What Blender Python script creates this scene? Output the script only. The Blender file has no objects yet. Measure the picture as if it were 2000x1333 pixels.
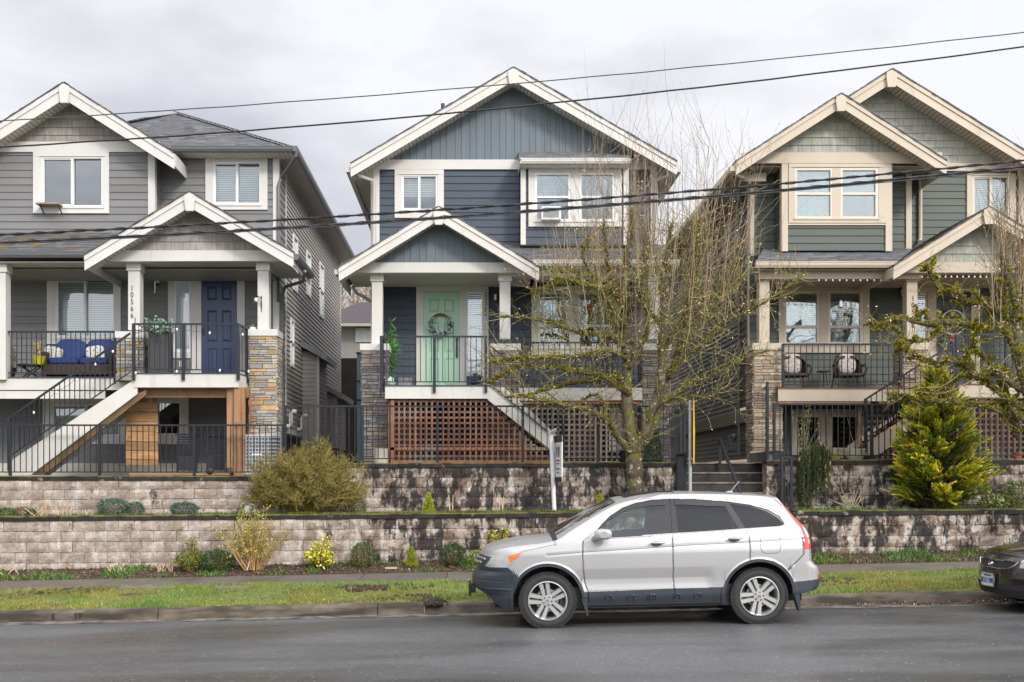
import bpy, bmesh, math, random
import numpy as np
from math import sin, cos, pi, radians, sqrt, atan2, hypot
from mathutils import Vector, Matrix, noise as mnoise

# ---------------------------------------------------------------- camera, sky, sun, exposure
SC = bpy.context.scene
F, CX, HY, CH = 2050.0, 925.0, 940.0, 1.785     # survey constants: metres from the street side of the photograph
cam = bpy.data.cameras.new('camera'); camo = bpy.data.objects.new('camera', cam)
SC.collection.objects.link(camo); SC.camera = camo
camo.location = (0, 0, CH); camo.rotation_euler = (radians(90), 0, 0)
cam.sensor_width = 36; cam.lens = F/2000*36
cam.shift_x = (1000-CX)/2000; cam.shift_y = (HY-666.5)/2000
cam.clip_start = .1; cam.clip_end = 2000
SUN_EL, SUN_AZ = radians(31), radians(34)         # azimuth: from behind the camera, to the right
sd = Vector((sin(SUN_AZ)*cos(SUN_EL), -cos(SUN_AZ)*cos(SUN_EL), sin(SUN_EL)))
w = bpy.data.worlds.new('World'); SC.world = w; w.use_nodes = True
nt = w.node_tree; nt.nodes.clear()
def wn(t, **k):
    n = nt.nodes.new(t)
    for a, b in k.items(): setattr(n, a, b)
    return n
out = wn('ShaderNodeOutputWorld'); bg = wn('ShaderNodeBackground'); bg.inputs[1].default_value = .1
sky = wn('ShaderNodeTexSky', sky_type='NISHITA', sun_disc=False)
sky.sun_elevation = SUN_EL; sky.sun_rotation = atan2(sd.x, sd.y)
tc = wn('ShaderNodeTexCoord'); mp = wn('ShaderNodeMapping'); mp.inputs['Scale'].default_value = (1, 1, 2.6)
nz = wn('ShaderNodeTexNoise'); nz.inputs['Scale'].default_value = 2.1; nz.inputs['Detail'].default_value = 7; nz.inputs['Roughness'].default_value = .5
mp.inputs['Location'].default_value = (.55, .3, .2)
L = nt.links.new
L(tc.outputs['Generated'], mp.inputs[0]); L(mp.outputs[0], nz.inputs['Vector'])
rp = wn('ShaderNodeValToRGB'); L(nz.outputs['Fac'], rp.inputs[0])
rp.color_ramp.elements[0].position = .40; rp.color_ramp.elements[0].color = (.60, .61, .675, 1)
rp.color_ramp.elements[1].position = .56; rp.color_ramp.elements[1].color = (.93, .935, .97, 1)
# overcast dome: brighter overhead and round the veiled sun
sep = wn('ShaderNodeSeparateXYZ'); L(tc.outputs['Generated'], sep.inputs[0])
mr = wn('ShaderNodeMapRange'); L(sep.outputs['Z'], mr.inputs[0])
mr.inputs[1].default_value = .42; mr.inputs[2].default_value = 1.0; mr.inputs[3].default_value = 1.0; mr.inputs[4].default_value = 2.2
dt = wn('ShaderNodeVectorMath', operation='DOT_PRODUCT'); L(tc.outputs['Generated'], dt.inputs[0]); dt.inputs[1].default_value = tuple(sd)
m2 = wn('ShaderNodeMapRange', interpolation_type='SMOOTHSTEP'); L(dt.outputs['Value'], m2.inputs[0])
m2.inputs[1].default_value = -.1; m2.inputs[2].default_value = 1.0; m2.inputs[3].default_value = 0; m2.inputs[4].default_value = 1.6
ad = wn('ShaderNodeMath', operation='ADD'); L(mr.outputs[0], ad.inputs[0]); L(m2.outputs[0], ad.inputs[1])
mu = wn('ShaderNodeMath', operation='MULTIPLY'); L(ad.outputs[0], mu.inputs[0]); mu.inputs[1].default_value = 9.4
sc_ = wn('ShaderNodeVectorMath', operation='SCALE'); L(rp.outputs[0], sc_.inputs[0]); L(mu.outputs[0], sc_.inputs['Scale'])
mx = wn('ShaderNodeMix', data_type='RGBA'); mx.inputs[0].default_value = .94
L(sky.outputs[0], mx.inputs[6]); L(sc_.outputs[0], mx.inputs[7]); L(mx.outputs[2], bg.inputs[0]); L(bg.outputs[0], out.inputs[0])
sl = bpy.data.lights.new('sun', 'SUN'); sl.energy = 2.0; sl.angle = radians(12); sl.color = (1, .95, .88)
so = bpy.data.objects.new('sun', sl); SC.collection.objects.link(so)
so.rotation_euler = (-sd).to_track_quat('-Z', 'Y').to_euler(); so.location = (10, -10, 20)
vs = SC.view_settings; vs.view_transform = 'Standard'; vs.look = 'None'; vs.exposure = .19; vs.gamma = 1; vs.use_curve_mapping = False

# ---------------------------------------------------------------- helpers
COL = SC.collection
rnd = random.Random(7)
def X(px, Y): return (px-CX)/F*Y
def Z(py, Y): return CH-(py-HY)/F*Y
def s2l(c):
    return tuple((v/255/12.92 if v/255 <= .04045 else ((v/255+.055)/1.055)**2.4) for v in c)
def gbase(x): return .02*(x-2.23)-.016

_matc = {}
def mat(name, col, rough=.6, var=.12, vs=3., bump=0., bs=40., st=(1, 1, 1), metal=0., spec=.5, tint=None, tp=(.5, .65), ts=1.5, tst=(1, 1, 1), coat=0., moss=0., det=5.):
    """procedural principled material: base colour x per-face tone x noise, optional second tint patches, bump"""
    if name in _matc: return _matc[name]
    m = bpy.data.materials.new(name); m.use_nodes = True; n = m.node_tree; N = n.nodes; K = n.links.new
    b = N['Principled BSDF']; b.inputs['Roughness'].default_value = rough; b.inputs['Metallic'].default_value = metal
    b.inputs['Specular IOR Level'].default_value = spec; b.inputs['Coat Weight'].default_value = coat; b.inputs['Coat Roughness'].default_value = .04
    tc = N.new('ShaderNodeTexCoord')
    def noise(s, stv, d=det):
        mp = N.new('ShaderNodeMapping'); mp.inputs['Scale'].default_value = stv; K(tc.outputs['Object'], mp.inputs[0])
        z = N.new('ShaderNodeTexNoise'); z.inputs['Scale'].default_value = s; z.inputs['Detail'].default_value = d; K(mp.outputs[0], z.inputs['Vector']); return z
    at = N.new('ShaderNodeAttribute'); at.attribute_name = 'Col'
    mul = N.new('ShaderNodeMix'); mul.data_type = 'RGBA'; mul.blend_type = 'MULTIPLY'; mul.inputs[0].default_value = 1
    mul.inputs[6].default_value = (*col, 1); K(at.outputs['Color'], mul.inputs[7]); cur = mul.outputs[2]
    z = noise(vs, st); mr = N.new('ShaderNodeMapRange'); K(z.outputs['Fac'], mr.inputs[0])
    mr.inputs[1].default_value = .25; mr.inputs[2].default_value = .75; mr.inputs[3].default_value = 1-var; mr.inputs[4].default_value = 1+var
    sc = N.new('ShaderNodeVectorMath'); sc.operation = 'SCALE'; K(cur, sc.inputs[0]); K(mr.outputs[0], sc.inputs['Scale']); cur = sc.outputs[0]
    if tint:
        z2 = noise(ts, tst, 6); rr = N.new('ShaderNodeMapRange'); K(z2.outputs['Fac'], rr.inputs[0]); rr.inputs[1].default_value = tp[0]; rr.inputs[2].default_value = tp[1]
        mm = N.new('ShaderNodeMix'); mm.data_type = 'RGBA'; K(rr.outputs[0], mm.inputs[0]); K(cur, mm.inputs[6]); mm.inputs[7].default_value = (*tint, 1); cur = mm.outputs[2]
    if moss:
        g = N.new('ShaderNodeNewGeometry'); sp = N.new('ShaderNodeSeparateXYZ'); K(g.outputs['Normal'], sp.inputs[0])
        z3 = noise(3., (1, 1, 1)); a1 = N.new('ShaderNodeMath'); a1.operation = 'MULTIPLY_ADD'; K(sp.outputs['Z'], a1.inputs[0]); a1.inputs[1].default_value = .3; K(z3.outputs['Fac'], a1.inputs[2])
        rr = N.new('ShaderNodeMapRange'); K(a1.outputs[0], rr.inputs[0]); rr.inputs[1].default_value = .75-moss; rr.inputs[2].default_value = .85-moss
        mm = N.new('ShaderNodeMix'); mm.data_type = 'RGBA'; K(rr.outputs[0], mm.inputs[0]); K(cur, mm.inputs[6]); mm.inputs[7].default_value = (.10, .105, .014, 1); cur = mm.outputs[2]
    K(cur, b.inputs['Base Color'])
    if bump:
        z4 = noise(bs, st); bp = N.new('ShaderNodeBump'); bp.inputs['Strength'].default_value = min(1, bump); bp.inputs['Distance'].default_value = .01*max(1, bump)
        K(z4.outputs['Fac'], bp.inputs['Height']); K(bp.outputs[0], b.inputs['Normal'])
    _matc[name] = m; return m

def glass_mat(name, tint=(.9, .95, .93), refl=1.0, trans=.9):
    if name in _matc: return _matc[name]
    m = bpy.data.materials.new(name); m.use_nodes = True; n = m.node_tree; N = n.nodes; K = n.links.new; N.clear()
    o = N.new('ShaderNodeOutputMaterial'); t = N.new('ShaderNodeBsdfTransparent'); t.inputs[0].default_value = (*[c*trans for c in tint], 1)
    g = N.new('ShaderNodeBsdfGlossy'); g.inputs['Roughness'].default_value = .02; g.inputs[0].default_value = (.95, .97, 1, 1)
    fr = N.new('ShaderNodeFresnel'); fr.inputs[0].default_value = 1.5
    mr = N.new('ShaderNodeMath'); mr.operation = 'MULTIPLY_ADD'; mr.inputs[1].default_value = refl; mr.inputs[2].default_value = .05*refl; K(fr.outputs[0], mr.inputs[0])
    tc = N.new('ShaderNodeTexCoord'); nz = N.new('ShaderNodeTexNoise'); nz.inputs['Scale'].default_value = 1.7; nz.inputs['Detail'].default_value = 1
    bp = N.new('ShaderNodeBump'); bp.inputs['Strength'].default_value = .25; bp.inputs['Distance'].default_value = .02
    K(tc.outputs['Object'], nz.inputs['Vector']); K(nz.outputs['Fac'], bp.inputs['Height']); K(bp.outputs[0], g.inputs['Normal'])
    x = N.new('ShaderNodeMixShader'); K(mr.outputs[0], x.inputs[0]); K(t.outputs[0], x.inputs[1]); K(g.outputs[0], x.inputs[2]); K(x.outputs[0], o.inputs[0])
    _matc[name] = m; return m

def tag(o, label=None, cat=None, group=None, kind=None):
    if label: o['label'] = label
    if cat: o['category'] = cat
    if group: o['group'] = group
    if kind: o['kind'] = kind
    return o
_wl = {}
def wloc(o):
    return _wl.get(o.name, Vector((0, 0, 0)))
def empty(name, loc, label=None, cat=None, group=None, rot=None):
    o = bpy.data.objects.new(name, None); COL.objects.link(o); o.location = loc; o.empty_display_size = .2
    if rot: o.rotation_euler = rot
    _wl[o.name] = Vector(loc); tag(o, label, cat, group); return o
def copy_tree(o, parent=None):
    c = o.copy(); COL.objects.link(c)
    if parent: c.parent = parent
    for ch in o.children: copy_tree(ch, c)
    return c

class MB:
    def __init__(s): s.v = []; s.f = []; s.c = []; s.m = []
    def add(s, vs, fs, col=(1, 1, 1), mi=0):
        b = len(s.v); s.v.extend(vs)
        for f in fs: s.f.append([b+i for i in f]); s.c.append(col); s.m.append(mi)
        return s
    def box(s, x0, x1, y0, y1, z0, z1, col=(1, 1, 1), mi=0):
        if x0 > x1: x0, x1 = x1, x0
        if y0 > y1: y0, y1 = y1, y0
        if z0 > z1: z0, z1 = z1, z0
        return s.add([(x0, y0, z0), (x1, y0, z0), (x1, y1, z0), (x0, y1, z0), (x0, y0, z1), (x1, y0, z1), (x1, y1, z1), (x0, y1, z1)],
                     [(0, 3, 2, 1), (4, 5, 6, 7), (0, 1, 5, 4), (1, 2, 6, 5), (2, 3, 7, 6), (3, 0, 4, 7)], col, mi)
    def pbox(s, px0, px1, py0, py1, Y, t=.05, col=(1, 1, 1)):          # survey rectangle on the plane Y, thickness t backwards
        return s.box(X(px0, Y), X(px1, Y), Y, Y+t, Z(py1, Y), Z(py0, Y), col)
    def prism(s, poly, y0, y1, col=(1, 1, 1), mi=0):                    # poly in xz, extruded in y
        n = len(poly)
        a = sum(poly[i][0]*poly[(i+1) % n][1]-poly[(i+1) % n][0]*poly[i][1] for i in range(n))
        if a < 0: poly = poly[::-1]
        vs = [(x, y0, z) for x, z in poly]+[(x, y1, z) for x, z in poly]
        fs = [tuple(range(n)), tuple(range(2*n-1, n-1, -1))]+[(i, i+n, (i+1) % n+n, (i+1) % n) for i in range(n)]
        return s.add(vs, fs, col, mi)
    def pprism(s, poly, Y, t=.05, col=(1, 1, 1)):
        return s.prism([(X(a, Y), Z(b, Y)) for a, b in poly], Y, Y+t, col)
    def bar(s, a, b, w, h, col=(1, 1, 1)):                               # rectangular bar between two points
        a = Vector(a); b = Vector(b); d = (b-a).normalized()
        u = d.cross(Vector((0, 0, 1)))
        u = Vector((1, 0, 0)) if u.length < 1e-4 else u.normalized()
        n = u.cross(d)
        q = [(-1, -1), (1, -1), (1, 1), (-1, 1)]
        vs = [tuple(p+u*(i*w/2)+n*(j*h/2)) for p in (a, b) for i, j in q]
        return s.add(vs, [(0, 1, 2, 3), (7, 6, 5, 4), (0, 4, 5, 1), (1, 5, 6, 2), (2, 6, 7, 3), (3, 7, 4, 0)], col)
    def tube(s, pts, r, n=8, col=(1, 1, 1), cap=True):
        P = [Vector(p) for p in pts]; R = r if isinstance(r, (list, tuple)) else [r]*len(P); vs = []
        u = None
        for i, p in enumerate(P):
            d = (P[min(i+1, len(P)-1)]-P[max(i-1, 0)])
            d = d.normalized() if d.length > 1e-9 else Vector((0, 0, 1))
            if u is None:
                u = d.cross(Vector((.13, .95, .3))); u.normalize()
            else:
                u = u-d*u.dot(d)
                u = u.normalized() if u.length > 1e-6 else d.orthogonal().normalized()
            w2 = d.cross(u)
            for k in range(n):
                t = 2*pi*k/n; vs.append(tuple(p+(u*cos(t)+w2*sin(t))*R[i]))
        fs = [(i*n+k, i*n+(k+1) % n, (i+1)*n+(k+1) % n, (i+1)*n+k) for i in range(len(P)-1) for k in range(n)]
        if cap: fs += [tuple(range(n-1, -1, -1)), tuple(range((len(P)-1)*n, len(P)*n))]
        return s.add(vs, fs, col)
    def lathe(s, prof, c, n=20, axis='z', col=(1, 1, 1)):                # prof: (r, h)
        vs = []
        for r, h in prof:
            for k in range(n):
                t = 2*pi*k/n; a, b = r*cos(t), r*sin(t)
                vs.append((c[0]+a, c[1]+b, c[2]+h) if axis == 'z' else (c[0]+a, c[1]+h, c[2]+b))
        m = len(prof)
        fs = [(i*n+k, i*n+(k+1) % n, (i+1)*n+(k+1) % n, (i+1)*n+k) for i in range(m-1) for k in range(n)]
        if axis != 'z': fs = [f[::-1] for f in fs]
        return s.add(vs, fs, col)
    def ell(s, c, r, n=10, m=7, col=(1, 1, 1), jit=0, R=None):
        vs = []
        for i in range(m+1):
            t = pi*i/m
            for k in range(n):
                p = 2*pi*k/n; q = 1+(rnd.uniform(-jit, jit) if jit else 0)
                v = Vector((r[0]*q*sin(t)*cos(p), r[1]*q*sin(t)*sin(p), r[2]*q*cos(t)))
                if R: v = R @ v
                vs.append((c[0]+v.x, c[1]+v.y, c[2]+v.z))
        fs = [(i*n+k, (i+1)*n+k, (i+1)*n+(k+1) % n, i*n+(k+1) % n) for i in range(m) for k in range(n)]
        return s.add(vs, fs, col)
    def blade(s, p, d, l, wd, col=(1, 1, 1), side=None):                 # thin leaf / blade quad
        d = Vector(d).normalized(); p = Vector(p)
        sv = Vector(side) if side else d.cross(Vector((rnd.uniform(-1, 1), rnd.uniform(-1, 1), rnd.uniform(-1, 1))))
        if sv.length < 1e-5: sv = Vector((1, 0, 0))
        sv = sv.normalized()*wd/2
        return s.add([tuple(p), tuple(p+d*l*.45+sv), tuple(p+d*l), tuple(p+d*l*.45-sv)], [(0, 1, 2, 3)], col)
    def build(s, name, m, parent=None, smooth=False, local=False, origin=None, bevel=0, ang=40):
        me = bpy.data.meshes.new(name)
        V = np.array(s.v, dtype=float) if s.v else np.zeros((0, 3))
        if origin is None:
            if parent is not None: origin = (0, 0, 0) if local else wloc(parent)
            elif local: origin = (0, 0, 0)
            else: origin = ((V[:, 0].min()+V[:, 0].max())/2, (V[:, 1].min()+V[:, 1].max())/2, V[:, 2].min())
        V = V-np.array(origin)
        me.from_pydata(V.tolist(), [], s.f)
        for mm in (m if isinstance(m, (list, tuple)) else [m]): me.materials.append(mm)
        if any(s.m): me.polygons.foreach_set('material_index', s.m)
        cnt = np.array([len(f) for f in s.f])
        c = np.ones((len(s.f), 4)); c[:, :3] = np.array(s.c)
        at = me.color_attributes.new('Col', 'FLOAT_COLOR', 'CORNER')
        at.data.foreach_set('color', np.repeat(c, cnt, axis=0).ravel())
        if smooth: me.polygons.foreach_set('use_smooth', [True]*len(s.f))
        me.update()
        if smooth and ang < 180: me.set_sharp_from_angle(angle=radians(ang))
        o = bpy.data.objects.new(name, me); COL.objects.link(o)
        if bevel:
            bv = o.modifiers.new('bevel', 'BEVEL'); bv.width = bevel; bv.segments = 2; bv.limit_method = 'ANGLE'
        if parent is not None:
            o.parent = parent
            if parent.type == 'MESH' or True: _wl[o.name] = wloc(parent)
        else: o.location = origin; _wl[o.name] = Vector(origin)
        return o

def jc(a=.1, r=rnd):                       # random grey tone
    k = 1+r.uniform(-a, a); return (k, k, k)
# frames map (u, z, n) to world: front walls face the street, side walls face +-X
def FR(Y): return lambda u, z, n: (u, Y-n, z)
def SR(Xw, s): return lambda u, z, n: (Xw+s*n, u, z)
def lap(mb, M, u0, u1, z0, z1, expo=.165, t=.016, holes=(), ul=None, ur=None, tone=.05, joint=0):
    """lapped boards; ul/ur: optional functions z -> u limits for gables"""
    z = z0; k = 0
    while z < z1-1e-4:
        zt = min(z+expo, z1); cuts = sorted({z, zt} | {h for H in holes for h in (H[2], H[3]) if z < h < zt})
        kk = 1+rnd.uniform(-tone, tone); col = (kk, kk, kk)
        for a, b in zip(cuts[:-1], cuts[1:]):
            na = t*(1-(a-z)/expo); nb = t*(1-(b-z)/expo)
            la, ra = (ul(a) if ul else u0), (ur(a) if ur else u1); lb, rb = (ul(b) if ul else u0), (ur(b) if ur else u1)
            if ra-la < 1e-3: continue
            if rb < lb: lb = rb = (lb+rb)/2
            if not holes and not joint:
                mb.add([M(la, a, na), M(ra, a, na), M(rb, b, nb), M(lb, b, nb)], [(0, 1, 2, 3)], col)
                if a == z: mb.add([M(la, a, 0), M(ra, a, 0), M(ra, a, na), M(la, a, na)], [(0, 1, 2, 3)], col)
            else:
                segs = [(la, ra)]
                for H in holes:
                    if H[2] <= a+1e-6 and H[3] >= b-1e-6:
                        ns = []
                        for p, q in segs:
                            if H[1] <= p or H[0] >= q: ns.append((p, q)); continue
                            if H[0] > p: ns.append((p, H[0]))
                            if H[1] < q: ns.append((H[1], q))
                        segs = ns
                if joint:
                    ns = []
                    for p, q in segs:
                        c = p
                        while c < q:
                            e = min(q, c+joint*rnd.uniform(.4, 1.6)); ns.append((c+.003, e)); c = e
                    segs = ns
                for p, q in segs:
                    kj = rnd.uniform(.9, 1.1); c2 = col if not joint else tuple(x*kj for x in col)
                    pb, qb = max(p, lb), min(q, rb)
                    if qb < pb: pb = qb = min(max((p+q)/2, lb), rb)
                    pa, qa = max(p, la), min(q, ra)
                    mb.add([M(pa, a, na), M(qa, a, na), M(qb, b, nb), M(pb, b, nb)], [(0, 1, 2, 3)], c2)
                    if a == z: mb.add([M(pa, a, 0), M(qa, a, 0), M(qa, a, na), M(pa, a, na)], [(0, 1, 2, 3)], c2)
        z = zt; k += 1
    return mb
def stones(mb, M, u0, u1, z0, z1, pal, hmin=.05, hmax=.11, wmin=.12, wmax=.38, dep=.035):
    z = z0
    mb.add([M(u0, z0, 0), M(u1, z0, 0), M(u1, z1, 0), M(u0, z1, 0)], [(0, 1, 2, 3)], (.12, .12, .12))
    while z < z1-.01:
        h = min(rnd.uniform(hmin, hmax), z1-z)
        if z1-(z+h) < hmin*.6: h = z1-z
        u = u0-rnd.uniform(0, .1)
        while u < u1:
            wd = rnd.uniform(wmin, wmax); a, b = max(u, u0-.004)+.003, min(u+wd, u1+.004)-.003
            if u1-b < .05: b = u1+rnd.uniform(-.004, .006)
            if b-a > .02:
                sub = [(z, z+h)] if h < .075 or rnd.random() < .6 else [(z, z+h*.5), (z+h*.5, z+h)]
                for q0, q1 in sub:
                    n = dep*rnd.uniform(.35, 1); c = pal[rnd.randrange(len(pal))]; k = rnd.uniform(.75, 1.2); c = tuple(x*k for x in c)
                    e = .004; j = lambda: rnd.uniform(-.004, .004)
                    v = [M(a, q0+.003, 0), M(b, q0+.003, 0), M(b, q1-.003, 0), M(a, q1-.003, 0),
                         M(a+e+j(), q0+.003+e+j(), n+j()), M(b-e+j(), q0+.003+e+j(), n+j()), M(b-e+j(), q1-.003-e+j(), n+j()), M(a+e+j(), q1-.003-e+j(), n+j())]
                    mb.add(v, [(4, 5, 6, 7), (0, 1, 5, 4), (1, 2, 6, 5), (2, 3, 7, 6), (3, 0, 4, 7)], c)
            u = b+.003 if b > u else u+wd
        z += h
    return mb
def shingles(mb, A, B, C, D, expo=.14, wmin=.14, wmax=.32, t=.012, tone=.28, pal=((1, 1, 1),)):
    """A-B eave (left to right seen from outside), D-C ridge"""
    A, B, C, D = map(Vector, (A, B, C, D)); n = (B-A).cross(D-A)
    if n.length < 1e-6: n = (B-A).cross(C-A)
    n.normalize(); Ls = max((D-A).length, (C-B).length); rows = max(1, round(Ls/expo))
    mb.add([tuple(A-n*.01), tuple(B-n*.01), tuple(C-n*.01), tuple(D-n*.01)], [(0, 1, 2, 3)], (.5, .5, .5))
    for i in range(rows):
        v0, v1 = i/rows, min(1.0, (i+1)/rows)
        a, b, c, d = A.lerp(D, v0), B.lerp(C, v0), B.lerp(C, v1), A.lerp(D, v1)
        W = (b-a).length; u = -rnd.uniform(0, .2)
        while u < W-.01:
            wd = rnd.uniform(wmin, wmax); p, q = max(0, u)/W, min(W, u+wd)/W
            k = 1+rnd.uniform(-tone, tone); pc = pal[rnd.randrange(len(pal))]; cl = tuple(k*x for x in pc)
            tt = t*rnd.uniform(.6, 1.3)
            P = [a.lerp(b, p)+n*tt, a.lerp(b, q)+n*tt, d.lerp(c, q), d.lerp(c, p)]
            mb.add([tuple(x) for x in P]+[tuple(a.lerp(b, p)-n*.004), tuple(a.lerp(b, q)-n*.004)], [(0, 1, 2, 3), (4, 5, 1, 0)], cl)
            u += wd
    return mb
def text_polys(s, size, font_shear=0):
    cu = bpy.data.curves.new('txt', 'FONT'); cu.body = s; cu.size = size; cu.extrude = .003; cu.align_x = 'CENTER'; cu.align_y = 'CENTER'; cu.shear = font_shear
    ob = bpy.data.objects.new('txt', cu); COL.objects.link(ob)
    dg = bpy.context.evaluated_depsgraph_get(); me = bpy.data.meshes.new_from_object(ob.evaluated_get(dg))
    vs = [tuple(v.co) for v in me.vertices]; fs = [tuple(p.vertices) for p in me.polygons]
    bpy.data.objects.remove(ob); bpy.data.curves.remove(cu); bpy.data.meshes.remove(me)
    return vs, fs
def text(mb, s, size, M, col=(1, 1, 1)):                                 # M maps (u, v, n)
    vs, fs = text_polys(s, size); mb.add([M(*v) for v in vs], fs, col); return mb
def hrough(x, y, s, seed=0): return mnoise.noise(Vector((x*s+seed, y*s, seed*1.7)))
# ---------------------------------------------------------------- materials
WHITE = mat('white_trim_paint', (.61, .59, .56), .5, .06, 2, tint=(.45, .42, .37), tp=(.60, .85), ts=1.3, tst=(4, 4, .5))
WHITE2 = mat('warm_white_paint', (.61, .585, .54), .5, .06, 2, tint=(.45, .42, .37), tp=(.60, .85), ts=1.3, tst=(4, 4, .5))
BEIGE = mat('beige_trim_paint', (.52, .44, .34), .5, .06, 2, tint=(.38, .32, .25), tp=(.60, .85), ts=1.3, tst=(4, 4, .5))
SOFFIT = mat('soffit_panels', (.60, .565, .50), .6, .05, 3)
SOFFITB = mat('beige_soffit_panels', (.47, .41, .32), .6, .05, 3)
GREY1 = mat('mid_grey_siding', (.185, .183, .18), .6, .10, 1.6, .25, 60, (.3, 1, 4))
GREY1D = mat('grey_shake_panel', (.30, .272, .25), .75, .28, 14, .4, 40, (1.6, 1, .18))
VINYL1 = mat('taupe_vinyl_siding', (.36, .325, .30), .5, .06, 1.5)
NAVY = mat('navy_siding', (.038, .053, .076), .5, .12, 1.6, .25, 60, (.3, 1, 4))
BLUEG = mat('blue_grey_board', (.130, .158, .182), .55, .09, 1.8, .2, 60, (3, 1, .3))
GREEN3 = mat('dark_green_siding', (.064, .079, .064), .55, .11, 1.6, .25, 60, (.3, 1, 4))
SHAKE3 = mat('grey_green_shake', (.37, .37, .32), .75, .22, 14, .4, 40, (1.6, 1, .18))
VINYL3 = mat('charcoal_vinyl_siding', (.17, .163, .152), .5, .06, 1.5)
SHING = mat('grey_asphalt_shingle', (.15, .152, .162), .9, .25, 25, .6, 120, tint=(.16, .14, .02), tp=(.70, .78), ts=2.5)
SHINGM = mat('mossy_asphalt_shingle', (.11, .11, .112), .9, .25, 25, .6, 120, tint=(.20, .13, .035), tp=(.53, .66), ts=3.2)
IRON = mat('black_powder_coat', (.012, .015, .022), .35, .15, 8)
GUTG = mat('grey_gutter', (.11, .115, .12), .4, .06, 3)
GUTW = mat('pale_gutter', (.52, .50, .46), .4, .08, 3)
STONE = mat('ledge_stone', (1, 1, 1), .85, .22, 22, .7, 60)
CEDAR = mat('new_cedar', (.34, .185, .085), .6, .3, 3.5, .3, 40, (5, 5, .6), tint=(.22, .09, .03), tp=(.55, .72), ts=3)
CEDARH = mat('cedar_boards', (.40, .22, .095), .6, .3, 3.5, .3, 40, (.6, 5, 5), tint=(.25, .10, .03), tp=(.58, .7), ts=2.5)
LATT = mat('red_brown_lattice_wood', (.225, .100, .055), .65, .35, 3, .3, 40, (3, 3, 1), tint=(.26, .20, .14), tp=(.50, .66), ts=1.3)
LATT3 = mat('grey_brown_lattice_wood', (.16, .085, .055), .7, .3, 3, .3, 40, (3, 3, 1), tint=(.2, .16, .12), tp=(.5, .7), ts=1.3)
OLDW = mat('old_grey_lattice_wood', (.28, .22, .17), .75, .3, 3, .3, 40, (3, 3, 1))
DARK = mat('dark_interior', (.012, .012, .013), .9, .1, 2)
ROOM = mat('room_wall', (.16, .15, .13), .9, .1, 2)
BLIND = mat('white_blind', (.80, .81, .81), .6, .04, 2)
CURT = mat('sheer_curtain', (.62, .60, .55), .8, .12, 3, st=(9, 1, .4))
GLASS = glass_mat('window_glass', (.93, .97, .96), 1.2, .93)
GLASSD = glass_mat('dim_window_glass', (.55, .6, .64), 2.0, .6)
VINYLW = mat('white_vinyl_frame', (.74, .74, .74), .35, .03, 2)
DOORB = mat('navy_door_paint', (.036, .055, .135), .35, .08, 2)
DOORG = mat('mint_door_paint', (.40, .62, .46), .4, .04, 2)
DOORD = mat('dark_green_door_paint', (.045, .052, .048), .4, .05, 2)
CONC = mat('grey_concrete', (.30, .285, .26), .85, .2, 4, .5, 60)
FOUND = mat('painted_foundation', (.52, .49, .42), .8, .08, 3, .3, 50)
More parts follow.
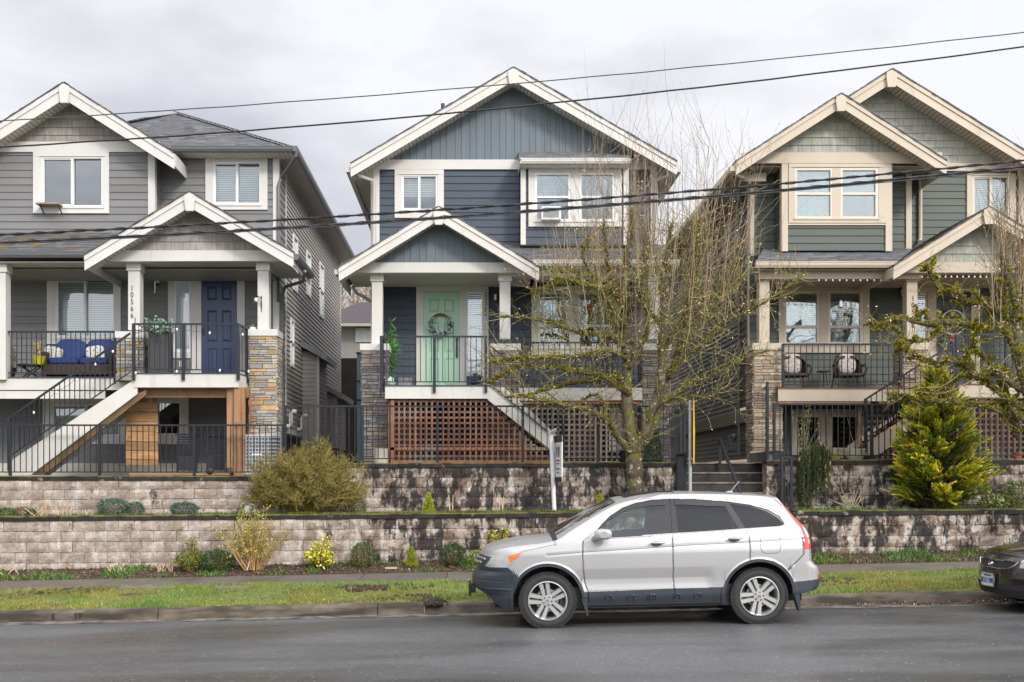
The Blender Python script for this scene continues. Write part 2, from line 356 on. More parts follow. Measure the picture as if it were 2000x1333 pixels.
def block_mat():
    m = bpy.data.materials.new('split_face_block'); m.use_nodes = True; n = m.node_tree; N = n.nodes; K = n.links.new
    b = N['Principled BSDF']; b.inputs['Roughness'].default_value = .9; b.inputs['Specular IOR Level'].default_value = .25
    g = N.new('ShaderNodeNewGeometry'); at = N.new('ShaderNodeAttribute'); at.attribute_name = 'Col'
    def nz(s, st, d=6, loc=(0, 0, 0), r=.6):
        mp = N.new('ShaderNodeMapping'); mp.inputs['Scale'].default_value = st; mp.inputs['Location'].default_value = loc; K(g.outputs['Position'], mp.inputs[0])
        z = N.new('ShaderNodeTexNoise'); z.inputs['Scale'].default_value = s; z.inputs['Detail'].default_value = d; z.inputs['Roughness'].default_value = r; K(mp.outputs[0], z.inputs['Vector']); return z.outputs['Fac']
    def rng(x, a, b2, c=0., d=1.):
        r = N.new('ShaderNodeMapRange'); K(x, r.inputs[0])
        for i, v in enumerate((a, b2, c, d)): r.inputs[i+1].default_value = v
        return r.outputs[0]
    def mth(op, a, b2):
        r = N.new('ShaderNodeMath'); r.operation = op
        for i, v in enumerate((a, b2)):
            if isinstance(v, (int, float)): r.inputs[i].default_value = v
            else: K(v, r.inputs[i])
        return r.outputs[0]
    def mix(f, a, b2):
        x = N.new('ShaderNodeMix'); x.data_type = 'RGBA'; K(f, x.inputs[0])
        if isinstance(a, tuple): x.inputs[6].default_value = (*a, 1)
        else: K(a, x.inputs[6])
        x.inputs[7].default_value = (*b2, 1); return x.outputs[2]
    sp = N.new('ShaderNodeSeparateXYZ'); K(g.outputs['Position'], sp.inputs[0])
    c = mix(rng(nz(5, (1, 1, 1)), .35, .7), (.43, .365, .305), (.35, .285, .235))
    dirt = rng(sp.outputs['X'], -3.6, -1.3, 0, 1)                         # the wall is algae-stained from the middle house rightwards
    sepc = N.new('ShaderNodeSeparateColor'); K(at.outputs['Color'], sepc.inputs[0])
    # white efflorescence streaks
    ef = mth('MULTIPLY', rng(nz(3.2, (1.6, 1, .55), 8, (3, 0, 0), .7), .49, .60), rng(sp.outputs['X'], -4, -1, .55, .95))
    c = mix(ef, c, (.60, .55, .50))
    # brown wash
    br = mth('MULTIPLY', rng(nz(2.6, (1, 1, 1.2), 8, (9, 0, 4), .7), .47, .56), rng(sp.outputs['X'], -4, -1, .45, .80))
    c = mix(br, c, (.13, .075, .045))
    bk = nz(2.3, (1.5, 1, .62), 8, (17, 0, 2), .72)
    thr = mth('ADD', bk, mth('ADD', mth('MULTIPLY', dirt, .155), mth('MULTIPLY', mth('SUBTRACT', sepc.outputs[0], 1.0), .22)))
    c = mix(mth('MULTIPLY', rng(thr, .61, .68), .93), c, (.022, .020, .020))
    fine = rng(nz(38, (1, 1, 1), 4), .3, .7, .8, 1.2)
    sc = N.new('ShaderNodeVectorMath'); sc.operation = 'SCALE'; K(c, sc.inputs[0]); K(mth('MULTIPLY', fine, rng(sepc.outputs[0], .7, 1.3, .86, 1.14)), sc.inputs['Scale'])
    K(sc.outputs[0], b.inputs['Base Color'])
    bp = N.new('ShaderNodeBump'); bp.inputs['Strength'].default_value = .8; bp.inputs['Distance'].default_value = .012; K(nz(26, (1, 1, 1), 6), bp.inputs['Height']); K(bp.outputs[0], b.inputs['Normal'])
    return m
BLOCK = block_mat()
CAP = mat('stained_cap_block', (.026, .022, .019), .9, .5, 6, .7, 40, tint=(.28, .24, .21), tp=(.64, .72), ts=5, moss=.10)
def road_mat():
    m = bpy.data.materials.new('damp_asphalt'); m.use_nodes = True; n = m.node_tree; N = n.nodes; K = n.links.new
    b = N['Principled BSDF']; g = N.new('ShaderNodeNewGeometry')
    def nz(s, st, d=5, loc=(0, 0, 0)):
        mp = N.new('ShaderNodeMapping'); mp.inputs['Scale'].default_value = st; mp.inputs['Location'].default_value = loc; K(g.outputs['Position'], mp.inputs[0])
        z = N.new('ShaderNodeTexNoise'); z.inputs['Scale'].default_value = s; z.inputs['Detail'].default_value = d; K(mp.outputs[0], z.inputs['Vector']); return z.outputs['Fac']
    def rng(x, a, b2, c=0., d=1.):
        r = N.new('ShaderNodeMapRange'); K(x, r.inputs[0])
        for i, v in enumerate((a, b2, c, d)): r.inputs[i+1].default_value = v
        return r.outputs[0]
    wet = rng(nz(.55, (.35, 1.1, 1), 5, (2, 0, 0)), .42, .62)
    x = N.new('ShaderNodeMix'); x.data_type = 'RGBA'; K(wet, x.inputs[0]); x.inputs[6].default_value = (.092, .092, .093, 1); x.inputs[7].default_value = (.055, .055, .057, 1)
    vo = N.new('ShaderNodeTexVoronoi'); vo.inputs['Scale'].default_value = 62; K(g.outputs['Position'], vo.inputs['Vector'])
    sep = N.new('ShaderNodeSeparateColor'); K(vo.outputs['Color'], sep.inputs[0])
    sc = N.new('ShaderNodeVectorMath'); sc.operation = 'SCALE'; K(x.outputs[2], sc.inputs[0])
    mm = N.new('ShaderNodeMath'); mm.operation = 'MULTIPLY'; K(rng(sep.outputs[0], 0, 1, .72, 1.28), mm.inputs[0]); K(rng(nz(1.3, (.4, 1, 1)), .3, .7, .85, 1.15), mm.inputs[1])
    K(mm.outputs[0], sc.inputs['Scale'])
    # scattered pale grit
    gr = N.new('ShaderNodeMix'); gr.data_type = 'RGBA'; K(rng(sep.outputs[1], .9965, .997), gr.inputs[0]); K(sc.outputs[0], gr.inputs[6]); gr.inputs[7].default_value = (.38, .36, .31, 1)
    K(gr.outputs[2], b.inputs['Base Color']); K(rng(wet, 0, 1, .50, .26), b.inputs['Roughness']); b.inputs['Specular IOR Level'].default_value = .5
    bp = N.new('ShaderNodeBump'); bp.inputs['Strength'].default_value = .3; bp.inputs['Distance'].default_value = .004; K(vo.outputs['Distance'], bp.inputs['Height']); K(bp.outputs[0], b.inputs['Normal'])
    return m
ROAD = road_mat()
KERB = mat('weathered_kerb_concrete', (.125, .10, .074), .85, .35, 5, .5, 60, tint=(.035, .027, .018), tp=(.44, .62), ts=2.6, tst=(.5, 1, 2.5))
WALK = mat('sidewalk_concrete', (.11, .092, .072), .85, .18, 3, .4, 60, tint=(.075, .058, .04), tp=(.5, .7), ts=.8)
SOIL = mat('dark_bark_mulch', (.055, .034, .022), .95, .5, 14, 1, 30, tint=(.13, .085, .06), tp=(.58, .68), ts=30)
TURF = mat('lawn_turf', (.10, .13, .022), .95, .45, 9, 1, 40, tint=(.06, .042, .025), tp=(.55, .66), ts=1.7, tst=(.6, 1, 1))
GRAV = mat('grey_gravel', (.26, .25, .22), .9, .6, 45, 1, 45)
BARK = mat('mossy_bark', (.105, .082, .05), .9, .45, 16, 1.5, 30, st=(1, 1, .4), tint=(.42, .40, .34), tp=(.60, .66), ts=11, moss=.20)
TWIG = mat('tan_twig_bark', (.36, .275, .18), .8, .3, 8)
TWIGM = mat('lichen_twig_bark', (.27, .24, .09), .85, .35, 10)
MOSS = mat('bright_moss', (.30, .275, .014), .95, .4, 18)
LEAF = mat('leaf_tone', (1, 1, 1), .6, .2, 10)
CHROME = mat('chrome', (.75, .75, .77), .12, .02, 2, metal=1)
STEEL = mat('galvanised_steel', (.5, .51, .52), .4, .12, 8, metal=.8)
PAPERW = mat('white_enamel', (.74, .74, .74), .4, .03, 2)
RUB = mat('black_plastic', (.018, .018, .02), .5, .1, 5)
# ================================================================ GROUND, ROAD, KERB, VERGE
def sheet(name, x0, x1, ys, zf, m, nx=120, rough=0, rs=1.5, kind='structure', ny=1, label=None):
    mb = MB(); YS = []
    for a, b in zip(ys[:-1], ys[1:]): YS += [a+(b-a)*i/ny for i in range(ny)]
    YS.append(ys[-1]); xs = [x0+(x1-x0)*i/nx for i in range(nx+1)]
    vs = [(x, y, zf(x, y)+(rough*hrough(x, y, rs) if rough else 0)) for y in YS for x in xs]
    fs = [(j*(nx+1)+i, j*(nx+1)+i+1, (j+1)*(nx+1)+i+1, (j+1)*(nx+1)+i) for j in range(len(YS)-1) for i in range(nx)]
    mb.add(vs, fs); o = mb.build(name, m, smooth=True, ang=180); o['kind'] = kind; return o
def zroad(x, y): return gbase(x)-.019*max(0, y-9)+.019*4 if y > 9 else gbase(x)+.019*4
def zedge(x): return zroad(x, 14.95)
sheet('ground', -300, 300, [-200, -60, 2.0, 3.0], lambda x, y: gbase(max(-40, min(40, x)))-.03, mat('verge_ground', (.09, .10, .04), .95, .3, 2), 60)
sheet('unseen_sky_blocker', -260, 260, [-90, -45, -28, -24], lambda x, y: gbase(max(-40, min(40, x)))+float(np.interp(y, [-90, -45, -28, -24], [11, 8, 3, -.1]))+2*hrough(x, y, .06), mat('sky_blocker_dark', (.05, .055, .035), .95, .5, 1.2), 80, ny=4)  # unseen bank added behind the camera to cut the low sky light
sheet('road', -60, 60, [2.6, 5, 9, 12, 14.95], zroad, ROAD, 120)
KT = .145
# kerb: rolled top, joints every 3 m
mb = MB(); x = -60.0; offs = [.37]
joint_px = [310, 738, 828, 1560]
xs = sorted([X(p, 15) for p in joint_px]+[X(310, 15)-3*k for k in range(1, 18)]+[X(1560, 15)+3*k for k in range(1, 17)])
for a, b in zip(xs[:-1], xs[1:]):
    a += .006; b -= .006; prof = [(0, -.1), (0, .0), (.03, KT-.03), (.055, KT), (.2, KT+.006), (.2, -.1)]
    vs = []; n = 8
    for i in range(n+1):
        xx = a+(b-a)*i/n
        for (dy, dz) in prof: vs.append((xx, 14.95+dy+rnd.uniform(-.003, .003), zedge(xx)+dz+(rnd.uniform(-.003, .003) if dz > 0 else 0)))
    P = len(prof); fs = [(i*P+k, (i+1)*P+k, (i+1)*P+k+1, i*P+k+1) for i in range(n) for k in range(P-1)]+[tuple(range(P-1, -1, -1)), tuple(range(n*P, n*P+P))]
    mb.add(vs, fs, jc(.12))
kb = mb.build('kerb', KERB); kb['kind'] = 'structure'
mb = MB()
for s, px in (('S', 103), ('ST', 152)):
    text(mb, s, .115, lambda u, v, n, px=px: (X(px, 14.95)+u, 14.957-n*1.2+(v)*.2, zedge(X(px, 14.95))+.068+v+.02*u))
mb.build('stamped_letters', mat('dark_stamp', (.022, .018, .014), .9), kb)
sheet('gutter_dirt', -40, 40, [14.6, 14.951], lambda x, y: zroad(x, y)+.004, mat('gutter_grit', (.15, .13, .11), .95, .5, 20, tint=(.05, .04, .035), tp=(.45, .6), ts=5), 60)
def zverge(x, y):
    t = min(1, max(0, (y-15.15)/2.75)); return zedge(x)+KT+.002+.055*t+.05*sin(pi*t)*.6
vg = sheet('lawn_verge', -40, 40, [15.14, 17.9], lambda x, y: zverge(x, y), TURF, 700, .022, 3.1, ny=30)
def zwalk(x): return zedge(x)+KT+.055
mb = MB(); xs = [-40+1.52*i for i in range(53)]
for a, b in zip(xs[:-1], xs[1:]):
    vs = [(a+.006, 17.9, zwalk(a)), (b-.006, 17.9, zwalk(b)), (b-.006, 19.4, zwalk(b)+.01), (a+.006, 19.4, zwalk(a)+.01)]
    vs += [(p[0], p[1], p[2]-.12) for p in vs]
    mb.add(vs, [(0, 1, 2, 3), (0, 4, 5, 1), (1, 5, 6, 2), (3, 2, 6, 7), (0, 3, 7, 4)], jc(.1))
mb.build('sidewalk', WALK)['kind'] = 'structure'
sheet('subsoil', -40, 40, [15.2, 20.6], lambda x, y: zwalk(x)-.11, SOIL, 40)
def zbed(x, y): return zwalk(x)+.0+.17*min(1, max(0, (y-19.38)/.6))
sheet('planting_bed', -40, 40, [19.38, 20.3], lambda x, y: zbed(x, y), SOIL, 500, .035, 5, ny=10)
for k, (a, b, yy) in enumerate([(234, 340, 1154), (425, 487, 1159)]):      # two utility lids let into the grass
    Y = 17.35-.25*k; o = MB().box(X(a, Y), X(b, Y), Y-.2, Y+.16, zverge(X(a, Y), Y)-.05, zverge(X((a+b)/2, Y), Y)+.035, (.45, .42, .38)).build('utility_lid', mat('lid_concrete', (.30, .27, .24), .9, .3, 8, .4), bevel=.01)
    tag(o, ['long dark concrete utility lid let into the grass beside the sidewalk', 'small pale grey utility lid lying low in the middle of the grass strip'][k], 'utility cover')

# ================================================================ RETAINING WALLS
def zcapL(x): return 1.184+.0073*(x-.73)
def block_wall(name, x0, x1, Y, ztop, zbot, label, depth=.3, bw=.44, bh=.2, capY=.03, jag=True, group=None, ret=None):
    root = empty(name, ((x0+x1)/2, Y, zbot((x0+x1)/2)), label, 'retaining wall', group)
    mb = MB(); CT = .095; z = ztop((x0+x1)/2)-CT; k = 0
    while z > zbot((x0+x1)/2)-.25:
        u = x0-(k % 2)*bw/2; zb = z-bh; xm = (x0+x1)/2; sl = .0073
        while u < x1-.01:
            a, b = max(u, x0), min(u+bw, x1); u += bw
            if b-a < .03: continue
            tone = rnd.uniform(.8, 1.2); g = 0.007; n = 6; mrow = 3; vs = []; fs = []
            off = rnd.uniform(-.012, .012)
            for j in range(mrow+1):
                for i in range(n+1):
                    xx = a+g/2+(b-a-g)*i/n; t = sl*(xx-xm); zz = zb+g/2+(bh-g)*j/mrow+t
                    edge = (i in (0, n)) or (j in (0, mrow))
                    d = (.006 if edge else .016+.012*hrough(xx, zz, 7, 3)+.010*hrough(xx, zz, 25, 3))+off
                    vs.append((xx, Y-d+(.004 if edge and jag else 0)*(rnd.random()), zz+(rnd.uniform(-.004, .004) if edge else 0)))
            for j in range(mrow):
                for i in range(n): q = j*(n+1)+i; fs.append((q, q+1, q+n+2, q+n+1))
            mb.add(vs, fs, (tone, tone, tone))
            # side walls of the joint
            mb.add([(a+g/2, Y+.01, zb+t), (b-g/2, Y+.01, zb+t), (b-g/2, Y+.08, zb+t), (a+g/2, Y+.08, zb+t)], [(0, 1, 2, 3)], (tone, tone, tone))
        z -= bh; k += 1
    zt0, zt1 = ztop(x0)-CT, ztop(x1)-CT
    mb.prism([(x0, zbot(x0)-.3), (x1, zbot(x1)-.3), (x1, zt1), (x0, zt0)], Y+.03, Y+depth, (.55, .55, .55))
    mb.build('wall', BLOCK, root)
    mb = MB(); u = x0
    while u < x1-.02:
        e = min(u+.45*rnd.uniform(.96, 1.04), x1); a, b = u+.003, e-.003; dy = rnd.uniform(-.008, .008); dz = rnd.uniform(-.004, .003)
        vs = []
        for xx in (a, b):
            zt = ztop(xx)+dz
            for (yy, zz) in ((Y-capY+dy, zt-CT), (Y-capY+dy-.008, zt-.02), (Y-capY+dy+.015, zt), (Y+depth, zt+.002), (Y+depth, zt-CT)): vs.append((xx, yy, zz))
        mb.add(vs, [(0, 5, 6, 1), (1, 6, 7, 2), (2, 7, 8, 3), (3, 8, 9, 4), (4, 9, 5, 0), (0, 1, 2, 3, 4), (9, 8, 7, 6, 5)], jc(.35)); u = e
    mb.build('cap_stones', CAP, root); return root
zb_l = lambda x: zwalk(x)+.1
SX0, SX1 = X(1345, 20), X(1553, 20)
block_wall('retaining_wall', -16, SX0, 20., zcapL, zb_l, 'long lower block wall behind the planting bed, pale at its left end and stained dark towards the car')
block_wall('retaining_wall', SX1, 22, 20., zcapL, zb_l, 'dark stained lower block wall right of the steps, behind the rear of the silver car')
zT = lambda x: zcapL(x)-.02
sheet('terrace_soil', -16, X(1345, 20), [20.28, 21.6], lambda x, y: zT(x)-.01, SOIL, 300, .05, 4, ny=12)
sheet('terrace_soil', SX1, 22, [20.28, 21.6], lambda x, y: zT(x)-.01, SOIL, 150, .05, 4, ny=12)
UY = 21.3
def zU1(x): return 1.892-.0015*(x-.0+9)
def zU2(x): return 2.160+.003*(x-.7)
def zU3(x): return 2.225+.002*(x-10)
ux1 = X(560, UY)
block_wall('retaining_wall', -16, ux1, UY, zU1, zT, 'pale beige upper block wall below the fence of the light grey house', bh=.2)
block_wall('retaining_wall', ux1+.004, X(1338, UY), UY-.004, zU2, zT, 'upper block wall with black and white stains below the fence of the navy house')
block_wall('retaining_wall', X(1497, UY), 22, UY, zU3, zT, 'dark streaked upper block wall behind the golden conifer')
# yards
YZ1, YZ2, YZ3 = 1.87, 2.15, 2.2
sheet('yard_ground', -60, ux1+.3, [UY+.2, 60], lambda x, y: YZ1+.02*hrough(x, y, 5), GRAV, 120, ny=20)
sheet('yard_ground', ux1+.3, X(1338, UY), [UY+.2, 60], lambda x, y: YZ2-.03+.02*hrough(x, y, 5), GRAV, 60, ny=20)
sheet('yard_ground', X(1338, UY), X(1497, UY), [22.6, 60], lambda x, y: YZ2+.02*hrough(x, y, 5), GRAV, 20, ny=20)
sheet('yard_ground', X(1497, UY), 60, [UY+.2, 60], lambda x, y: YZ3-.03+.02*hrough(x, y, 5), GRAV, 60, ny=20)
MB().box(ux1+.29, ux1+.31, UY+.2, 60, 1.2, YZ2, (.4, .4, .4)).build('yard_step', CONC)['kind'] = 'structure'
# steps between the walls
root = empty('garden_steps', (X(1430, 21), 21, .6), 'dark stained concrete steps rising through the walls between the navy and green houses', 'steps')
mb = MB(); n = 9; z0, z1 = zwalk(6)+.05, 2.15; ya, yb = 19.9, 22.6
for i in range(n):
    y0_ = ya+(yb-ya)*i/n; zt = z0+(z1-z0)*(i+1)/n
    mb.box(SX0+.0, SX1-.0, y0_, yb+.02*i, z0-.3 if i == 0 else zt-(z1-z0)/n, zt, jc(.2))
    mb.box(SX0+.002, SX1-.002, y0_-.02, y0_+.2, zt+.0005, zt+.03, (5, 4.6, 4.2))
mb.build('step_flight', mat('stained_step_concrete', (.05, .045, .04), .9, .4, 5, .5, 40, tint=(.22, .2, .18), tp=(.6, .7), ts=4), root)
for s, xx, rng_ in ((0, SX0, 1), (1, SX1, 1)):
    mb = MB(); sg = 1 if s == 0 else -1
    k = 0; zz = .4
    while zz < 2.1:
        y = 19.985
        while y < 22.6:
            top = (zcapL(xx) if y < UY else 2.15)
            if zz < top-.15:
                t = rnd.uniform(.6, 1.2); d = rnd.uniform(.005, .025)
                mb.box(min(xx, xx-sg*.25), max(xx, xx-sg*.25), y+.003, min(y+.297, 22.6), zz+.003, min(zz+.197, top-.0), (t, t, t))
            y += .3
        zz += .2; k += 1
    mb.build('side_wall', BLOCK, root)
# ================================================================ HOUSE KIT
def wedge_lines(a, b, n): return [a+(b-a)*i/n for i in range(n+1)]
def window(root, tx0, tx1, ty0, ty1, gx, gy, Y, trim, style='slider', inside='blind', lower_dark=False, frame=VINYLW, tt=.035, name='window', holes=None, sill=True, glass=None, apron=0):
    """tx/ty: outer trim (survey px) on the wall plane Y; gx, gy: the glazed opening. Returns the window part"""
    x0, x1, z0, z1 = X(tx0, Y), X(tx1, Y), Z(ty1, Y), Z(ty0, Y); gx0, gx1, gz0, gz1 = X(gx[0], Y), X(gx[1], Y), Z(gy[1], Y), Z(gy[0], Y)
    if holes is not None: holes.append((x0+.02, x1-.02, z0+.02, z1-.02))
    mb = MB(); yf = Y-.016-tt
    fw = .035                                                    # vinyl frame
    for (a, b, c, d) in ((gx0, gx1, gz1-fw, gz1), (gx0, gx1, gz0, gz0+fw), (gx0, gx0+fw, gz0+fw, gz1-fw), (gx1-fw, gx1, gz0+fw, gz1-fw)):
        mb.box(a, b, yf+.012, Y+.07, c, d)
    wr = mb.build(name, frame, root, bevel=.004)
    mb = MB()
    mb.box(x0, x1, yf, Y+.02, gz1, z1); mb.box(x0, x1, yf, Y+.02, z0, gz0); mb.box(x0, gx0, yf+.0015, Y+.02, gz0, gz1); mb.box(gx1, x1, yf+.0015, Y+.02, gz0, gz1)
    if sill: mb.box(gx0-.03, gx1+.03, yf-.018, yf, gz0-.045, gz0-.005)
    mb.box(gx0-.05, gx1+.05, yf-.012, yf, gz1+.005, gz1+.03)
    mb.build('trim', trim, wr, bevel=.004)
    a, b, c, d = gx0+fw, gx1-fw, gz0+fw, gz1-fw; panes = []
    mb = MB()
    if style == 'slider':
        m = (a+b)/2; mb.box(m-.028, m+.028, yf+.02, Y+.06, c, d); panes = [(a, m-.028, c, d, 0), (m+.028, b, c, d, .02)]
        for (p, q) in ((a, m-.028),): mb.box(p, p+.022, yf+.03, Y+.05, c, d); mb.box(p+.022, q, yf+.03, Y+.05, d-.022, d); mb.box(p+.022, q, yf+.03, Y+.05, c, c+.022)
    elif style == 'hung':
        m = c+(d-c)*.47; mb.box(a, b, yf+.02, Y+.06, m-.025, m+.025); panes = [(a, b, m+.025, d, 0), (a, b, c, m-.025, .02)]
        mb.box(a, a+.02, yf+.03, Y+.05, c, m-.025); mb.box(b-.02, b, yf+.03, Y+.05, c, m-.025); mb.box(a+.02, b-.02, yf+.03, Y+.05, c, c+.02)
    else: panes = [(a, b, c, d, 0)]
    if mb.f: mb.build('sash', frame, wr)
    for (p, q, r, s, o) in panes:
        MB().box(p, q, Y+.018+o, Y+.022+o, r, s).build('pane', glass or GLASS, wr)
    # what stands behind the glass
    mb = MB(); yb = Y+.12
    if inside == 'blind':
        n = int((d-c)/.05); lo = c+(d-c)*(0 if not lower_dark else .42)
        for i in range(n):
            zz = c+(d-c)*i/n
            if zz >= lo: mb.add([(a, yb, zz), (b, yb, zz), (b, yb+.022, zz+.047), (a, yb+.022, zz+.047)], [(0, 1, 2, 3)], jc(.03))
        mb.build('blind', BLIND, wr)
    elif inside == 'curtain':
        n = 60; vs = []
        for i in range(n+1):
            xx = a+(b-a)*i/n; yy = yb+.02*sin(i*1.1)+.01*sin(i*2.7)
            vs += [(xx, yy, c), (xx, yy, d)]
        mb.add(vs, [(2*i, 2*i+2, 2*i+3, 2*i+1) for i in range(n)]); mb.build('curtain', CURT, wr, smooth=True, ang=180)
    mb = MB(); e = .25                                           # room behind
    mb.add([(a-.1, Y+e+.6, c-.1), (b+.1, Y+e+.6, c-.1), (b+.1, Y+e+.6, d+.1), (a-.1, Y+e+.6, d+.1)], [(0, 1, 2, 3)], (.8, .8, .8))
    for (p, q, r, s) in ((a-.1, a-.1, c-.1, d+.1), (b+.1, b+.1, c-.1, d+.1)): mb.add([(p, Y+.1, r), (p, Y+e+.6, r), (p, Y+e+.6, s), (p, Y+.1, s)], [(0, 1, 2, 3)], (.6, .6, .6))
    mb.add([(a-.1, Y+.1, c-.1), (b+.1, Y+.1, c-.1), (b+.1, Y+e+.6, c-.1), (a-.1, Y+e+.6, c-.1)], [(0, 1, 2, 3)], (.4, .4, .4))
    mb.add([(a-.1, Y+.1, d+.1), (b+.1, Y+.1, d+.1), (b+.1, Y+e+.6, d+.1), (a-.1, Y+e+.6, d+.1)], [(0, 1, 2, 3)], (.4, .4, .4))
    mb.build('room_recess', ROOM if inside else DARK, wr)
    return wr
def line(p, q):                               # px -> py along the line p-q
    return lambda x: p[1]+(q[1]-p[1])*(x-p[0])/(q[0]-p[0])
def gable(root, ap, lt, rt, Yf, Yw, Yb, bw, trim, soff, sh, key=True, left_only=False, right_only=False, tip=.05, rname='gable_roof', kw=(20, 17, 33)):
    """ap, lt, rt: survey px of apex and eave tips of the roof's upper edge on the rake plane Yf; Yw wall plane; Yb back end; bw board width px"""
    A = Vector((X(ap[0], Yf), 0, Z(ap[1], Yf))); Lp = Vector((X(lt[0], Yf), 0, Z(lt[1], Yf))); Rp = Vector((X(rt[0], Yf), 0, Z(rt[1], Yf)))
    w = bw/F*Yf; mbr = MB(); mbb = MB(); mbs = MB()
    for k, E in enumerate((Lp, Rp)):
        if (k == 0 and right_only) or (k == 1 and left_only): continue
        d = (E-A).normalized(); n = Vector((-d.z, 0, d.x)) if k == 1 else Vector((d.z, 0, -d.x))
        if n.z < 0: n = -n
        # shingles
        a0 = Vector((E.x, Yf-.02, E.z)); a1 = Vector((E.x, Yb, E.z)); b1 = Vector((A.x, Yb, A.z)); b0 = Vector((A.x, Yf-.02, A.z))
        q = [p+n*.022 for p in (a0, a1, b1, b0)]
        if k == 0: shingles(mbr, q[1], q[0], q[3], q[2])
        else: shingles(mbr, q[0], q[1], q[2], q[3])
        # ragged shingle edge over the barge board
        Ls = (E-A).length; s = 0
        while s < Ls:
            st = rnd.uniform(.1, .2); e = min(Ls, s+st); c = jc(.3); h = .022+rnd.uniform(0, .012)
            p, r = A+d*s, A+d*e; vs = [(v.x+n.x*o, y, v.z+n.z*o) for y in (Yf-.03-rnd.uniform(0, .02), Yf+.3) for v, o in ((p, .0), (r, .0), (r, h), (p, h))]
            mbr.add(vs, [(0, 1, 2, 3), (3, 2, 6, 7), (4, 7, 6, 5), (0, 4, 5, 1)], tuple(x*.75 for x in c)); s = e
        # barge board in two steps
        A2 = A-Vector((0, 0, w/abs(d.x))); E2 = E-Vector((0, 0, w/abs(d.x)*.98))
        f = .34
        def P(p0, p1, q0, q1, ya, yb):
            mbb.prism([(p0.x, p0.z), (p1.x, p1.z), (q1.x, q1.z), (q0.x, q0.z)], ya, yb, jc(.02))
        Am, Em = A.lerp(A2, f), E.lerp(E2, f)
        P(A, E, Am, Em, Yf-.022, Yf+.03); P(Am, Em, A2, E2, Yf, Yf+.03)
        # soffit planks
        ua = A-Vector((0, 0, w/abs(d.x)*.80)); ue = E-Vector((0, 0, w/abs(d.x)*.80)); Lq = (ue-ua).length; pl = .098; s = 0
        while s < Lq:
            e = min(s+pl, Lq); p, r = ua+d*s, ua+d*(e-.012)
            mbs.add([(p.x, Yf+.03, p.z), (r.x, Yf+.03, r.z), (r.x, Yw, r.z), (p.x, Yw, p.z)], [(0, 1, 2, 3)], jc(.04))
            p, r = ua+d*(e-.012), ua+d*e; o = .012
            mbs.add([(p.x, Yf+.03, p.z+o), (r.x, Yf+.03, r.z+o), (r.x, Yw, r.z+o), (p.x, Yw, p.z+o)], [(0, 1, 2, 3)], (.25, .25, .25)); s = e
        # eave fascia along the side
        mbb.box(E.x-.012, E.x+.012, Yf+.03, Yb, E.z-w/abs(d.x)*.8, E.z-.004)
    if key:
        kx, tw, kh = kw; cx, cy = ap[0], ap[1]+2
        mbb.pprism([(cx-kx*.45, cy+3), (cx, cy-1), (cx+kx*.45, cy+3), (cx+kx*.5, cy+12), (cx+tw*.42, cy+kh), (cx-tw*.42, cy+kh), (cx-kx*.5, cy+12)], Yf-.07, .06)
    r = mbr.build(rname, sh, root); mbb.build('barge_board', trim, r); mbs.build('soffit', soff, r); return r
def railing(root, p, q, h=.95, gap=.105, bot=.09, posts=(0, 1), name='railing', pw=.05, base_drop=.15, mat_=IRON, top=(.05, .035)):
    """panel from p to q (points on the floor); slopes allowed"""
    p, q = Vector(p), Vector(q); up = Vector((0, 0, 1)); L_ = hypot(q.x-p.x, q.y-p.y); mb = MB()
    mb.bar(p+up*h, q+up*h, *top); mb.bar(p+up*bot, q+up*bot, .03, .02)
    n = max(1, int(L_/gap)); d = (q-p)
    for i in range(1, n):
        b = p+d*i/n; mb.box(b.x-.008, b.x+.008, b.y-.008, b.y+.008, b.z+bot, b.z+h-.01)
    r = mb.build(name, mat_, root)
    for t in posts:
        b = p+d*t; MB().box(b.x-pw/2, b.x+pw/2, b.y-pw/2, b.y+pw/2, b.z-base_drop, b.z+h+.012).build('post', mat_, r)
    return r
def lattice(root, poly, Y, m, name='lattice', sp=.115, sw=.042, frame=None, tilt=None):
    """square lattice panel: vertical laths in front of horizontal ones, clipped to a polygon (world xz, convex)"""
    mb = MB(); xs = [p[0] for p in poly]; zs = [p[1] for p in poly]
    def span(val, ax):
        r = []
        n = len(poly)
        for i in range(n):
            a, b = poly[i], poly[(i+1) % n]
            if (a[ax]-val)*(b[ax]-val) < 0: t = (val-a[ax])/(b[ax]-a[ax]); r.append(a[1-ax]+t*(b[1-ax]-a[1-ax]))
        return (min(r), max(r)) if len(r) >= 2 else None
    x = min(xs)+sw/2+.001
    while x < max(xs):
        s = span(x, 0)
        if s: mb.box(x-sw/2, x+sw/2, Y, Y+.012, s[0], s[1], jc(.3))
        x += sp
    z = min(zs)+sw/2+.001
    while z < max(zs):
        s = span(z, 1)
        if s: mb.box(s[0], s[1], Y+.0125, Y+.024, z-sw/2, z+sw/2, jc(.3))
        z += sp
    return mb.build(name, m, root)
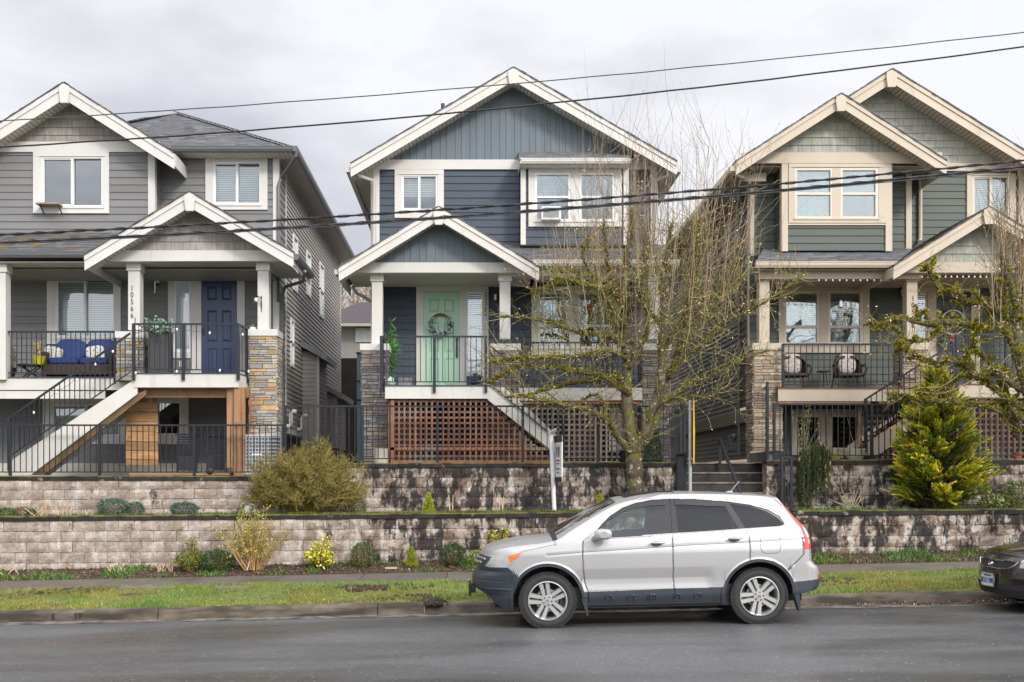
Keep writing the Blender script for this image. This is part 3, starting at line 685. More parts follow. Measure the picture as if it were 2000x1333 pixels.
def column(root, px0, px1, py0, py1, Y, trim, spx0, spx1, sy0, sy1, pal, cap=True, dep=None, ledge=8, name='porch_column'):
    """square timber column (px0..px1, py0 top..py1 bottom) on a stone pier (spx0..spx1, sy0..sy1)"""
    x0, x1 = X(px0, Y), X(px1, Y); d = x1-x0; mb = MB(); mb.box(x0, x1, Y, Y+d, Z(py1, Y), Z(py0, Y)-.001)
    e = .03; ch = 17/F*Y; mb.box(x0-e, x1+e, Y-e, Y+d+e, Z(py0, Y)-ch, Z(py0, Y))
    c = mb.build(name, trim, root, bevel=.005)
    a, b = X(spx0, Y), X(spx1, Y); D = dep or (b-a); ys = Y-.10; zt, zb = Z(sy0, Y), Z(sy1, Y)
    mb = MB(); lh = ledge/F*Y*1.6; mb.box(a-.04, b+.04, ys-.04, ys+D+.04, zt, zt+lh); mb.box(a-.015, b+.015, ys-.015, ys+D+.015, zt-.02, zt)
    mb.build('pier_ledge', trim, c, bevel=.005)
    mb = MB(); stones(mb, FR(ys), a, b, zb, zt-.02, pal); stones(mb, SR(b, 1), ys, ys+D, zb, zt-.02, pal); stones(mb, SR(a, -1), ys, ys+D, zb, zt-.02, pal)
    mb.build('stone_pier', STONE, c); return c
def six_panel_door(root, px0, px1, py0, zb, Y, m, deep=.05):
    x0, x1, z1 = X(px0, Y), X(px1, Y), Z(py0, Y); W = x1-x0; H = z1-zb; mb = MB()
    cols = [(.16, .43), (.57, .84)]; rows = [(.06, .335), (.40, .70), (.80, .93)]
    # stiles and rails in front of sunken panels
    xs = [0, .16, .43, .57, .84, 1]; zs = [0, .06, .335, .40, .70, .80, .93, 1]
    for j in range(7):
        for i in range(5):
            isp = i in (1, 3) and j in (1, 3, 5); a, b, c, d = x0+W*xs[i], x0+W*xs[i+1], zb+H*zs[j], zb+H*zs[j+1]
            if not isp: mb.add([(a, Y, c), (b, Y, c), (b, Y, d), (a, Y, d)], [(0, 1, 2, 3)])
            else:
                s = .022; k = .012; y1 = Y+k
                mb.add([(a, Y, c), (b, Y, c), (b, Y, d), (a, Y, d), (a+s, y1, c+s), (b-s, y1, c+s), (b-s, y1, d-s), (a+s, y1, d-s)], [(0, 1, 5, 4), (1, 2, 6, 5), (2, 3, 7, 6), (3, 0, 4, 7)], (.8, .8, .8))
                r = .05; y2 = Y+.001
                mb.add([(a+s, y1, c+s), (b-s, y1, c+s), (b-s, y1, d-s), (a+s, y1, d-s), (a+r, y2, c+r), (b-r, y2, c+r), (b-r, y2, d-r), (a+r, y2, d-r)], [(4, 5, 6, 7), (0, 1, 5, 4), (1, 2, 6, 5), (2, 3, 7, 6), (3, 0, 4, 7)])
    mb.box(x0, x1, Y+.013, Y+.05, zb, z1)
    return mb.build('door', m, root)
def gutter(mb, x0, x1, Y, z, h=.12, d=.11):
    prof = [(0, 0), (-.0, -h*.55), (d*.25, -h), (d, -h), (d, 0)]
    vs = [(x, Y+a, z+b) for x in (x0, x1) for a, b in prof]; n = 5
    mb.add(vs, [(i, i+n, (i+1) % n+n, (i+1) % n) for i in range(n)]+[(0, 1, 2, 3, 4), (9, 8, 7, 6, 5)])
    mb.box(x0, x1, Y-.008, Y+.01, z-.02, z+.002)
def lantern(root, px, py, Y, clear=True):
    x, z = X(px, Y), Z(py, Y); y = Y-.12; mb = MB()
    mb.box(x-.05, x+.05, Y-.02, Y+.01, z+.02, z+.16); mb.tube([(x, Y-.01, z+.12), (x, y-.01, z+.19), (x, y, z+.13)], .012, 6)
    mb.lathe([(.0, .15), (.03, .13), (.075, .05), (.07, .04)], (x, y, z), 10); mb.lathe([(.05, -.12), (.035, -.15), (.0, -.2)], (x, y, z), 10)
    o = mb.build('wall_lantern', IRON, root)
    MB().lathe([(.062, .045), (.045, -.11), (.0, -.14)], (x, y, z), 10).build('lamp_glass', mat('frosted_lamp_glass', (.55, .5, .36), .2, .1, 4), o)
def numbers(root, s, px, py0, py1, Y, m, size=.16):
    mb = MB(); n = len(s)
    for i, ch in enumerate(s):
        zc = Z(py0+(py1-py0)*(i+.5)/n, Y); xc = X(px, Y)
        text(mb, ch, size, lambda u, v, k, xc=xc, zc=zc: (xc+u*.8, Y-.006-k, zc+v))
    mb.build('house_number', m, root)
BLK = mat('number_black', (.02, .02, .02), .5)
def downpipe(root, pts, m, r=.037):
    return MB().tube(pts, r, 8).build('downpipe', m, root, smooth=True)
PAL1 = [(.42, .36, .27), (.50, .31, .14), (.33, .31, .28), (.26, .25, .24), (.48, .42, .33), (.38, .34, .28), (.42, .39, .34)]
PAL2 = [(.20, .18, .165), (.26, .20, .15), (.18, .14, .12), (.24, .23, .22), (.15, .13, .125), (.28, .235, .19), (.15, .155, .165)]
PAL3 = [(.42, .32, .22), (.46, .37, .27), (.34, .26, .18), (.42, .36, .28), (.29, .23, .18), (.5, .42, .32)]

# ================================================================ HOUSE 1: LIGHT GREY HOUSE
H1 = empty('house', (X(200, 24), 24, YZ1), 'light grey two-storey house with navy front door and white trim', 'house')
Y1, Y1L = 24.2, 23.7                       # recessed right wall; projecting left wall
PF1 = 4.02                                 # porch floor level
XR1 = X(543, Y1)
hR, hL, hB = [], [], []
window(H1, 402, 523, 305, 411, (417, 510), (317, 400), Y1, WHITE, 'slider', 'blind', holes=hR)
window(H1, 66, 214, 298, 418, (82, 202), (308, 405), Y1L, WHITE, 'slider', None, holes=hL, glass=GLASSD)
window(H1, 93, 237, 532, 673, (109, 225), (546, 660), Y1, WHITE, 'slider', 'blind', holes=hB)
# door wall: trim surround with side light
zd = PF1
mbw = MB()
for a, b, c, d in ((328, 478, 529, 540), (328, 339, 540, 700), (372, 393, 540, 737), (463, 478, 540, 737), (339, 372, 688, 700)):
    mbw.pbox(a, b, c, d, Y1-.05, .06)
o = mbw.build('door_surround', WHITE, H1, bevel=.004)
hB.append((X(329, Y1), X(477, Y1), Z(736, Y1), Z(530, Y1)))
mb = MB(); mb.pbox(339, 372, 540, 546, Y1-.03, .06); mb.pbox(339, 342, 546, 688, Y1-.03, .06); mb.pbox(369, 372, 546, 688, Y1-.03, .06); mb.pbox(342, 369, 682, 688, Y1-.03, .06)
sl_ = mb.build('side_light', VINYLW, H1); MB().pbox(342, 369, 546, 682, Y1, .005).build('pane', GLASS, sl_)
mb = MB(); n = 36
for i in range(n):
    za = Z(682, Y1)+(Z(546, Y1)-Z(682, Y1))*i/n; mb.add([(X(342, Y1), Y1+.06, za), (X(369, Y1), Y1+.06, za), (X(369, Y1), Y1+.08, za+.045), (X(342, Y1), Y1+.08, za+.045)], [(0, 1, 2, 3)])
mb.build('blind', BLIND, sl_)
dr = six_panel_door(H1, 393, 463, 546, PF1+.02, Y1-.02, DOORB)
mb = MB(); mb.box(X(395, Y1), X(400, Y1), Y1-.04, Y1-.018, Z(655, Y1), Z(641, Y1)); mb.tube([(X(397.5, Y1), Y1-.03, Z(646, Y1)), (X(397.5, Y1), Y1-.09, Z(647, Y1)), (X(397.5, Y1), Y1-.03, Z(652, Y1))], .009, 6); mb.build('handle', IRON, dr)
mb = MB(); mb.pbox(328, 372, 700, 737, Y1-.01, .05, (1, 1, 1)); mb.build('panel_below_side_light', GREY1, H1)
MB().pbox(350, 360, 705, 717, Y1-.03, .02).build('outlet_box', VINYLW, H1)
# walls
mb = MB(); lap(mb, FR(Y1), X(303, Y1), X(543, Y1), PF1+2.1, Z(298, Y1), .166, .018, hR+hB)
lap(mb, FR(Y1), X(-60, Y1), X(302.5, Y1), PF1+2.1, PF1+2.95, .166, .018, hB)
lap(mb, FR(Y1), X(-60, Y1), X(543, Y1), PF1-.1, PF1+2.099, .166, .018, hB)
mb.build('front_siding', GREY1, H1)
mb = MB(); lap(mb, FR(Y1L), X(-150, Y1L), X(301, Y1L), Z(462, Y1L), Z(296, Y1L), .166, .018, hL)
lap(mb, SR(X(301, Y1L), 1), Y1L, Y1, Z(462, Y1L), Z(296, Y1L), .166, .012); mb.build('front_siding', GREY1, H1)
gl = lambda z: X(-150, Y1L)
mb = MB()
Yf1 = 23.2
lf = lambda z: X(125, Y1L)-(Z(168, Y1L)-z)/.68; rf = lambda z: X(125, Y1L)+(Z(168, Y1L)-z)/.68
sf1 = (Z(165, Yf1)-Z(300, Yf1))/(X(340, Yf1)-X(125, Yf1))
lf = lambda z: X(125, Y1L)-max(0, (Z(176, Y1L)-z)/sf1); rf = lambda z: X(125, Y1L)+max(0, (Z(176, Y1L)-z)/sf1)
lap(mb, FR(Y1L), 0, 0, Z(280, Y1L), Z(176, Y1L), .178, .02, ul=lf, ur=rf, joint=.2, tone=.06); mb.build('gable_shake', GREY1D, H1)
mb = MB(); mb.pbox(-150, 312, 277, 297, Y1L-.05, .07); mb.pbox(289, 301, 297, 430, Y1L-.045, .06); mb.box(X(301, Y1L)-.005, X(301, Y1L)+.03, Y1L-.04, Y1L+.1, Z(462, Y1L), Z(297, Y1L))
mb.pbox(533, 543, 308, 500, Y1-.045, .06); mb.box(XR1-.005, XR1+.03, Y1-.04, Y1+.1, YZ1+.3, Z(306, Y1)); mb.pbox(533, 543, 500, 760, Y1-.045, .06)
mb.build('corner_trim', WHITE, H1)
gable(H1, (125, 163), (-90, 300), (340, 300), Yf1, Y1L-.02, 29, 26, WHITE, SOFFIT, SHINGM, kw=(20, 17, 36))
# hipped main roof and its eaves
Ye = 23.75; ze = Z(290, Ye); xe = X(572, Ye); yb1 = 36.0
ap1 = Vector((X(345, 27.5), 27.5, Z(222, 27.5))); apb = Vector((ap1.x, 33, ap1.z)); xl1 = ap1.x-(xe-ap1.x)
mb = MB()
shingles(mb, (X(255, Ye), Ye, ze), (xe, Ye, ze), ap1, ap1-Vector((.4, 0, .05)))
shingles(mb, (xl1, Ye+.3, ze), (X(255, Ye), Ye+.002, ze), ap1-Vector((.4, 0, .05)), ap1-Vector((.8, 0, .1)))
shingles(mb, (xe, Ye, ze), (xe, yb1, ze), apb, ap1); shingles(mb, (xe, yb1, ze), (xl1, yb1, ze), apb, apb); shingles(mb, (xl1, yb1, ze), (xl1, Ye, ze), ap1, apb)
rf1 = mb.build('main_roof', SHING, H1)
mb = MB(); e_, f_ = Vector((xe, Ye, ze)), ap1                            # hip cap shingles with moss
for k in range(26):
    p = e_.lerp(f_, k/26); q = e_.lerp(f_, (k+1.1)/26); mb.bar(p+Vector((0, 0, .03)), q+Vector((0, 0, .045)), .18, .02, jc(.2))
mb.build('hip_caps', SHINGM, rf1)
mb = MB(); gutter(mb, X(336, Ye), xe, Ye-.12, ze+.02); 
prof = [(0, 0), (0, -.066), (-.03, -.12), (-.11, -.12), (-.11, 0)]
vs = [(xe+.12+a, y, ze+.02+b) for y in (Ye-.12, yb1) for a, b in prof]; mb.add(vs, [(i, (i+1) % 5, (i+1) % 5+5, i+5) for i in range(5)]+[(0, 1, 2, 3, 4), (9, 8, 7, 6, 5)])
mb.build('gutter', GUTG, rf1)
mb = MB(); zs_ = ze-.10; x = X(303, Ye)
while x < xe: mb.box(x, min(x+.09, xe), Ye-.01, Y1, zs_-.006, zs_, jc(.04)); x += .1
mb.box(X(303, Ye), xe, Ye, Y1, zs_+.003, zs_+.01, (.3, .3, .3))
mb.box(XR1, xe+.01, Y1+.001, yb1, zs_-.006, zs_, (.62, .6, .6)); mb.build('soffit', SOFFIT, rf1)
mb = MB(); mb.box(X(303, Y1), XR1, Y1-.03, Y1+.02, Z(308, Y1), zs_-.008, (.2, .2, .2)); mb.build('frieze', GREY1, H1)
# right side wall (upper storeys in vinyl), jog and lower part
zsT = zs_-.02; mb = MB(); Yc = Y1+.9
hs = [(26.1, 26.75, 6.55, 7.95), (28.2, 28.9, 6.8, 8.0), (30.6, 31.4, 6.6, 8.2), (25.75, 26.2, 4.6, 5.8)]
lap(mb, SR(XR1, 1), Y1, Yc, YZ1+.3, zsT, .166, .016); mb.build('side_siding', GREY1, H1)
mb = MB(); lap(mb, SR(XR1, 1), Yc+.08, 35.4, 3.0, zsT, .115, .022, hs, tone=.03)
lap(mb, SR(XR1-.5, 1), Yc, 35.4, YZ1+.2, 3.0, .115, .022, tone=.03); mb.build('side_siding', VINYL1, H1)
mb = MB(); mb.box(XR1-.01, XR1+.025, Yc, Yc+.09, 3.0, zsT); mb.box(XR1-.01, XR1+.03, Y1+.1, 35.4, 2.93, 3.03); mb.box(XR1-.02, XR1+.03, 35.4, 35.5, YZ1, zsT); mb.build('corner_trim', GUTW, H1)
MB().box(XR1-.48, XR1-.01, Y1+.1, 35.4, 2.965, 2.99).build('overhang_soffit', SOFFITB, H1)
mb = MB()
for yy in (25.2, 28.6): mb.box(XR1-.12, XR1-.01, yy, yy+.12, YZ1, 2.96)
mb.build('corner_trim', GUTW, H1)
for k, (y0_, y1_, z0_, z1_) in enumerate(hs):
    m1 = MB()
    for q in ((y0_, y1_, z0_, z0_+.07), (y0_, y1_, z1_-.07, z1_), (y0_, y0_+.07, z0_+.07, z1_-.07), (y1_-.07, y1_, z0_+.07, z1_-.07), (y0_, y1_, (z0_+z1_)/2-.03, (z0_+z1_)/2+.03)): m1.box(XR1-.02, XR1+.045, *q)
    ww = m1.build('window', VINYLW, H1); MB().box(XR1-.002, XR1+.003, y0_+.07, y1_-.07, z0_+.07, z1_-.07).build('pane', GLASSD, ww)
    MB().box(XR1-.09, XR1-.06, y0_, y1_, z0_, z1_, (1, 1, 1) if k != 2 else (.05, .05, .05)).build('blind', BLIND, ww)
# chimney-like bump-outs on the side wall with sloping caps
mb = MB(); b0, b1 = 28.0, 31.0
for a, b, pr, zt in ((27.6, 29.2, .42, 5.3), (31.2, 33.4, .42, 4.55)):
    m1 = MB(); lap(m1, SR(XR1+pr, 1), a, b, YZ1+.9, zt-.25, .115, .02, tone=.03); lap(m1, FR(a), XR1, XR1+pr, YZ1+.9, zt-.1, .115, .016, tone=.03)
    cs = m1.build('side_bay', VINYL1, H1)
    m2 = MB(); m2.box(XR1+pr-.03, XR1+pr+.03, a-.03, a+.1, YZ1+.9, zt-.2); m2.build('bay_corner_board', GUTW, cs)
    m3 = MB(); m3.add([(XR1, a-.2, zt+.15), (XR1, b+.2, zt+.15), (XR1+pr+.25, b+.2, zt-.22), (XR1+pr+.25, a-.2, zt-.22)], [(3, 2, 1, 0)]); m3.add([(XR1, a-.2, zt+.0), (XR1, a-.2, zt+.16), (XR1+pr+.25, a-.2, zt-.20), (XR1+pr+.25, a-.2, zt-.36)], [(0, 3, 2, 1)], (2.2, 2.1, 2)); m3.add([(XR1+pr+.25, a-.2, zt-.36), (XR1+pr+.25, b+.2, zt-.36), (XR1+pr+.25, b+.2, zt-.2), (XR1+pr+.25, a-.2, zt-.2)], [(0, 1, 2, 3)], (2, 2, 2)); m3.add([(XR1, a-.2, zt-.05), (XR1, b+.2, zt-.05), (XR1+pr+.25, b+.2, zt-.37), (XR1+pr+.25, a-.2, zt-.37)], [(0, 1, 2, 3)], (1.4, 1.4, 1.3)); m3.build('bay_roof', GUTG, cs)
for yy, zz in ((25.1, 3.1), (26.7, 3.1)):
    MB().tube([(XR1+.02, yy, zz), (XR1+.1, yy, zz), (XR1+.14, yy, zz+.04), (XR1+.14, yy, zz+.3), (XR1+.2, yy, zz+.36), (XR1+.28, yy, zz+.34)], .045, 8).build('vent_pipe', mat('pvc_white', (.6, .58, .52), .5), H1, smooth=True)
# lower front storey
hG = []
window(H1, 85, 250, 778, 868, (103, 235), (790, 852), Y1, WHITE, 'slider', 'blind', holes=hG)
window(H1, 290, 369, 760, 868, (307, 354), (785, 850), Y1, WHITE, 'fixed', None, holes=hG, sill=False)
mb = MB(); lap(mb, FR(Y1), X(-60, Y1), XR1, YZ1+.33, PF1-.12, .166, .018, hG); mb.build('lower_siding', mat('dark_grey_siding', (.14, .14, .143), .6, .08, 1.6, .2, 60, (.3, 1, 4)), H1)
MB().box(X(-60, Y1), XR1, Y1-.01, Y1+.3, YZ1-.2, YZ1+.33).build('foundation', FOUND, H1)
# left porch deck, fascia, railing
Yd = 22.6
mb = MB(); mb.pbox(-160, 264, 739, 762, Yd, .05); mb.pbox(-160, 205, 764, 779, Yd+.02, .05); mb.box(X(-160, Yd), X(264, Yd), Yd+.05, Y1, PF1-.12, PF1-.02, (.3, .3, .3)); pd = mb.build('porch_deck', WHITE2, H1)
mb = MB()
x = X(-160, Yd)
mb.box(x, XR1, Yd-.02, Y1, PF1-.018, PF1+.008, (.5, .55, .65)); mb.build('deck_boards', GUTG, pd)
railing(H1, (X(-160, Yd), Yd+.02, PF1+.01), (X(224, Yd), Yd+.02, PF1+.01), h=.97, gap=.104)
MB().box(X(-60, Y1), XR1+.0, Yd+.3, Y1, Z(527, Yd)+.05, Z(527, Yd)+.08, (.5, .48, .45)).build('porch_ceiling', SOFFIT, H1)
# shed roof over the left porch
mb = MB(); Yg = 22.35; zg = Z(494, Yg); shingles(mb, (X(-160, Yg), Yg, zg), (X(215, Yg), Yg, zg), (X(330, Y1L), Y1L-.02, Z(455, Y1L)), (X(-160, Y1L), Y1L-.02, Z(455, Y1L)))
pr1 = mb.build('porch_roof', SHINGM, H1)
mb = MB(); gutter(mb, X(-160, Yg), X(178, Yg), Yg-.11, zg+.01, .13); mb.build('gutter', GUTG, pr1)
mb = MB(); x = X(-160, Yg); zz = Z(512, Yg)
while x < X(250, Yg): mb.box(x, x+.09, Yg, Y1, zz-.006, zz, jc(.05)); x += .1
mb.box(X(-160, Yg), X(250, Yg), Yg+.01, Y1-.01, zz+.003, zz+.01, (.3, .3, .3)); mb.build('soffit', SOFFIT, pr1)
# porch gable
Yp = 21.9
g1 = gable(H1, (370, 376), (165, 500), (572, 494), Yp, Yp+.45, Y1, 25, WHITE, SOFFIT, SHINGM, rname='porch_gable_roof', kw=(21, 17, 34))
sg = (Z(376, Yp)-Z(494, Yp))/(X(572, Yp)-X(370, Yp)); Yq = Yp+.45
lf = lambda z: X(370, Yq)-max(0, (Z(392, Yq)-z)/sg); rf = lambda z: X(370, Yq)+max(0, (Z(392, Yq)-z)/sg)
mb = MB(); lap(mb, FR(Yq), 0, 0, Z(489, Yq), Z(392, Yq), .178, .02, ul=lf, ur=rf, joint=.2, tone=.06); mb.build('porch_gable_shake', GREY1D, H1)
mb = MB(); mb.pprism([(212, 511), (240, 489), (516, 489), (562, 510)], Yq-.06, .3)
for px in (262, 515): mb.box(X(px, Yq)-.08, X(px, Yq)+.08, Yq+.2, Y1, Z(511, Yq), Z(511, Yq)+.22)
bm_ = mb.build('porch_beam', WHITE, H1, bevel=.004)
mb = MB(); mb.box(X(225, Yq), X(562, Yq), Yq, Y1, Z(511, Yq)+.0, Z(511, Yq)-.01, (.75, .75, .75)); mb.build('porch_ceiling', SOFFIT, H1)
Ycol = 22.5
column(H1, 250, 273, 512, 645, Ycol, WHITE, 232, 283, 662, 745, PAL1)
column(H1, 503, 525, 512, 645, Ycol, WHITE, 490, 541, 658, 916, PAL1)
column(H1, -12, 11, 515, 742, Ycol, WHITE, -60, -22, 660, 745, PAL1)
numbers(H1, '10566', 258, 557, 624, Ycol, BLK, .165)
lantern(H1, 311, 546, Y1)
mb = MB(); xb, zb_ = X(511, Ycol), Z(594, Ycol); mb.box(xb-.006, xb+.006, Ycol-.015, Ycol+.0, zb_-.17, zb_+.17)
mb.tube([(xb, Ycol-.01, zb_+.12), (xb-.06, Ycol-.06, zb_+.15), (xb-.13, Ycol-.1, zb_+.2)], .008, 5); mb.tube([(xb, Ycol-.01, zb_-.1), (xb-.02, Ycol-.05, zb_+.05), (xb-.09, Ycol-.08, zb_+.12), (xb-.06, Ycol-.06, zb_+.15)], .007, 5)
hb = mb.build('plant_bracket', IRON, H1)
MB().ell((xb-.1, Ycol-.09, zb_+.07), (.045, .045, .05)).build('bulb', PAPERW, hb, smooth=True)
downpipe(H1, [(X(580, 23.6), 23.62, ze-.1), (X(577, 23.6), 23.62, ze-.22), (X(545, 23.9), Y1-.05, ze-.55), (X(543, 24.1), Y1-.07, ze-.75), (X(543, 24.1), Y1-.07, 5.9)], GUTG)
downpipe(H1, [(X(596, 22.6), 22.6, Z(530, 22.6)), (X(590, 22.8), 22.9, Z(545, 22.6)), (X(556, 24), Y1-.15, Z(560, 24)), (X(549, 24), Y1-.08, Z(575, 24)), (X(549, 24), Y1-.08, 2.0)], GUTG)
mb = MB(); pz = Z(494, Yp); xg = X(572, Yp)+.02                           # side gutter of the porch gable
prof = [(0, 0), (0, -.066), (-.03, -.12), (-.11, -.12), (-.11, 0)]
vs = [(xg+.11+a, y, pz-.02+b) for y in (Yp+.02, Y1-.2) for a, b in prof]; mb.add(vs, [(i, (i+1) % 5, (i+1) % 5+5, i+5) for i in range(5)]+[(0, 1, 2, 3, 4), (9, 8, 7, 6, 5)]); mb.build('gutter', GUTG, g1)
# projecting landing
Ya = 21.75; x0_, x1_ = X(262, Ya), X(466, Ya); xc = X(487, 22.6)
poly = [(x0_, Ya), (x1_, Ya), (xc, 22.4), (xc, Y1), (x0_, Y1)]
def slab(poly, z0, z1, col=(1, 1, 1), mb=None):
    mb = mb or MB(); n = len(poly); vs = [(x, y, z0) for x, y in poly]+[(x, y, z1) for x, y in poly]
    mb.add(vs, [tuple(range(n-1, -1, -1)), tuple(range(n, 2*n))]+[(i, (i+1) % n, (i+1) % n+n, i+n) for i in range(n)], col); return mb
PFa = Z(731, Ya)
ld = slab(poly, Z(757, Ya), PFa).build('landing', WHITE2, H1)
slab([(x0_-.01, Ya-.015), (x1_+.01, Ya-.015), (xc+.01, 22.4), (xc+.01, Y1-.1), (x0_-.01, Y1-.1)], PFa+.001, PFa+.02, (.45, .5, .6)).build('deck_edge', GUTG, ld)
railing(H1, (x0_+.0, Ya-.03, PFa), (x1_, Ya-.03, PFa), h=1.03, gap=.104, posts=(0, .475, 1), base_drop=.13, pw=.06)
railing(H1, (x1_, Ya-.03, PFa), (xc, 22.35, PFa), h=1.03, gap=.1, posts=(1,), base_drop=.13)
# stair down to the left
sx0, sx1 = X(262, Ya), X(20, 21.7); sz0, sz1 = Z(757, Ya), YZ1+.04
mb = MB(); Yst = Ya+.02
mb.pprism([(268, 738), (268, 768), (56, 928), (14, 928), (14, 905)], Yst, .045); mb.pprism([(268, 764), (268, 770), (60, 928), (52, 928)], Yst-.012, .06)
st = mb.build('stair', WHITE2, H1)
MB().prism([(X(a, Yst), Z(b, Yst)) for a, b in [(268, 738), (268, 768), (56, 928), (14, 928), (14, 905)]], Yst+1.05, Yst+1.09).build('stringer', WHITE2, st)
mb = MB()
mb.pprism([(272, 768), (285, 762), (285, 772), (85, 928), (58, 928)], Yst+.05, .06); mb.pprism([(272, 768), (285, 762), (285, 772), (85, 928), (58, 928)], Yst+.9, .06)
n = 11
for i in range(n):
    t = (i+.5)/n; xx = x0_+(X(30, Yst)-x0_)*t; zz = PFa-.19-(PFa-.19-(YZ1+.1))*t; mb.box(xx-.15, xx+.13, Yst+.05, Yst+1.04, zz, zz+.035, jc(.15))
mb.build('tread', mat('dark_stair_timber', (.16, .095, .045), .8, .35, 4, .3, 40, tint=(.10, .10, .03), tp=(.6, .7), ts=3), st)  # darker copy of the cedar, with olive blotches, for treads and under-stair boards
rl = railing(H1, (X(256, Yst), Ya-.03, PFa-.09), (X(20, Yst), Ya-.03, Z(905, Ya)), h=.93, gap=.104, bot=.13, posts=(1,), pw=.055)
# timber frame under the landing
mb = MB(); mb.pbox(262, 487, 757, 777, Ya+.25, .12, (.75, .75, .75)); mb.pbox(443, 456, 757, 914, Ya+.12, .12, (1.1, 1.1, 1.1))
for i in range(8): mb.box(X(458+i*2.6, Ya+.1), X(460+i*2.6, Ya+.1), Ya+.04+.0*i, Ya+.09, YZ1+.02, PFa-.28, jc(.25))
mb.pbox(457, 479, 757, 912, Ya+.1, .03, (.9, .9, .9)); mb.build('landing_timber', CEDAR, H1)
lattice(H1, [(X(480, Ya), YZ1+.9), (X(489, Ya), YZ1+.9), (X(489, Ya), PFa-.4), (X(480, Ya), PFa-.4)], Ya+.3, LATT)
mb = MB(); mb.box(X(245, Ya), X(443, Ya), Ya+.25, Ya+1.2, YZ1+.04, YZ1+.08); mb.box(X(245, Ya), X(443, Ya), Ya+.26, Ya+.30, YZ1-.05, YZ1+.0, (1.3, 1.2, 1))
mb.build('low_deck', CEDARH, H1)
# ================================================================ HOUSE 2: NAVY HOUSE
H2 = empty('house', (X(1010, 24), 24, YZ2), 'navy two-storey house with mint green front door and cedar lattice below its porch', 'house')
Y2 = 24.0; PF2 = 3.80; XL2, XR2 = X(738, Y2), X(1283, Y2)
hU, hD, hLo = [], [], []
window(H2, 771, 867, 331, 427, (784, 854), (343, 412), Y2, WHITE2, 'slider', 'blind', lower_dark=True, holes=hU)
for a, b in ((738, 1017), (1228, 1283)): lap(MB(), FR(Y2), X(a, Y2), X(b, Y2), PF2+2.3, Z(329, Y2), .166, .018, hU).build('front_siding', NAVY, H2)
mb = MB()
window(H2, 1038, 1212, 560, 695, (1049, 1200), (572, 680), Y2, WHITE2, 'none', None, holes=hD)
hD.append((X(813, Y2), X(954, Y2), PF2, Z(556, Y2)))
lap(mb, FR(Y2), XL2, XR2, PF2-.05, PF2+2.299, .166, .018, hD); lap(mb, FR(Y2), X(1017, Y2), X(1228, Y2), PF2+2.3, PF2+3.3, .166, .018)
mb.build('front_siding', NAVY, H2)
# the wide porch window: two hung lights with half-drawn blinds
for a, b in ((1051, 1116), (1128, 1198)):
    mb = MB()
    for q in ((a, b, 572, 575), (a, b, 677, 680), (a, a+4, 575, 677), (b-4, b, 575, 677), (a+4, b-4, 634, 639)): mb.pbox(*q, Y2-.045, .06)
    sw = mb.build('sash_window', VINYLW, H2); MB().pbox(a+4, b-4, 575, 677, Y2-.01, .004).build('pane', GLASS, sw)
    mb = MB(); zz = Z(634, Y2); i = 0
    while zz < Z(575, Y2): mb.add([(X(a+3, Y2), Y2+.05, zz), (X(b-3, Y2), Y2+.05, zz), (X(b-3, Y2), Y2+.065, zz+.03), (X(a+3, Y2), Y2+.065, zz+.03)], [(0, 1, 2, 3)], jc(.03)); zz += .033
    mb.build('blind', BLIND, sw)
    mb = MB(); zz = Z(677, Y2)
    while zz < Z(639, Y2): mb.add([(X(a+3, Y2), Y2+.09, zz), (X(b-3, Y2), Y2+.09, zz), (X(b-3, Y2), Y2+.105, zz+.03), (X(a+3, Y2), Y2+.105, zz+.03)], [(0, 1, 2, 3)], (.55, .6, .64)); zz += .05
    mb.build('blind', BLIND, sw)
MB().pbox(1116, 1128, 572, 680, Y2-.05, .06).build('window_mullion', WHITE2, H2)
# door
mb = MB()
for a, b, c, d in ((813, 954, 556, 570), (813, 827, 570, 760), (898, 911, 570, 760), (944, 954, 570, 760), (911, 944, 727, 735)): mb.pbox(a, b, c, d, Y2-.055, .06)
mb.build('door_surround', WHITE2, H2, bevel=.004)
MB().pbox(911, 944, 735, 762, Y2-.02, .04).build('panel_below_side_light', NAVY, H2)
mb = MB()
for q in ((911, 944, 570, 575), (911, 914, 575, 727), (941, 944, 575, 727)): mb.pbox(*q, Y2-.035, .05)
slt = mb.build('side_light', VINYLW, H2); MB().pbox(914, 941, 575, 727, Y2-.005, .004).build('pane', GLASS, slt)
mb = MB(); zz = Z(727, Y2)
while zz < Z(575, Y2): mb.add([(X(914, Y2), Y2+.03, zz), (X(941, Y2), Y2+.03, zz), (X(941, Y2), Y2+.05, zz+.04), (X(914, Y2), Y2+.05, zz+.04)], [(0, 1, 2, 3)], jc(.03)); zz += .045
mb.build('blind', BLIND, slt)
d2 = six_panel_door(H2, 827, 898, 571, PF2+.02, Y2-.02, DOORG)
mb = MB(); xx = X(892.5, Y2)
mb.box(xx-.02, xx+.02, Y2-.045, Y2-.02, Z(700, Y2), Z(665, Y2)); mb.box(xx-.028, xx+.028, Y2-.06, Y2-.02, Z(667, Y2), Z(659, Y2)); mb.tube([(xx, Y2-.04, Z(674, Y2)), (xx, Y2-.1, Z(677, Y2)), (xx, Y2-.1, Z(693, Y2)), (xx, Y2-.04, Z(696, Y2))], .011, 6); mb.build('handle', IRON, d2)
numbers(H2, '10562', 949, 565, 619, Y2-.055, BLK, .16)
mb = MB(); mb.pbox(963, 971, 573, 590, Y2-.1, .08); la = mb.build('wall_lantern', IRON, H2); MB().pbox(965, 969.5, 575, 586, Y2-.11, .02).build('lamp_glass', mat('lit_white_lamp', (.8, .8, .82), .3), la)
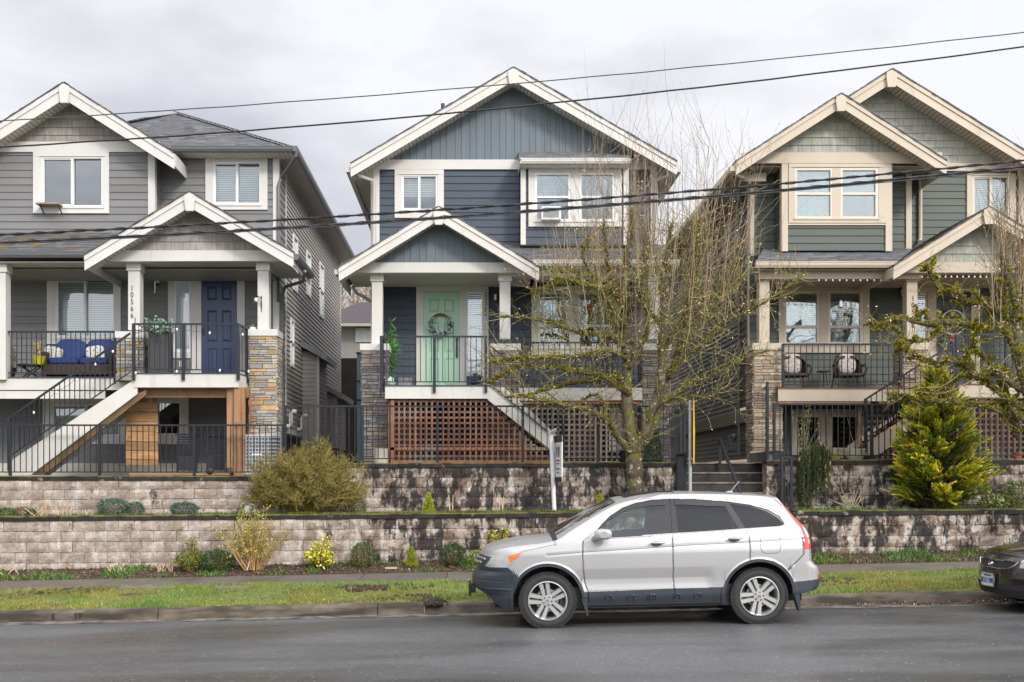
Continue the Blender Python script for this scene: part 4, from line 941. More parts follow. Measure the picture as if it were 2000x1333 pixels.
# upper trims
mb = MB(); mb.pbox(726, 1017, 312, 331, Y2-.055, .07); mb.pbox(1227, 1290, 312, 331, Y2-.055, .07); mb.pbox(729, 741, 331, 530, Y2-.05, .06); mb.pbox(1271, 1283, 331, 530, Y2-.05, .06)
mb.box(XL2-.16, XL2-.0, Y2-.03, Y2+.1, YZ2+.2, Z(331, Y2)); mb.box(XR2-.005, XR2+.02, Y2-.03, Y2+.1, YZ2+.2, Z(331, Y2)); mb.pbox(738, 745, 530, 760, Y2-.05, .06)
mb.build('corner_trim', WHITE2, H2)
# main gable with board and batten
Yf = 23.45; Yw = Y2-.02
gable(H2, (1003, 133), (685, 321), (1322, 317), Yf, Yw, 36, 22, WHITE2, SOFFIT, SHING, kw=(21, 18, 30))
sg2 = (Z(133, Yf)-Z(319, Yf))/(X(1322, Yf)-X(1003, Yf)); za2 = Z(150, Y2)
mb = MB(); zb2 = Z(313, Y2); xa = X(1003, Y2)
mb.prism([(xa-(za2-zb2)/sg2, zb2), (xa+(za2-zb2)/sg2, zb2), (xa, za2)], Y2-.02, Y2+.1)
x = xa-(za2-zb2)/sg2+.1; k = 0
while x < xa+(za2-zb2)/sg2:
    zt = za2-abs(x-xa)*sg2; w_ = .05 if k % 2 else .11
    if zt > zb2+.05: mb.prism([(x-w_/2, zb2), (x+w_/2, zb2), (x+w_/2, zt-w_*.3), (x-w_/2, zt-w_*.3)], Y2-.038, Y2-.019, jc(.035))
    x += .17; k += 1
mb.build('gable_boards', BLUEG, H2)
for s_, XX in ((-1, X(685, Yf)), (1, X(1322, Yf))):
    a = XL2 if s_ < 0 else XR2; mb = MB(); zz = Z(335, Yf)-.02
    mb.box(min(XX, a), max(XX, a), Y2-.02, 36, zz-.01, zz, (.85, .85, .85)); mb.prism([(XX, zz-.01), (a, zz-.01), (a, zz+.25), (XX, zz+.05)], Y2-.04, Y2-.02, (.8, .78, .74)); mb.build('eave_soffit', SOFFIT, H2)
    mb = MB(); mb.box(XX+s_*.0, XX+s_*.11, Yf+.05, 36, zz+.02, zz+.13); mb.build('gutter', GUTW, H2)
downpipe(H2, [(X(697, 23.6), 23.6, Z(334, 23.6)), (X(699, 23.6), 23.62, Z(342, 23.6)), (X(727, 23.8), 23.86, Z(352, 23.8)), (X(730, 23.9), 23.9, Z(360, 23.9)), (X(730, 23.9), 23.9, Z(478, 23.9))], GUTW)
downpipe(H2, [(X(1308, 23.6), 23.6, Z(334, 23.6)), (X(1306, 23.6), 23.62, Z(342, 23.6)), (X(1282, 23.8), 23.86, Z(352, 23.8)), (X(1280, 23.9), 23.9, Z(360, 23.9)), (X(1280, 23.9), 23.9, Z(478, 23.9))], GUTW)
mb = MB(); mb.tube([(X(865, 27), 27, Z(235, 27)), (X(865, 27), 27, Z(203, 27))], .05, 8); mb.build('roof_vent_pipe', RUB, H2)
# side walls
mb = MB(); lap(mb, SR(XR2, 1), Y2, 35.5, YZ2+.2, Z(333, Y2), .115, .02, tone=.03); lap(mb, SR(XL2, -1), Y2, 35.5, YZ2+.2, Z(333, Y2), .115, .02, tone=.03); mb.build('side_siding', VINYL3, H2)
# bay
Yb = 23.5; hY = []
window(H2, 1032, 1214, 328, 444, (1045, 1200), (338, 432), Yb, WHITE2, 'none', None, holes=hY, sill=True)
for a, b in ((1045, 1114), (1132, 1200)):
    mb = MB()
    for q in ((a, b, 338, 342), (a, b, 428, 432), (a, a+4, 342, 428), (b-4, b, 342, 428), (a+4, b-4, 383, 387)): mb.pbox(*q, Yb-.045, .06)
    sw = mb.build('sash_window', VINYLW, H2); MB().pbox(a+4, b-4, 342, 428, Yb-.01, .004).build('pane', GLASS, sw)
    mb = MB(); zz = Z(383, Yb) if a < 1100 else Z(405, Yb)
    while zz < Z(342, Yb): mb.add([(X(a+3, Yb), Yb+.06, zz), (X(b-3, Yb), Yb+.06, zz), (X(b-3, Yb), Yb+.075, zz+.04), (X(a+3, Yb), Yb+.075, zz+.04)], [(0, 1, 2, 3)], jc(.03)); zz += .045
    mb.build('blind', BLIND, sw)
MB().pbox(1114, 1132, 338, 432, Yb-.05, .06).build('window_mullion', WHITE2, H2)
mb = MB(); mb.pbox(1057, 1096, 403, 430, Yb-.25, .26, (1, 1, 1)); ac = mb.build('window_air_conditioner', mat('ac_plastic', (.66, .66, .64), .45), H2, bevel=.02)
mb = MB()
for i in range(9): mb.pbox(1061, 1092, 406+2.2*i, 407.1+2.2*i, Yb-.255, .01)
mb.build('grille', GUTG, ac)
mb = MB(); lap(mb, FR(Yb), X(1017, Yb), X(1228, Yb), Z(478, Yb), Z(326, Yb), .166, .018, hY)
lap(mb, SR(X(1017, Yb), -1), Yb, Y2, Z(478, Yb), Z(326, Yb), .166, .012); lap(mb, SR(X(1228, Yb), 1), Yb, Y2, Z(478, Yb), Z(326, Yb), .166, .012); by = mb.build('bay_siding', NAVY, H2)
mb = MB(); mb.pbox(1017, 1027, 326, 478, Yb-.05, .07); mb.pbox(1218, 1228, 326, 478, Yb-.05, .07); mb.box(X(1017, Yb), X(1228, Yb), Yb-.045, Yb+.02, Z(328, Yb), Z(323, Yb)); mb.box(X(1017, Yb)+.01, X(1228, Yb)-.01, Yb+.01, Y2, Z(478, Yb)-.01, Z(478, Yb)+.01); mb.build('bay_corner_trim', WHITE2, H2)
Yr = 23.2; mb = MB(); shingles(mb, (X(1013, Yr), Yr, Z(313, Yr)), (X(1232, Yr), Yr, Z(313, Yr)), (X(1230, Y2), Y2-.05, Z(300, Y2)+.02), (X(1013, Y2), Y2-.05, Z(300, Y2)+.02)); brf = mb.build('bay_roof', SHING, H2)
mb = MB(); gutter(mb, X(1015, Yr), X(1230, Yr), Yr-.1, Z(312, Yr), .11); mb.box(X(1015, Yr), X(1230, Yr), Yr, Yb, Z(324, Yr)+.01, Z(324, Yr)+.02); mb.box(X(1015, Yr), X(1015, Yr)+.02, Yr-.1, Y2, Z(322, Yr), Z(313, Yr)); mb.build('gutter', WHITE2, brf)
# lower roof to the right of the porch gable
Yl = 22.3; mb = MB(); shingles(mb, (X(1000, Yl), Yl, Z(511, Yl)), (X(1326, Yl), Yl, Z(511, Yl)), (X(1300, Y2), Y2-.03, Z(479, Y2)), (X(935, Y2), Y2-.03, Z(479, Y2))); lr = mb.build('porch_roof', mat('mossy_grey_shingle', (.13, .13, .13), .9, .25, 25, .6, 120, tint=(.17, .14, .02), tp=(.64, .74), ts=2.2), H2)
mb = MB(); gutter(mb, X(1040, Yl), X(1326, Yl), Yl-.1, Z(510, Yl), .12); mb.build('gutter', WHITE2, lr)
mb = MB(); mb.box(X(1030, Yl), X(1326, Yl), Yl+.01, Y2, Z(522, Yl)-.01, Z(522, Yl), (.8, .8, .8)); mb.pbox(1000, 1310, 520, 540, 22.5, .3, (1, 1, 1)); mb.build('porch_beam', WHITE2, H2)
# porch gable
Yp2 = 21.95; g2 = gable(H2, (857, 405), (662, 524), (1052, 523), Yp2, Yp2+.45, Y2, 22, WHITE2, SOFFIT, SHING, rname='porch_gable_roof', kw=(21, 17, 32))
Yq2 = Yp2+.45; sg = (Z(405, Yp2)-Z(524, Yp2))/(X(1052, Yp2)-X(857, Yp2)); za2 = Z(421, Yq2); zb2 = Z(514, Yq2); xa = X(857, Yq2); mb = MB()
mb.prism([(xa-(za2-zb2)/sg, zb2), (xa+(za2-zb2)/sg, zb2), (xa, za2)], Yq2, Yq2+.1)
x = xa-(za2-zb2)/sg+.1; k = 0
while x < xa+(za2-zb2)/sg:
    zt = za2-abs(x-xa)*sg; w_ = .05 if k % 2 else .11
    if zt > zb2+.05: mb.prism([(x-w_/2, zb2), (x+w_/2, zb2), (x+w_/2, zt-w_*.3), (x-w_/2, zt-w_*.3)], Yq2-.018, Yq2+.001, jc(.035))
    x += .17; k += 1
mb.build('porch_gable_boards', BLUEG, H2)
mb = MB(); mb.pprism([(690, 533), (722, 513), (1000, 513), (1030, 533)], Yq2-.06, .3)
for px in (735, 990): mb.box(X(px, Yq2)-.08, X(px, Yq2)+.08, Yq2+.2, Y2, Z(533, Yq2), Z(533, Yq2)+.2)
mb.build('porch_beam', WHITE2, H2, bevel=.004)
mb = MB(); mb.box(X(675, Yq2), X(1040, Yq2), Yq2+.24, Y2, Z(534, Yq2), Z(534, Yq2)+.012, (.9, .9, .9)); mb.box(XL2, XR2, Y2-.03, Y2+.02, Z(548, Y2), Z(541, Y2), (.95, .95, .95))
mb.box(X(676, Yq2), X(722, Yq2), Yq2+.02, Yq2+.24, Z(534, Yq2), Z(534, Yq2)+.01); mb.build('porch_ceiling', SOFFIT, H2)
mb = MB(); mb.box(X(662, Yp2)-.1, X(662, Yp2)-.01, Yp2+.05, Y2, Z(535, Yp2), Z(526, Yp2)); mb.build('gutter', GUTW, g2)
downpipe(H2, [(X(690, 23.5), 23.5, Z(560, 23.5)), (X(695, 23.6), 23.6, Z(572, 23.6)), (X(726, 24), 23.95, Z(590, 24))], GUTW)
Yc2 = 22.55
column(H2, 726, 747, 533, 673, Yc2, WHITE2, 708, 757, 686, 908, PAL2)
column(H2, 976, 997, 533, 662, Yc2, WHITE2, 961, 1013, 686, 770, PAL2)
column(H2, 1266, 1288, 533, 662, Yc2, WHITE2, 1254, 1306, 686, 905, PAL2)
# decks, fascia, lattice, stair
Yd2 = 21.85; zf = Z(755, Yd2)
dk = MB(); dk.box(X(752, Yd2), X(955, Yd2), Yd2, Yd2+.05, Z(779, Yd2), zf); dk.box(X(752, Yd2), X(752, Yd2)+.05, Yd2+.05, Y2, Z(779, Yd2), zf); dk = dk.build('landing', WHITE2, H2)
MB().box(X(751, Yd2), X(955, Yd2), Yd2-.015, Y2-.02, zf, zf+.025, (.5, .6, .7)).build('deck_edge', GUTG, dk)
MB().box(X(752, Yd2)+.051, X(955, Yd2), Yd2+.06, Y2, zf-.2, zf-.001, (.2, .2, .2)).build('deck_joists', LATT, dk)
mb = MB(); mb.pbox(955, 1256, 758, 782, 22.45, .05); mb.box(X(955, 22.5), X(1256, 22.5), 22.51, Y2, Z(760, 22.5)-.03, Z(760, 22.5)); mb.build('porch_deck', WHITE2, H2)
mb = MB(); mb.box(X(765, Yd2), X(955, Yd2), Yd2+.1, Yd2+.18, Z(786, Yd2), Z(779, Yd2)-.002); mb.pbox(1000, 1256, 783, 789, 22.5, .05, (1.6, 1.2, 1)); mb.build('beam', LATT, dk)
Ys = Yd2+.02
mb = MB(); mb.pprism([(955, 757), (985, 757), (1101, 862), (1101, 890), (1090, 890), (950, 779), (950, 757)], Ys-.005, .045)
st2 = mb.build('stair', WHITE2, H2)
MB().prism([(X(a, Ys), Z(b, Ys)) for a, b in [(955, 757), (985, 757), (1101, 862), (1101, 890), (1090, 890), (950, 779)]], Ys+.95, Ys+1.0).build('stringer', WHITE2, st2)
mb = MB()
for i in range(10):
    t = (i+.5)/10; xx = X(960, Ys)+(X(1095, Ys)-X(960, Ys))*t; zz = zf-.17-(zf-.17-(YZ2+.1))*t; mb.box(xx-.13, xx+.15, Ys+.05, Ys+.95, zz, zz+.035, jc(.15))
mb.build('tread', LATT, st2)
mb = MB(); mb.pprism([(950, 779), (957, 779), (1095, 889), (1084, 889)], Ys+.01, .04); mb.build('stair_nosing', CEDAR, st2)
zg = YZ2+.02
lattice(H2, [(X(766, Ys), zg), (X(1070, Ys), zg), (X(1080, Ys), zg+.05), (X(950, Ys), Z(783, Ys)), (X(766, Ys), Z(783, Ys))], Ys+.06, LATT)
mb = MB()
for q in ((766, 775), (1068, 1073)): pass
mb.box(X(763, Ys), X(770, Ys), Ys+.03, Ys+.12, zg, Z(781, Ys)); mb.box(X(763, Ys), X(1076, Ys), Ys+.03, Ys+.06, zg+.26, zg+.32, (1.3, 1.2, 1)); mb.box(X(763, Ys), X(1076, Ys), Ys+.0, Ys+.06, zg-.02, zg+.05, (1.2, 1.1, 1)); mb.build('lattice_frame', LATT, H2)
mb = MB(); mb.box(X(757, Ys), X(762, Ys), Ys+.1, Ys+1.9, zg, Z(781, Ys)); mb.build('lattice_return', LATT, H2)
lattice(H2, [(X(1005, 22.5), zg), (X(1212, 22.5), zg), (X(1212, 22.5), Z(789, 22.5)), (X(1005, 22.5), Z(789, 22.5))], 22.56, OLDW)
MB().box(XL2, XR2, Y2-.02, Y2+.2, YZ2-.2, PF2-.2, (.5, .5, .5)).build('lower_wall', NAVY, H2)
mb = MB(); mb.pbox(1190, 1225, 800, 880, 23.2, .05); mb.build('basement_door', VINYLW, H2)
railing(H2, (X(745, Yd2), Yd2-.03, zf-.0), (X(952, Yd2), Yd2-.03, zf), h=1.03, gap=.112, posts=(0, .5, .985), base_drop=.13, pw=.06)
railing(H2, (X(745, Yd2), Yd2-.0, zf), (X(745, Yd2), Yc2-.1, zf), h=1.03, gap=.1, posts=(1,), base_drop=.13)
railing(H2, (X(955, Ys), Ys-.04, zf-.07), (X(1099, Ys), Ys-.04, Z(880, Ys)), h=.93, gap=.112, bot=.13, posts=(1,), pw=.055)
railing(H2, (X(955, Ys), Ys+1.0, zf-.07), (X(1099, Ys), Ys+1.0, Z(880, Ys)), h=.93, gap=.112, bot=.13, posts=(1,), pw=.055)
railing(H2, (X(1010, 22.5), 22.5, Z(758, 22.5)), (X(1258, 22.5), 22.5, Z(758, 22.5)), h=.97, gap=.112, posts=(0, 1))
# ================================================================ HOUSE 3: GREEN HOUSE
H3 = empty('house', (X(1760, 24), 24, YZ3), 'dark green two-storey house with beige trim and two stepped front gables', 'house')
Y3 = 24.0; Y3B = 23.4; Y3C = 24.3; XL3 = X(1463, Y3); PF3 = 3.78
# bay with the front gable
hb3 = []
window(H3, 1539, 1729, 317, 437, (1551, 1714), (329, 427), Y3B, BEIGE, 'none', None, holes=hb3)
for a, b in ((1553, 1626), (1642, 1714)):
    mb = MB()
    for q in ((a, b, 329, 333), (a, b, 423, 427), (a, a+4, 333, 423), (b-4, b, 333, 423), (a+4, b-4, 376, 381)): mb.pbox(*q, Y3B-.045, .06)
    sw = mb.build('sash_window', mat('beige_vinyl_frame', (.62, .56, .46), .4, .03, 2), H3); MB().pbox(a+4, b-4, 333, 423, Y3B-.01, .004).build('pane', GLASS, sw)
    mb = MB(); zz = Z(423 if a < 1600 else 376, Y3B)
    while zz < Z(333, Y3B): mb.add([(X(a+3, Y3B), Y3B+.06, zz), (X(b-3, Y3B), Y3B+.06, zz), (X(b-3, Y3B), Y3B+.075, zz+.04), (X(a+3, Y3B), Y3B+.075, zz+.04)], [(0, 1, 2, 3)], jc(.03)); zz += .045
    mb.build('blind', BLIND, sw)
BV = _matc['beige_vinyl_frame']
MB().pbox(1626, 1642, 329, 427, Y3B-.05, .06).build('window_mullion', BEIGE, H3)
mb = MB(); lap(mb, FR(Y3B), X(1537, Y3B), X(1731, Y3B), Z(490, Y3B), Z(318, Y3B), .166, .018, hb3)
lap(mb, SR(X(1527, Y3B), -1), Y3B, Y3, Z(490, Y3B), Z(318, Y3B), .166, .01); lap(mb, SR(X(1741, Y3B), 1), Y3B, Y3, Z(490, Y3B), Z(318, Y3B), .166, .01)
mb.build('bay_siding', GREEN3, H3)
mb = MB()
for a, b in ((1527, 1539), (1730, 1741)): mb.pbox(a, b, 318, 491, Y3B-.05, .07)
mb.pbox(1539, 1730, 437, 440, Y3B-.045, .06); mb.pbox(1450, 1840, 298, 319, Y3B-.06, .08)
mb.box(X(1527, Y3B)-.02, X(1527, Y3B), Y3B, Y3B+.1, Z(490, Y3B), Z(319, Y3B)); mb.box(X(1741, Y3B), X(1741, Y3B)+.02, Y3B, Y3B+.1, Z(490, Y3B), Z(319, Y3B))
mb.build('bay_corner_trim', BEIGE, H3)
Yf3 = 22.95; gable(H3, (1643, 184), (1438, 316), (1849, 316), Yf3, Y3B-.02, 36, 22, BEIGE, SOFFITB, SHING, kw=(20, 17, 31))
sg = (Z(184, Yf3)-Z(316, Yf3))/(X(1849, Yf3)-X(1643, Yf3)); xa, za = X(1643, Y3B), Z(200, Y3B)
lf = lambda z: xa-max(0, (za-z)/sg); rf = lambda z: xa+max(0, (za-z)/sg)
mb = MB(); lap(mb, FR(Y3B), 0, 0, Z(299, Y3B), za, .17, .022, ul=lf, ur=rf, joint=.14, tone=.06); mb.build('gable_shake', SHAKE3, H3)
mb = MB(); mb.box(X(1450, Y3B), X(1835, Y3B), Y3B+.02, Y3, Z(325, Y3B), Z(325, Y3B)+.012, (.8, .8, .8)); mb.build('bay_soffit', SOFFITB, H3)
# main wall left and right of the bay
hm = []
for a, b, c in ((1472, 1530, 335), (1738, 1773, 316)): lap(MB(), FR(Y3), X(a, Y3), X(b, Y3), Z(500, Y3), Z(c, Y3), .166, .018).build('front_siding', GREEN3, H3)
mb = MB(); mb.pbox(1463, 1473, 325, 500, Y3-.05, .06); mb.box(XL3-.02, XL3, Y3-.03, Y3+.1, YZ3, Z(325, Y3)); mb.pbox(1473, 1530, 325, 337, Y3-.045, .06); mb.pbox(1519, 1527, 337, 500, Y3-.04, .05); mb.pbox(1739, 1773, 325, 337, Y3-.045, .06); mb.pbox(1770, 1781, 325, 500, Y3-.05, .06)
mb.build('corner_trim', BEIGE, H3)
hw = []
window(H3, 1887, 1982, 340, 450, (1898, 1970), (345, 436), Y3C, BEIGE, 'slider', 'blind', holes=hw, frame=BV)
mb = MB(); lap(mb, FR(Y3C), X(1779, Y3C), X(2190, Y3C), Z(500, Y3C), Z(330, Y3C), .166, .018, hw); mb.build('front_siding', GREEN3, H3)
mb = MB(); mb.pbox(1781, 2190, 318, 334, Y3C-.06, .07); mb.pbox(1990, 2001, 334, 480, Y3C-.05, .06); mb.pbox(2140, 2150, 334, 480, Y3C-.05, .06); mb.build('upper_trim', BEIGE, H3)
Yf4 = 23.75; gable(H3, (1742, 136), (1440, 330), (2080, 345), Yf4, Y3C-.02, 36, 22, BEIGE, SOFFITB, SHING, kw=(21, 18, 32))
sg = (Z(136, Yf4)-Z(345, Yf4))/(X(2080, Yf4)-X(1742, Yf4)); xa4, za4 = X(1742, Y3C), Z(154, Y3C)
lf4 = lambda z: max(X(1560, Y3C), xa4-max(0, (za4-z)/sg)); rf4 = lambda z: xa4+max(0, (za4-z)/sg)
mb = MB(); lap(mb, FR(Y3C), 0, 0, Z(318, Y3C), za4, .17, .022, ul=lf4, ur=rf4, joint=.14, tone=.06); mb.build('gable_shake', SHAKE3, H3)
downpipe(H3, [(X(1812, 24), Y3C-.3, Z(318, 24)), (X(1807, 24), Y3C-.12, Z(326, 24)), (X(1806, 24), Y3C-.07, Z(335, 24)), (X(1806, 24), Y3C-.07, Z(462, 24)), (X(1800, 24), Y3C-.2, Z(470, 24))], BEIGE, .045)
downpipe(H3, [(X(1436, 23.2), 23.3, Z(330, 23.2)), (X(1440, 23.3), 23.35, Z(339, 23.2)), (X(1464, 23.8), 23.85, Z(350, 23.8)), (X(1467, 23.9), 23.9, Z(362, 23.8)), (X(1467, 23.9), 23.9, Z(495, 23.8))], BEIGE, .04)
# left eave soffit and gutter, left side wall
XX = X(1438, Yf3); zz = Z(333, Yf3)-.02
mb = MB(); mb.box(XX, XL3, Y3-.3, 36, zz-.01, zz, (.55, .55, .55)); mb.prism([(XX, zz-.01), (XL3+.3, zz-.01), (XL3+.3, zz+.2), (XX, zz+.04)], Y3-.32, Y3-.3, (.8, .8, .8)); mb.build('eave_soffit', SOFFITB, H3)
MB().box(XX-.12, XX-.002, Yf3+.05, 36, zz+.02, zz+.13).build('gutter', BEIGE, H3)
mb = MB(); lap(mb, SR(XL3, -1), Y3+.9, 36, 3.42, Z(337, Y3), .115, .024, tone=.05); lap(mb, SR(XL3+.12, -1), Y3+.3, 36, YZ3+.1, 3.2, .115, .024, tone=.05); mb.build('side_siding', VINYL3, H3)
mb = MB(); lap(mb, SR(XL3, -1), Y3+.1, Y3+.82, YZ3+1.3, Z(337, Y3), .166, .014); mb.build('side_siding', GREEN3, H3)
mb = MB(); mb.box(XL3-.04, XL3, Y3+.82, Y3+.9, YZ3+.2, Z(337, Y3)); mb.box(XL3-.03, XL3+.2, Y3+.3, 36, 3.15, 3.43); mb.build('corner_trim', mat('taupe_trim', (.24, .215, .17), .6), H3)
# lower storey
hl3 = []
window(H3, 1520, 1697, 556, 690, (1532, 1684), (569, 673), Y3, BEIGE, 'none', None, holes=hl3)
for a, b in ((1532, 1600), (1618, 1684)):
    mb = MB()
    for q in ((a, b, 569, 573), (a, b, 669, 673), (a, a+4, 573, 669), (b-4, b, 573, 669), (a+4, b-4, 636, 641)): mb.pbox(*q, Y3-.045, .06)
    sw = mb.build('sash_window', BV, H3); MB().pbox(a+4, b-4, 573, 669, Y3-.01, .004).build('pane', GLASS, sw)
    mb = MB(); zz = Z(669, Y3)
    while zz < Z(573, Y3): mb.add([(X(a+3, Y3), Y3+.06, zz), (X(b-3, Y3), Y3+.06, zz), (X(b-3, Y3), Y3+.075, zz+.04), (X(a+3, Y3), Y3+.075, zz+.04)], [(0, 1, 2, 3)], jc(.03)); zz += .045
    mb.build('blind', BLIND, sw)
MB().pbox(1600, 1618, 569, 673, Y3-.05, .06).build('window_mullion', BEIGE, H3)
hl3.append((X(1787, Y3), X(1913, Y3), PF3, Z(554, Y3)))
mb = MB(); lap(mb, FR(Y3), XL3, X(2190, Y3), PF3-.05, PF3+3.0, .166, .018, hl3); mb.build('porch_wall_siding', GREEN3, H3)
mb = MB()
for q in ((1787, 1913, 554, 570), (1787, 1791, 570, 762), (1812, 1829, 570, 762), (1897, 1913, 570, 762), (1791, 1812, 690, 762)): mb.pbox(*q, Y3-.055, .06)
mb.build('door_surround', BEIGE, H3, bevel=.004)
s3 = MB(); s3.pbox(1791, 1812, 570, 575, Y3-.03, .05); s3.pbox(1809, 1812, 575, 690, Y3-.03, .05); s3 = s3.build('side_light', BV, H3); MB().pbox(1791, 1809, 575, 690, Y3-.005, .004).build('pane', GLASS, s3)
mb = MB(); zz = Z(690, Y3)
while zz < Z(575, Y3): mb.add([(X(1791, Y3), Y3+.04, zz), (X(1809, Y3), Y3+.04, zz), (X(1809, Y3), Y3+.055, zz+.04), (X(1791, Y3), Y3+.055, zz+.04)], [(0, 1, 2, 3)]); zz += .045
mb.build('blind', BLIND, s3)
d3 = six_panel_door(H3, 1829, 1897, 570, PF3+.02, Y3-.02, DOORD)
MB().ell((X(1834, Y3), Y3-.07, Z(668, Y3)), (.03, .03, .03)).build('handle', IRON, d3, smooth=True)
MB().box(XL3, X(2190, Y3), 22.7, Y3, Z(540, 22.6), Z(540, 22.6)+.015, (.8, .8, .8)).build('porch_ceiling', SOFFITB, H3)
lantern(H3, 1760, 571, Y3)
# porch roof and beams
Yl3 = 22.3; mb = MB(); shingles(mb, (X(1476, Yl3), Yl3, Z(513, Yl3)), (X(1790, Yl3), Yl3, Z(513, Yl3)), (X(1840, Y3), Y3-.02, Z(486, Y3)), (X(1492, Y3), Y3-.02, Z(486, Y3)))
lr3 = mb.build('porch_roof', SHING, H3)
mb = MB(); gutter(mb, X(1474, Yl3), X(1752, Yl3), Yl3-.1, Z(513, Yl3), .125); mb.build('gutter', BEIGE, lr3)
mb = MB(); mb.box(X(1476, Yl3), X(1770, Yl3), Yl3+.01, 22.75, Z(526, Yl3)-.012, Z(526, Yl3), (.85, .85, .85)); mb.build('soffit', SOFFITB, lr3)
mb = MB(); mb.pbox(1483, 1800, 527, 545, 22.5, .22); mb.build('porch_beam', BEIGE, H3, bevel=.004)
Yp3 = 21.95; gable(H3, (1932, 405), (1745, 521), (2122, 521), Yp3, Yp3+.45, Y3, 22, BEIGE, SOFFITB, SHINGM, rname='porch_gable_roof', kw=(21, 17, 31))
Yq3 = Yp3+.45; sg = (Z(405, Yp3)-Z(521, Yp3))/(X(2122, Yp3)-X(1932, Yp3)); xa, za = X(1932, Yq3), Z(422, Yq3)
lf5 = lambda z: xa-max(0, (za-z)/sg); rf5 = lambda z: xa+max(0, (za-z)/sg)
mb = MB(); lap(mb, FR(Yq3), 0, 0, Z(512, Yq3), za, .17, .022, ul=lf5, ur=rf5, joint=.14, tone=.06); mb.build('porch_gable_shake', SHAKE3, H3)
mb = MB(); mb.pprism([(1765, 533), (1795, 512), (2075, 512), (2100, 533)], Yq3-.06, .3); mb.box(X(1782, Yq3)-.08, X(1782, Yq3)+.08, Yq3+.25, Y3, Z(533, Yq3), Z(533, Yq3)+.2); mb.build('porch_beam', BEIGE, H3, bevel=.004)
Yc3 = 22.6
column(H3, 1483, 1503, 530, 670, Yc3, BEIGE, 1470, 1524, 685, 882, PAL3)
column(H3, 1771, 1792, 533, 670, Yc3, BEIGE, 1760, 1806, 685, 765, PAL3)
column(H3, 2060, 2081, 533, 670, Yc3, BEIGE, 2046, 2098, 685, 890, PAL3)
column(H3, 1504, 1516, 545, 670, Yc3+.35, BEIGE, 1504, 1516, 685, 700, PAL3) if 0 else None
numbers(H3, '10558', 1783, 577, 643, Yc3, BLK, .16)
# deck, fascia, red edge, railings, stair, lattice
Yd3 = 22.3; zf3 = Z(760, Yd3)
mb = MB(); mb.pbox(1520, 1800, 760, 784, Yd3, .05); mb.box(X(1520, Yd3), X(2100, Yd3), Yd3+.06, Y3, zf3-.05, zf3-.001, (.5, .5, .5)); dk3 = mb.build('porch_deck', BEIGE, H3)
REDB = mat('red_brown_deck_paint', (.20, .045, .03), .5, .1, 4)
MB().box(X(1519, Yd3), X(1880, Yd3), Yd3-.015, Y3-.02, zf3, zf3+.025).build('deck_edge', REDB, dk3)
railing(H3, (X(1530, Yd3), Yd3+.03, zf3), (X(1760, Yd3), Yd3+.03, zf3), h=.95, gap=.125, posts=(0, 1))
Ye3 = 21.75; mb = MB(); mb.pbox(1862, 2120, 752, 776, Ye3, .05); ld3 = mb.build('landing', BEIGE, H3); ze3 = Z(752, Ye3)
MB().box(X(1861, Ye3), X(2120, Ye3), Ye3-.015, Yd3+.1, ze3, ze3+.02).build('deck_edge', REDB, ld3)
railing(H3, (X(1868, Ye3), Ye3-.03, ze3), (X(2060, Ye3), Ye3-.03, ze3), h=1.03, gap=.125, posts=(0, .5, 1), base_drop=.13, pw=.06)
mb = MB(); P_ = [(1862, 754), (1862, 784), (1715, 890), (1690, 890), (1690, 868)]
mb.pprism(P_, Ye3+.02, .045); st3 = mb.build('stair', BEIGE, H3); MB().prism([(X(a, Ye3), Z(b, Ye3)) for a, b in P_], Ye3+1.0, Ye3+1.05).build('stringer', BEIGE, st3)
mb = MB()
for i in range(10):
    t = (i+.5)/10; xx = X(1862, Ye3)+(X(1690, Ye3)-X(1862, Ye3))*t; zz = ze3-.17-(ze3-.17-(YZ3+.1))*t; mb.box(xx-.15, xx+.13, Ye3+.07, Ye3+1.0, zz, zz+.035, jc(.15)); mb.box(xx+.1, xx+.12, Ye3+.07, Ye3+1.0, zz-.17, zz)
mb.build('tread', REDB, st3)
railing(H3, (X(1862, Ye3), Ye3-.02, ze3-.07), (X(1690, Ye3), Ye3-.02, Z(868, Ye3)), h=.93, gap=.112, bot=.13, posts=(0, 1), pw=.055)
zg3 = YZ3+.02
lattice(H3, [(X(1690, 22.4), zg3), (X(1835, 22.4), zg3), (X(1835, 22.4), Z(786, 22.4)), (X(1690, 22.4), Z(786, 22.4))], 22.75, LATT3, sp=.12)
lattice(H3, [(X(1872, Ye3), zg3), (X(2110, Ye3), zg3), (X(2110, Ye3), Z(779, Ye3)), (X(1872, Ye3), Z(779, Ye3))], Ye3+.1, LATT3, sp=.12)
mb = MB(); mb.pbox(1520, 1700, 784, 791, Yd3+.02, .05, (2.2, 1.8, 1.5)); mb.box(X(1686, 22.3), X(1693, 22.3), 22.6, 22.7, zg3, Z(786, 22.3)); mb.build('lattice_frame', LATT3, H3)
hq = []
for k, (a, b) in enumerate(((1553, 1602), (1622, 1680))):
    window(H3, a-9, b+9, 800, 890, (a, b), (812, 878), Y3-.6, BEIGE, 'none', None, holes=hq, frame=BV, glass=GLASSD, sill=False)
mb = MB(); lap(mb, FR(Y3-.6), XL3+.3, X(2190, Y3), YZ3+.0, PF3-.15, .166, .018, hq); mb.build('lower_siding', GREEN3, H3)
MB().box(XL3, X(1483, Yc3)+.3, 22.6, 24.2, YZ3-.2, YZ3+.22).build('foundation', CONC, H3)
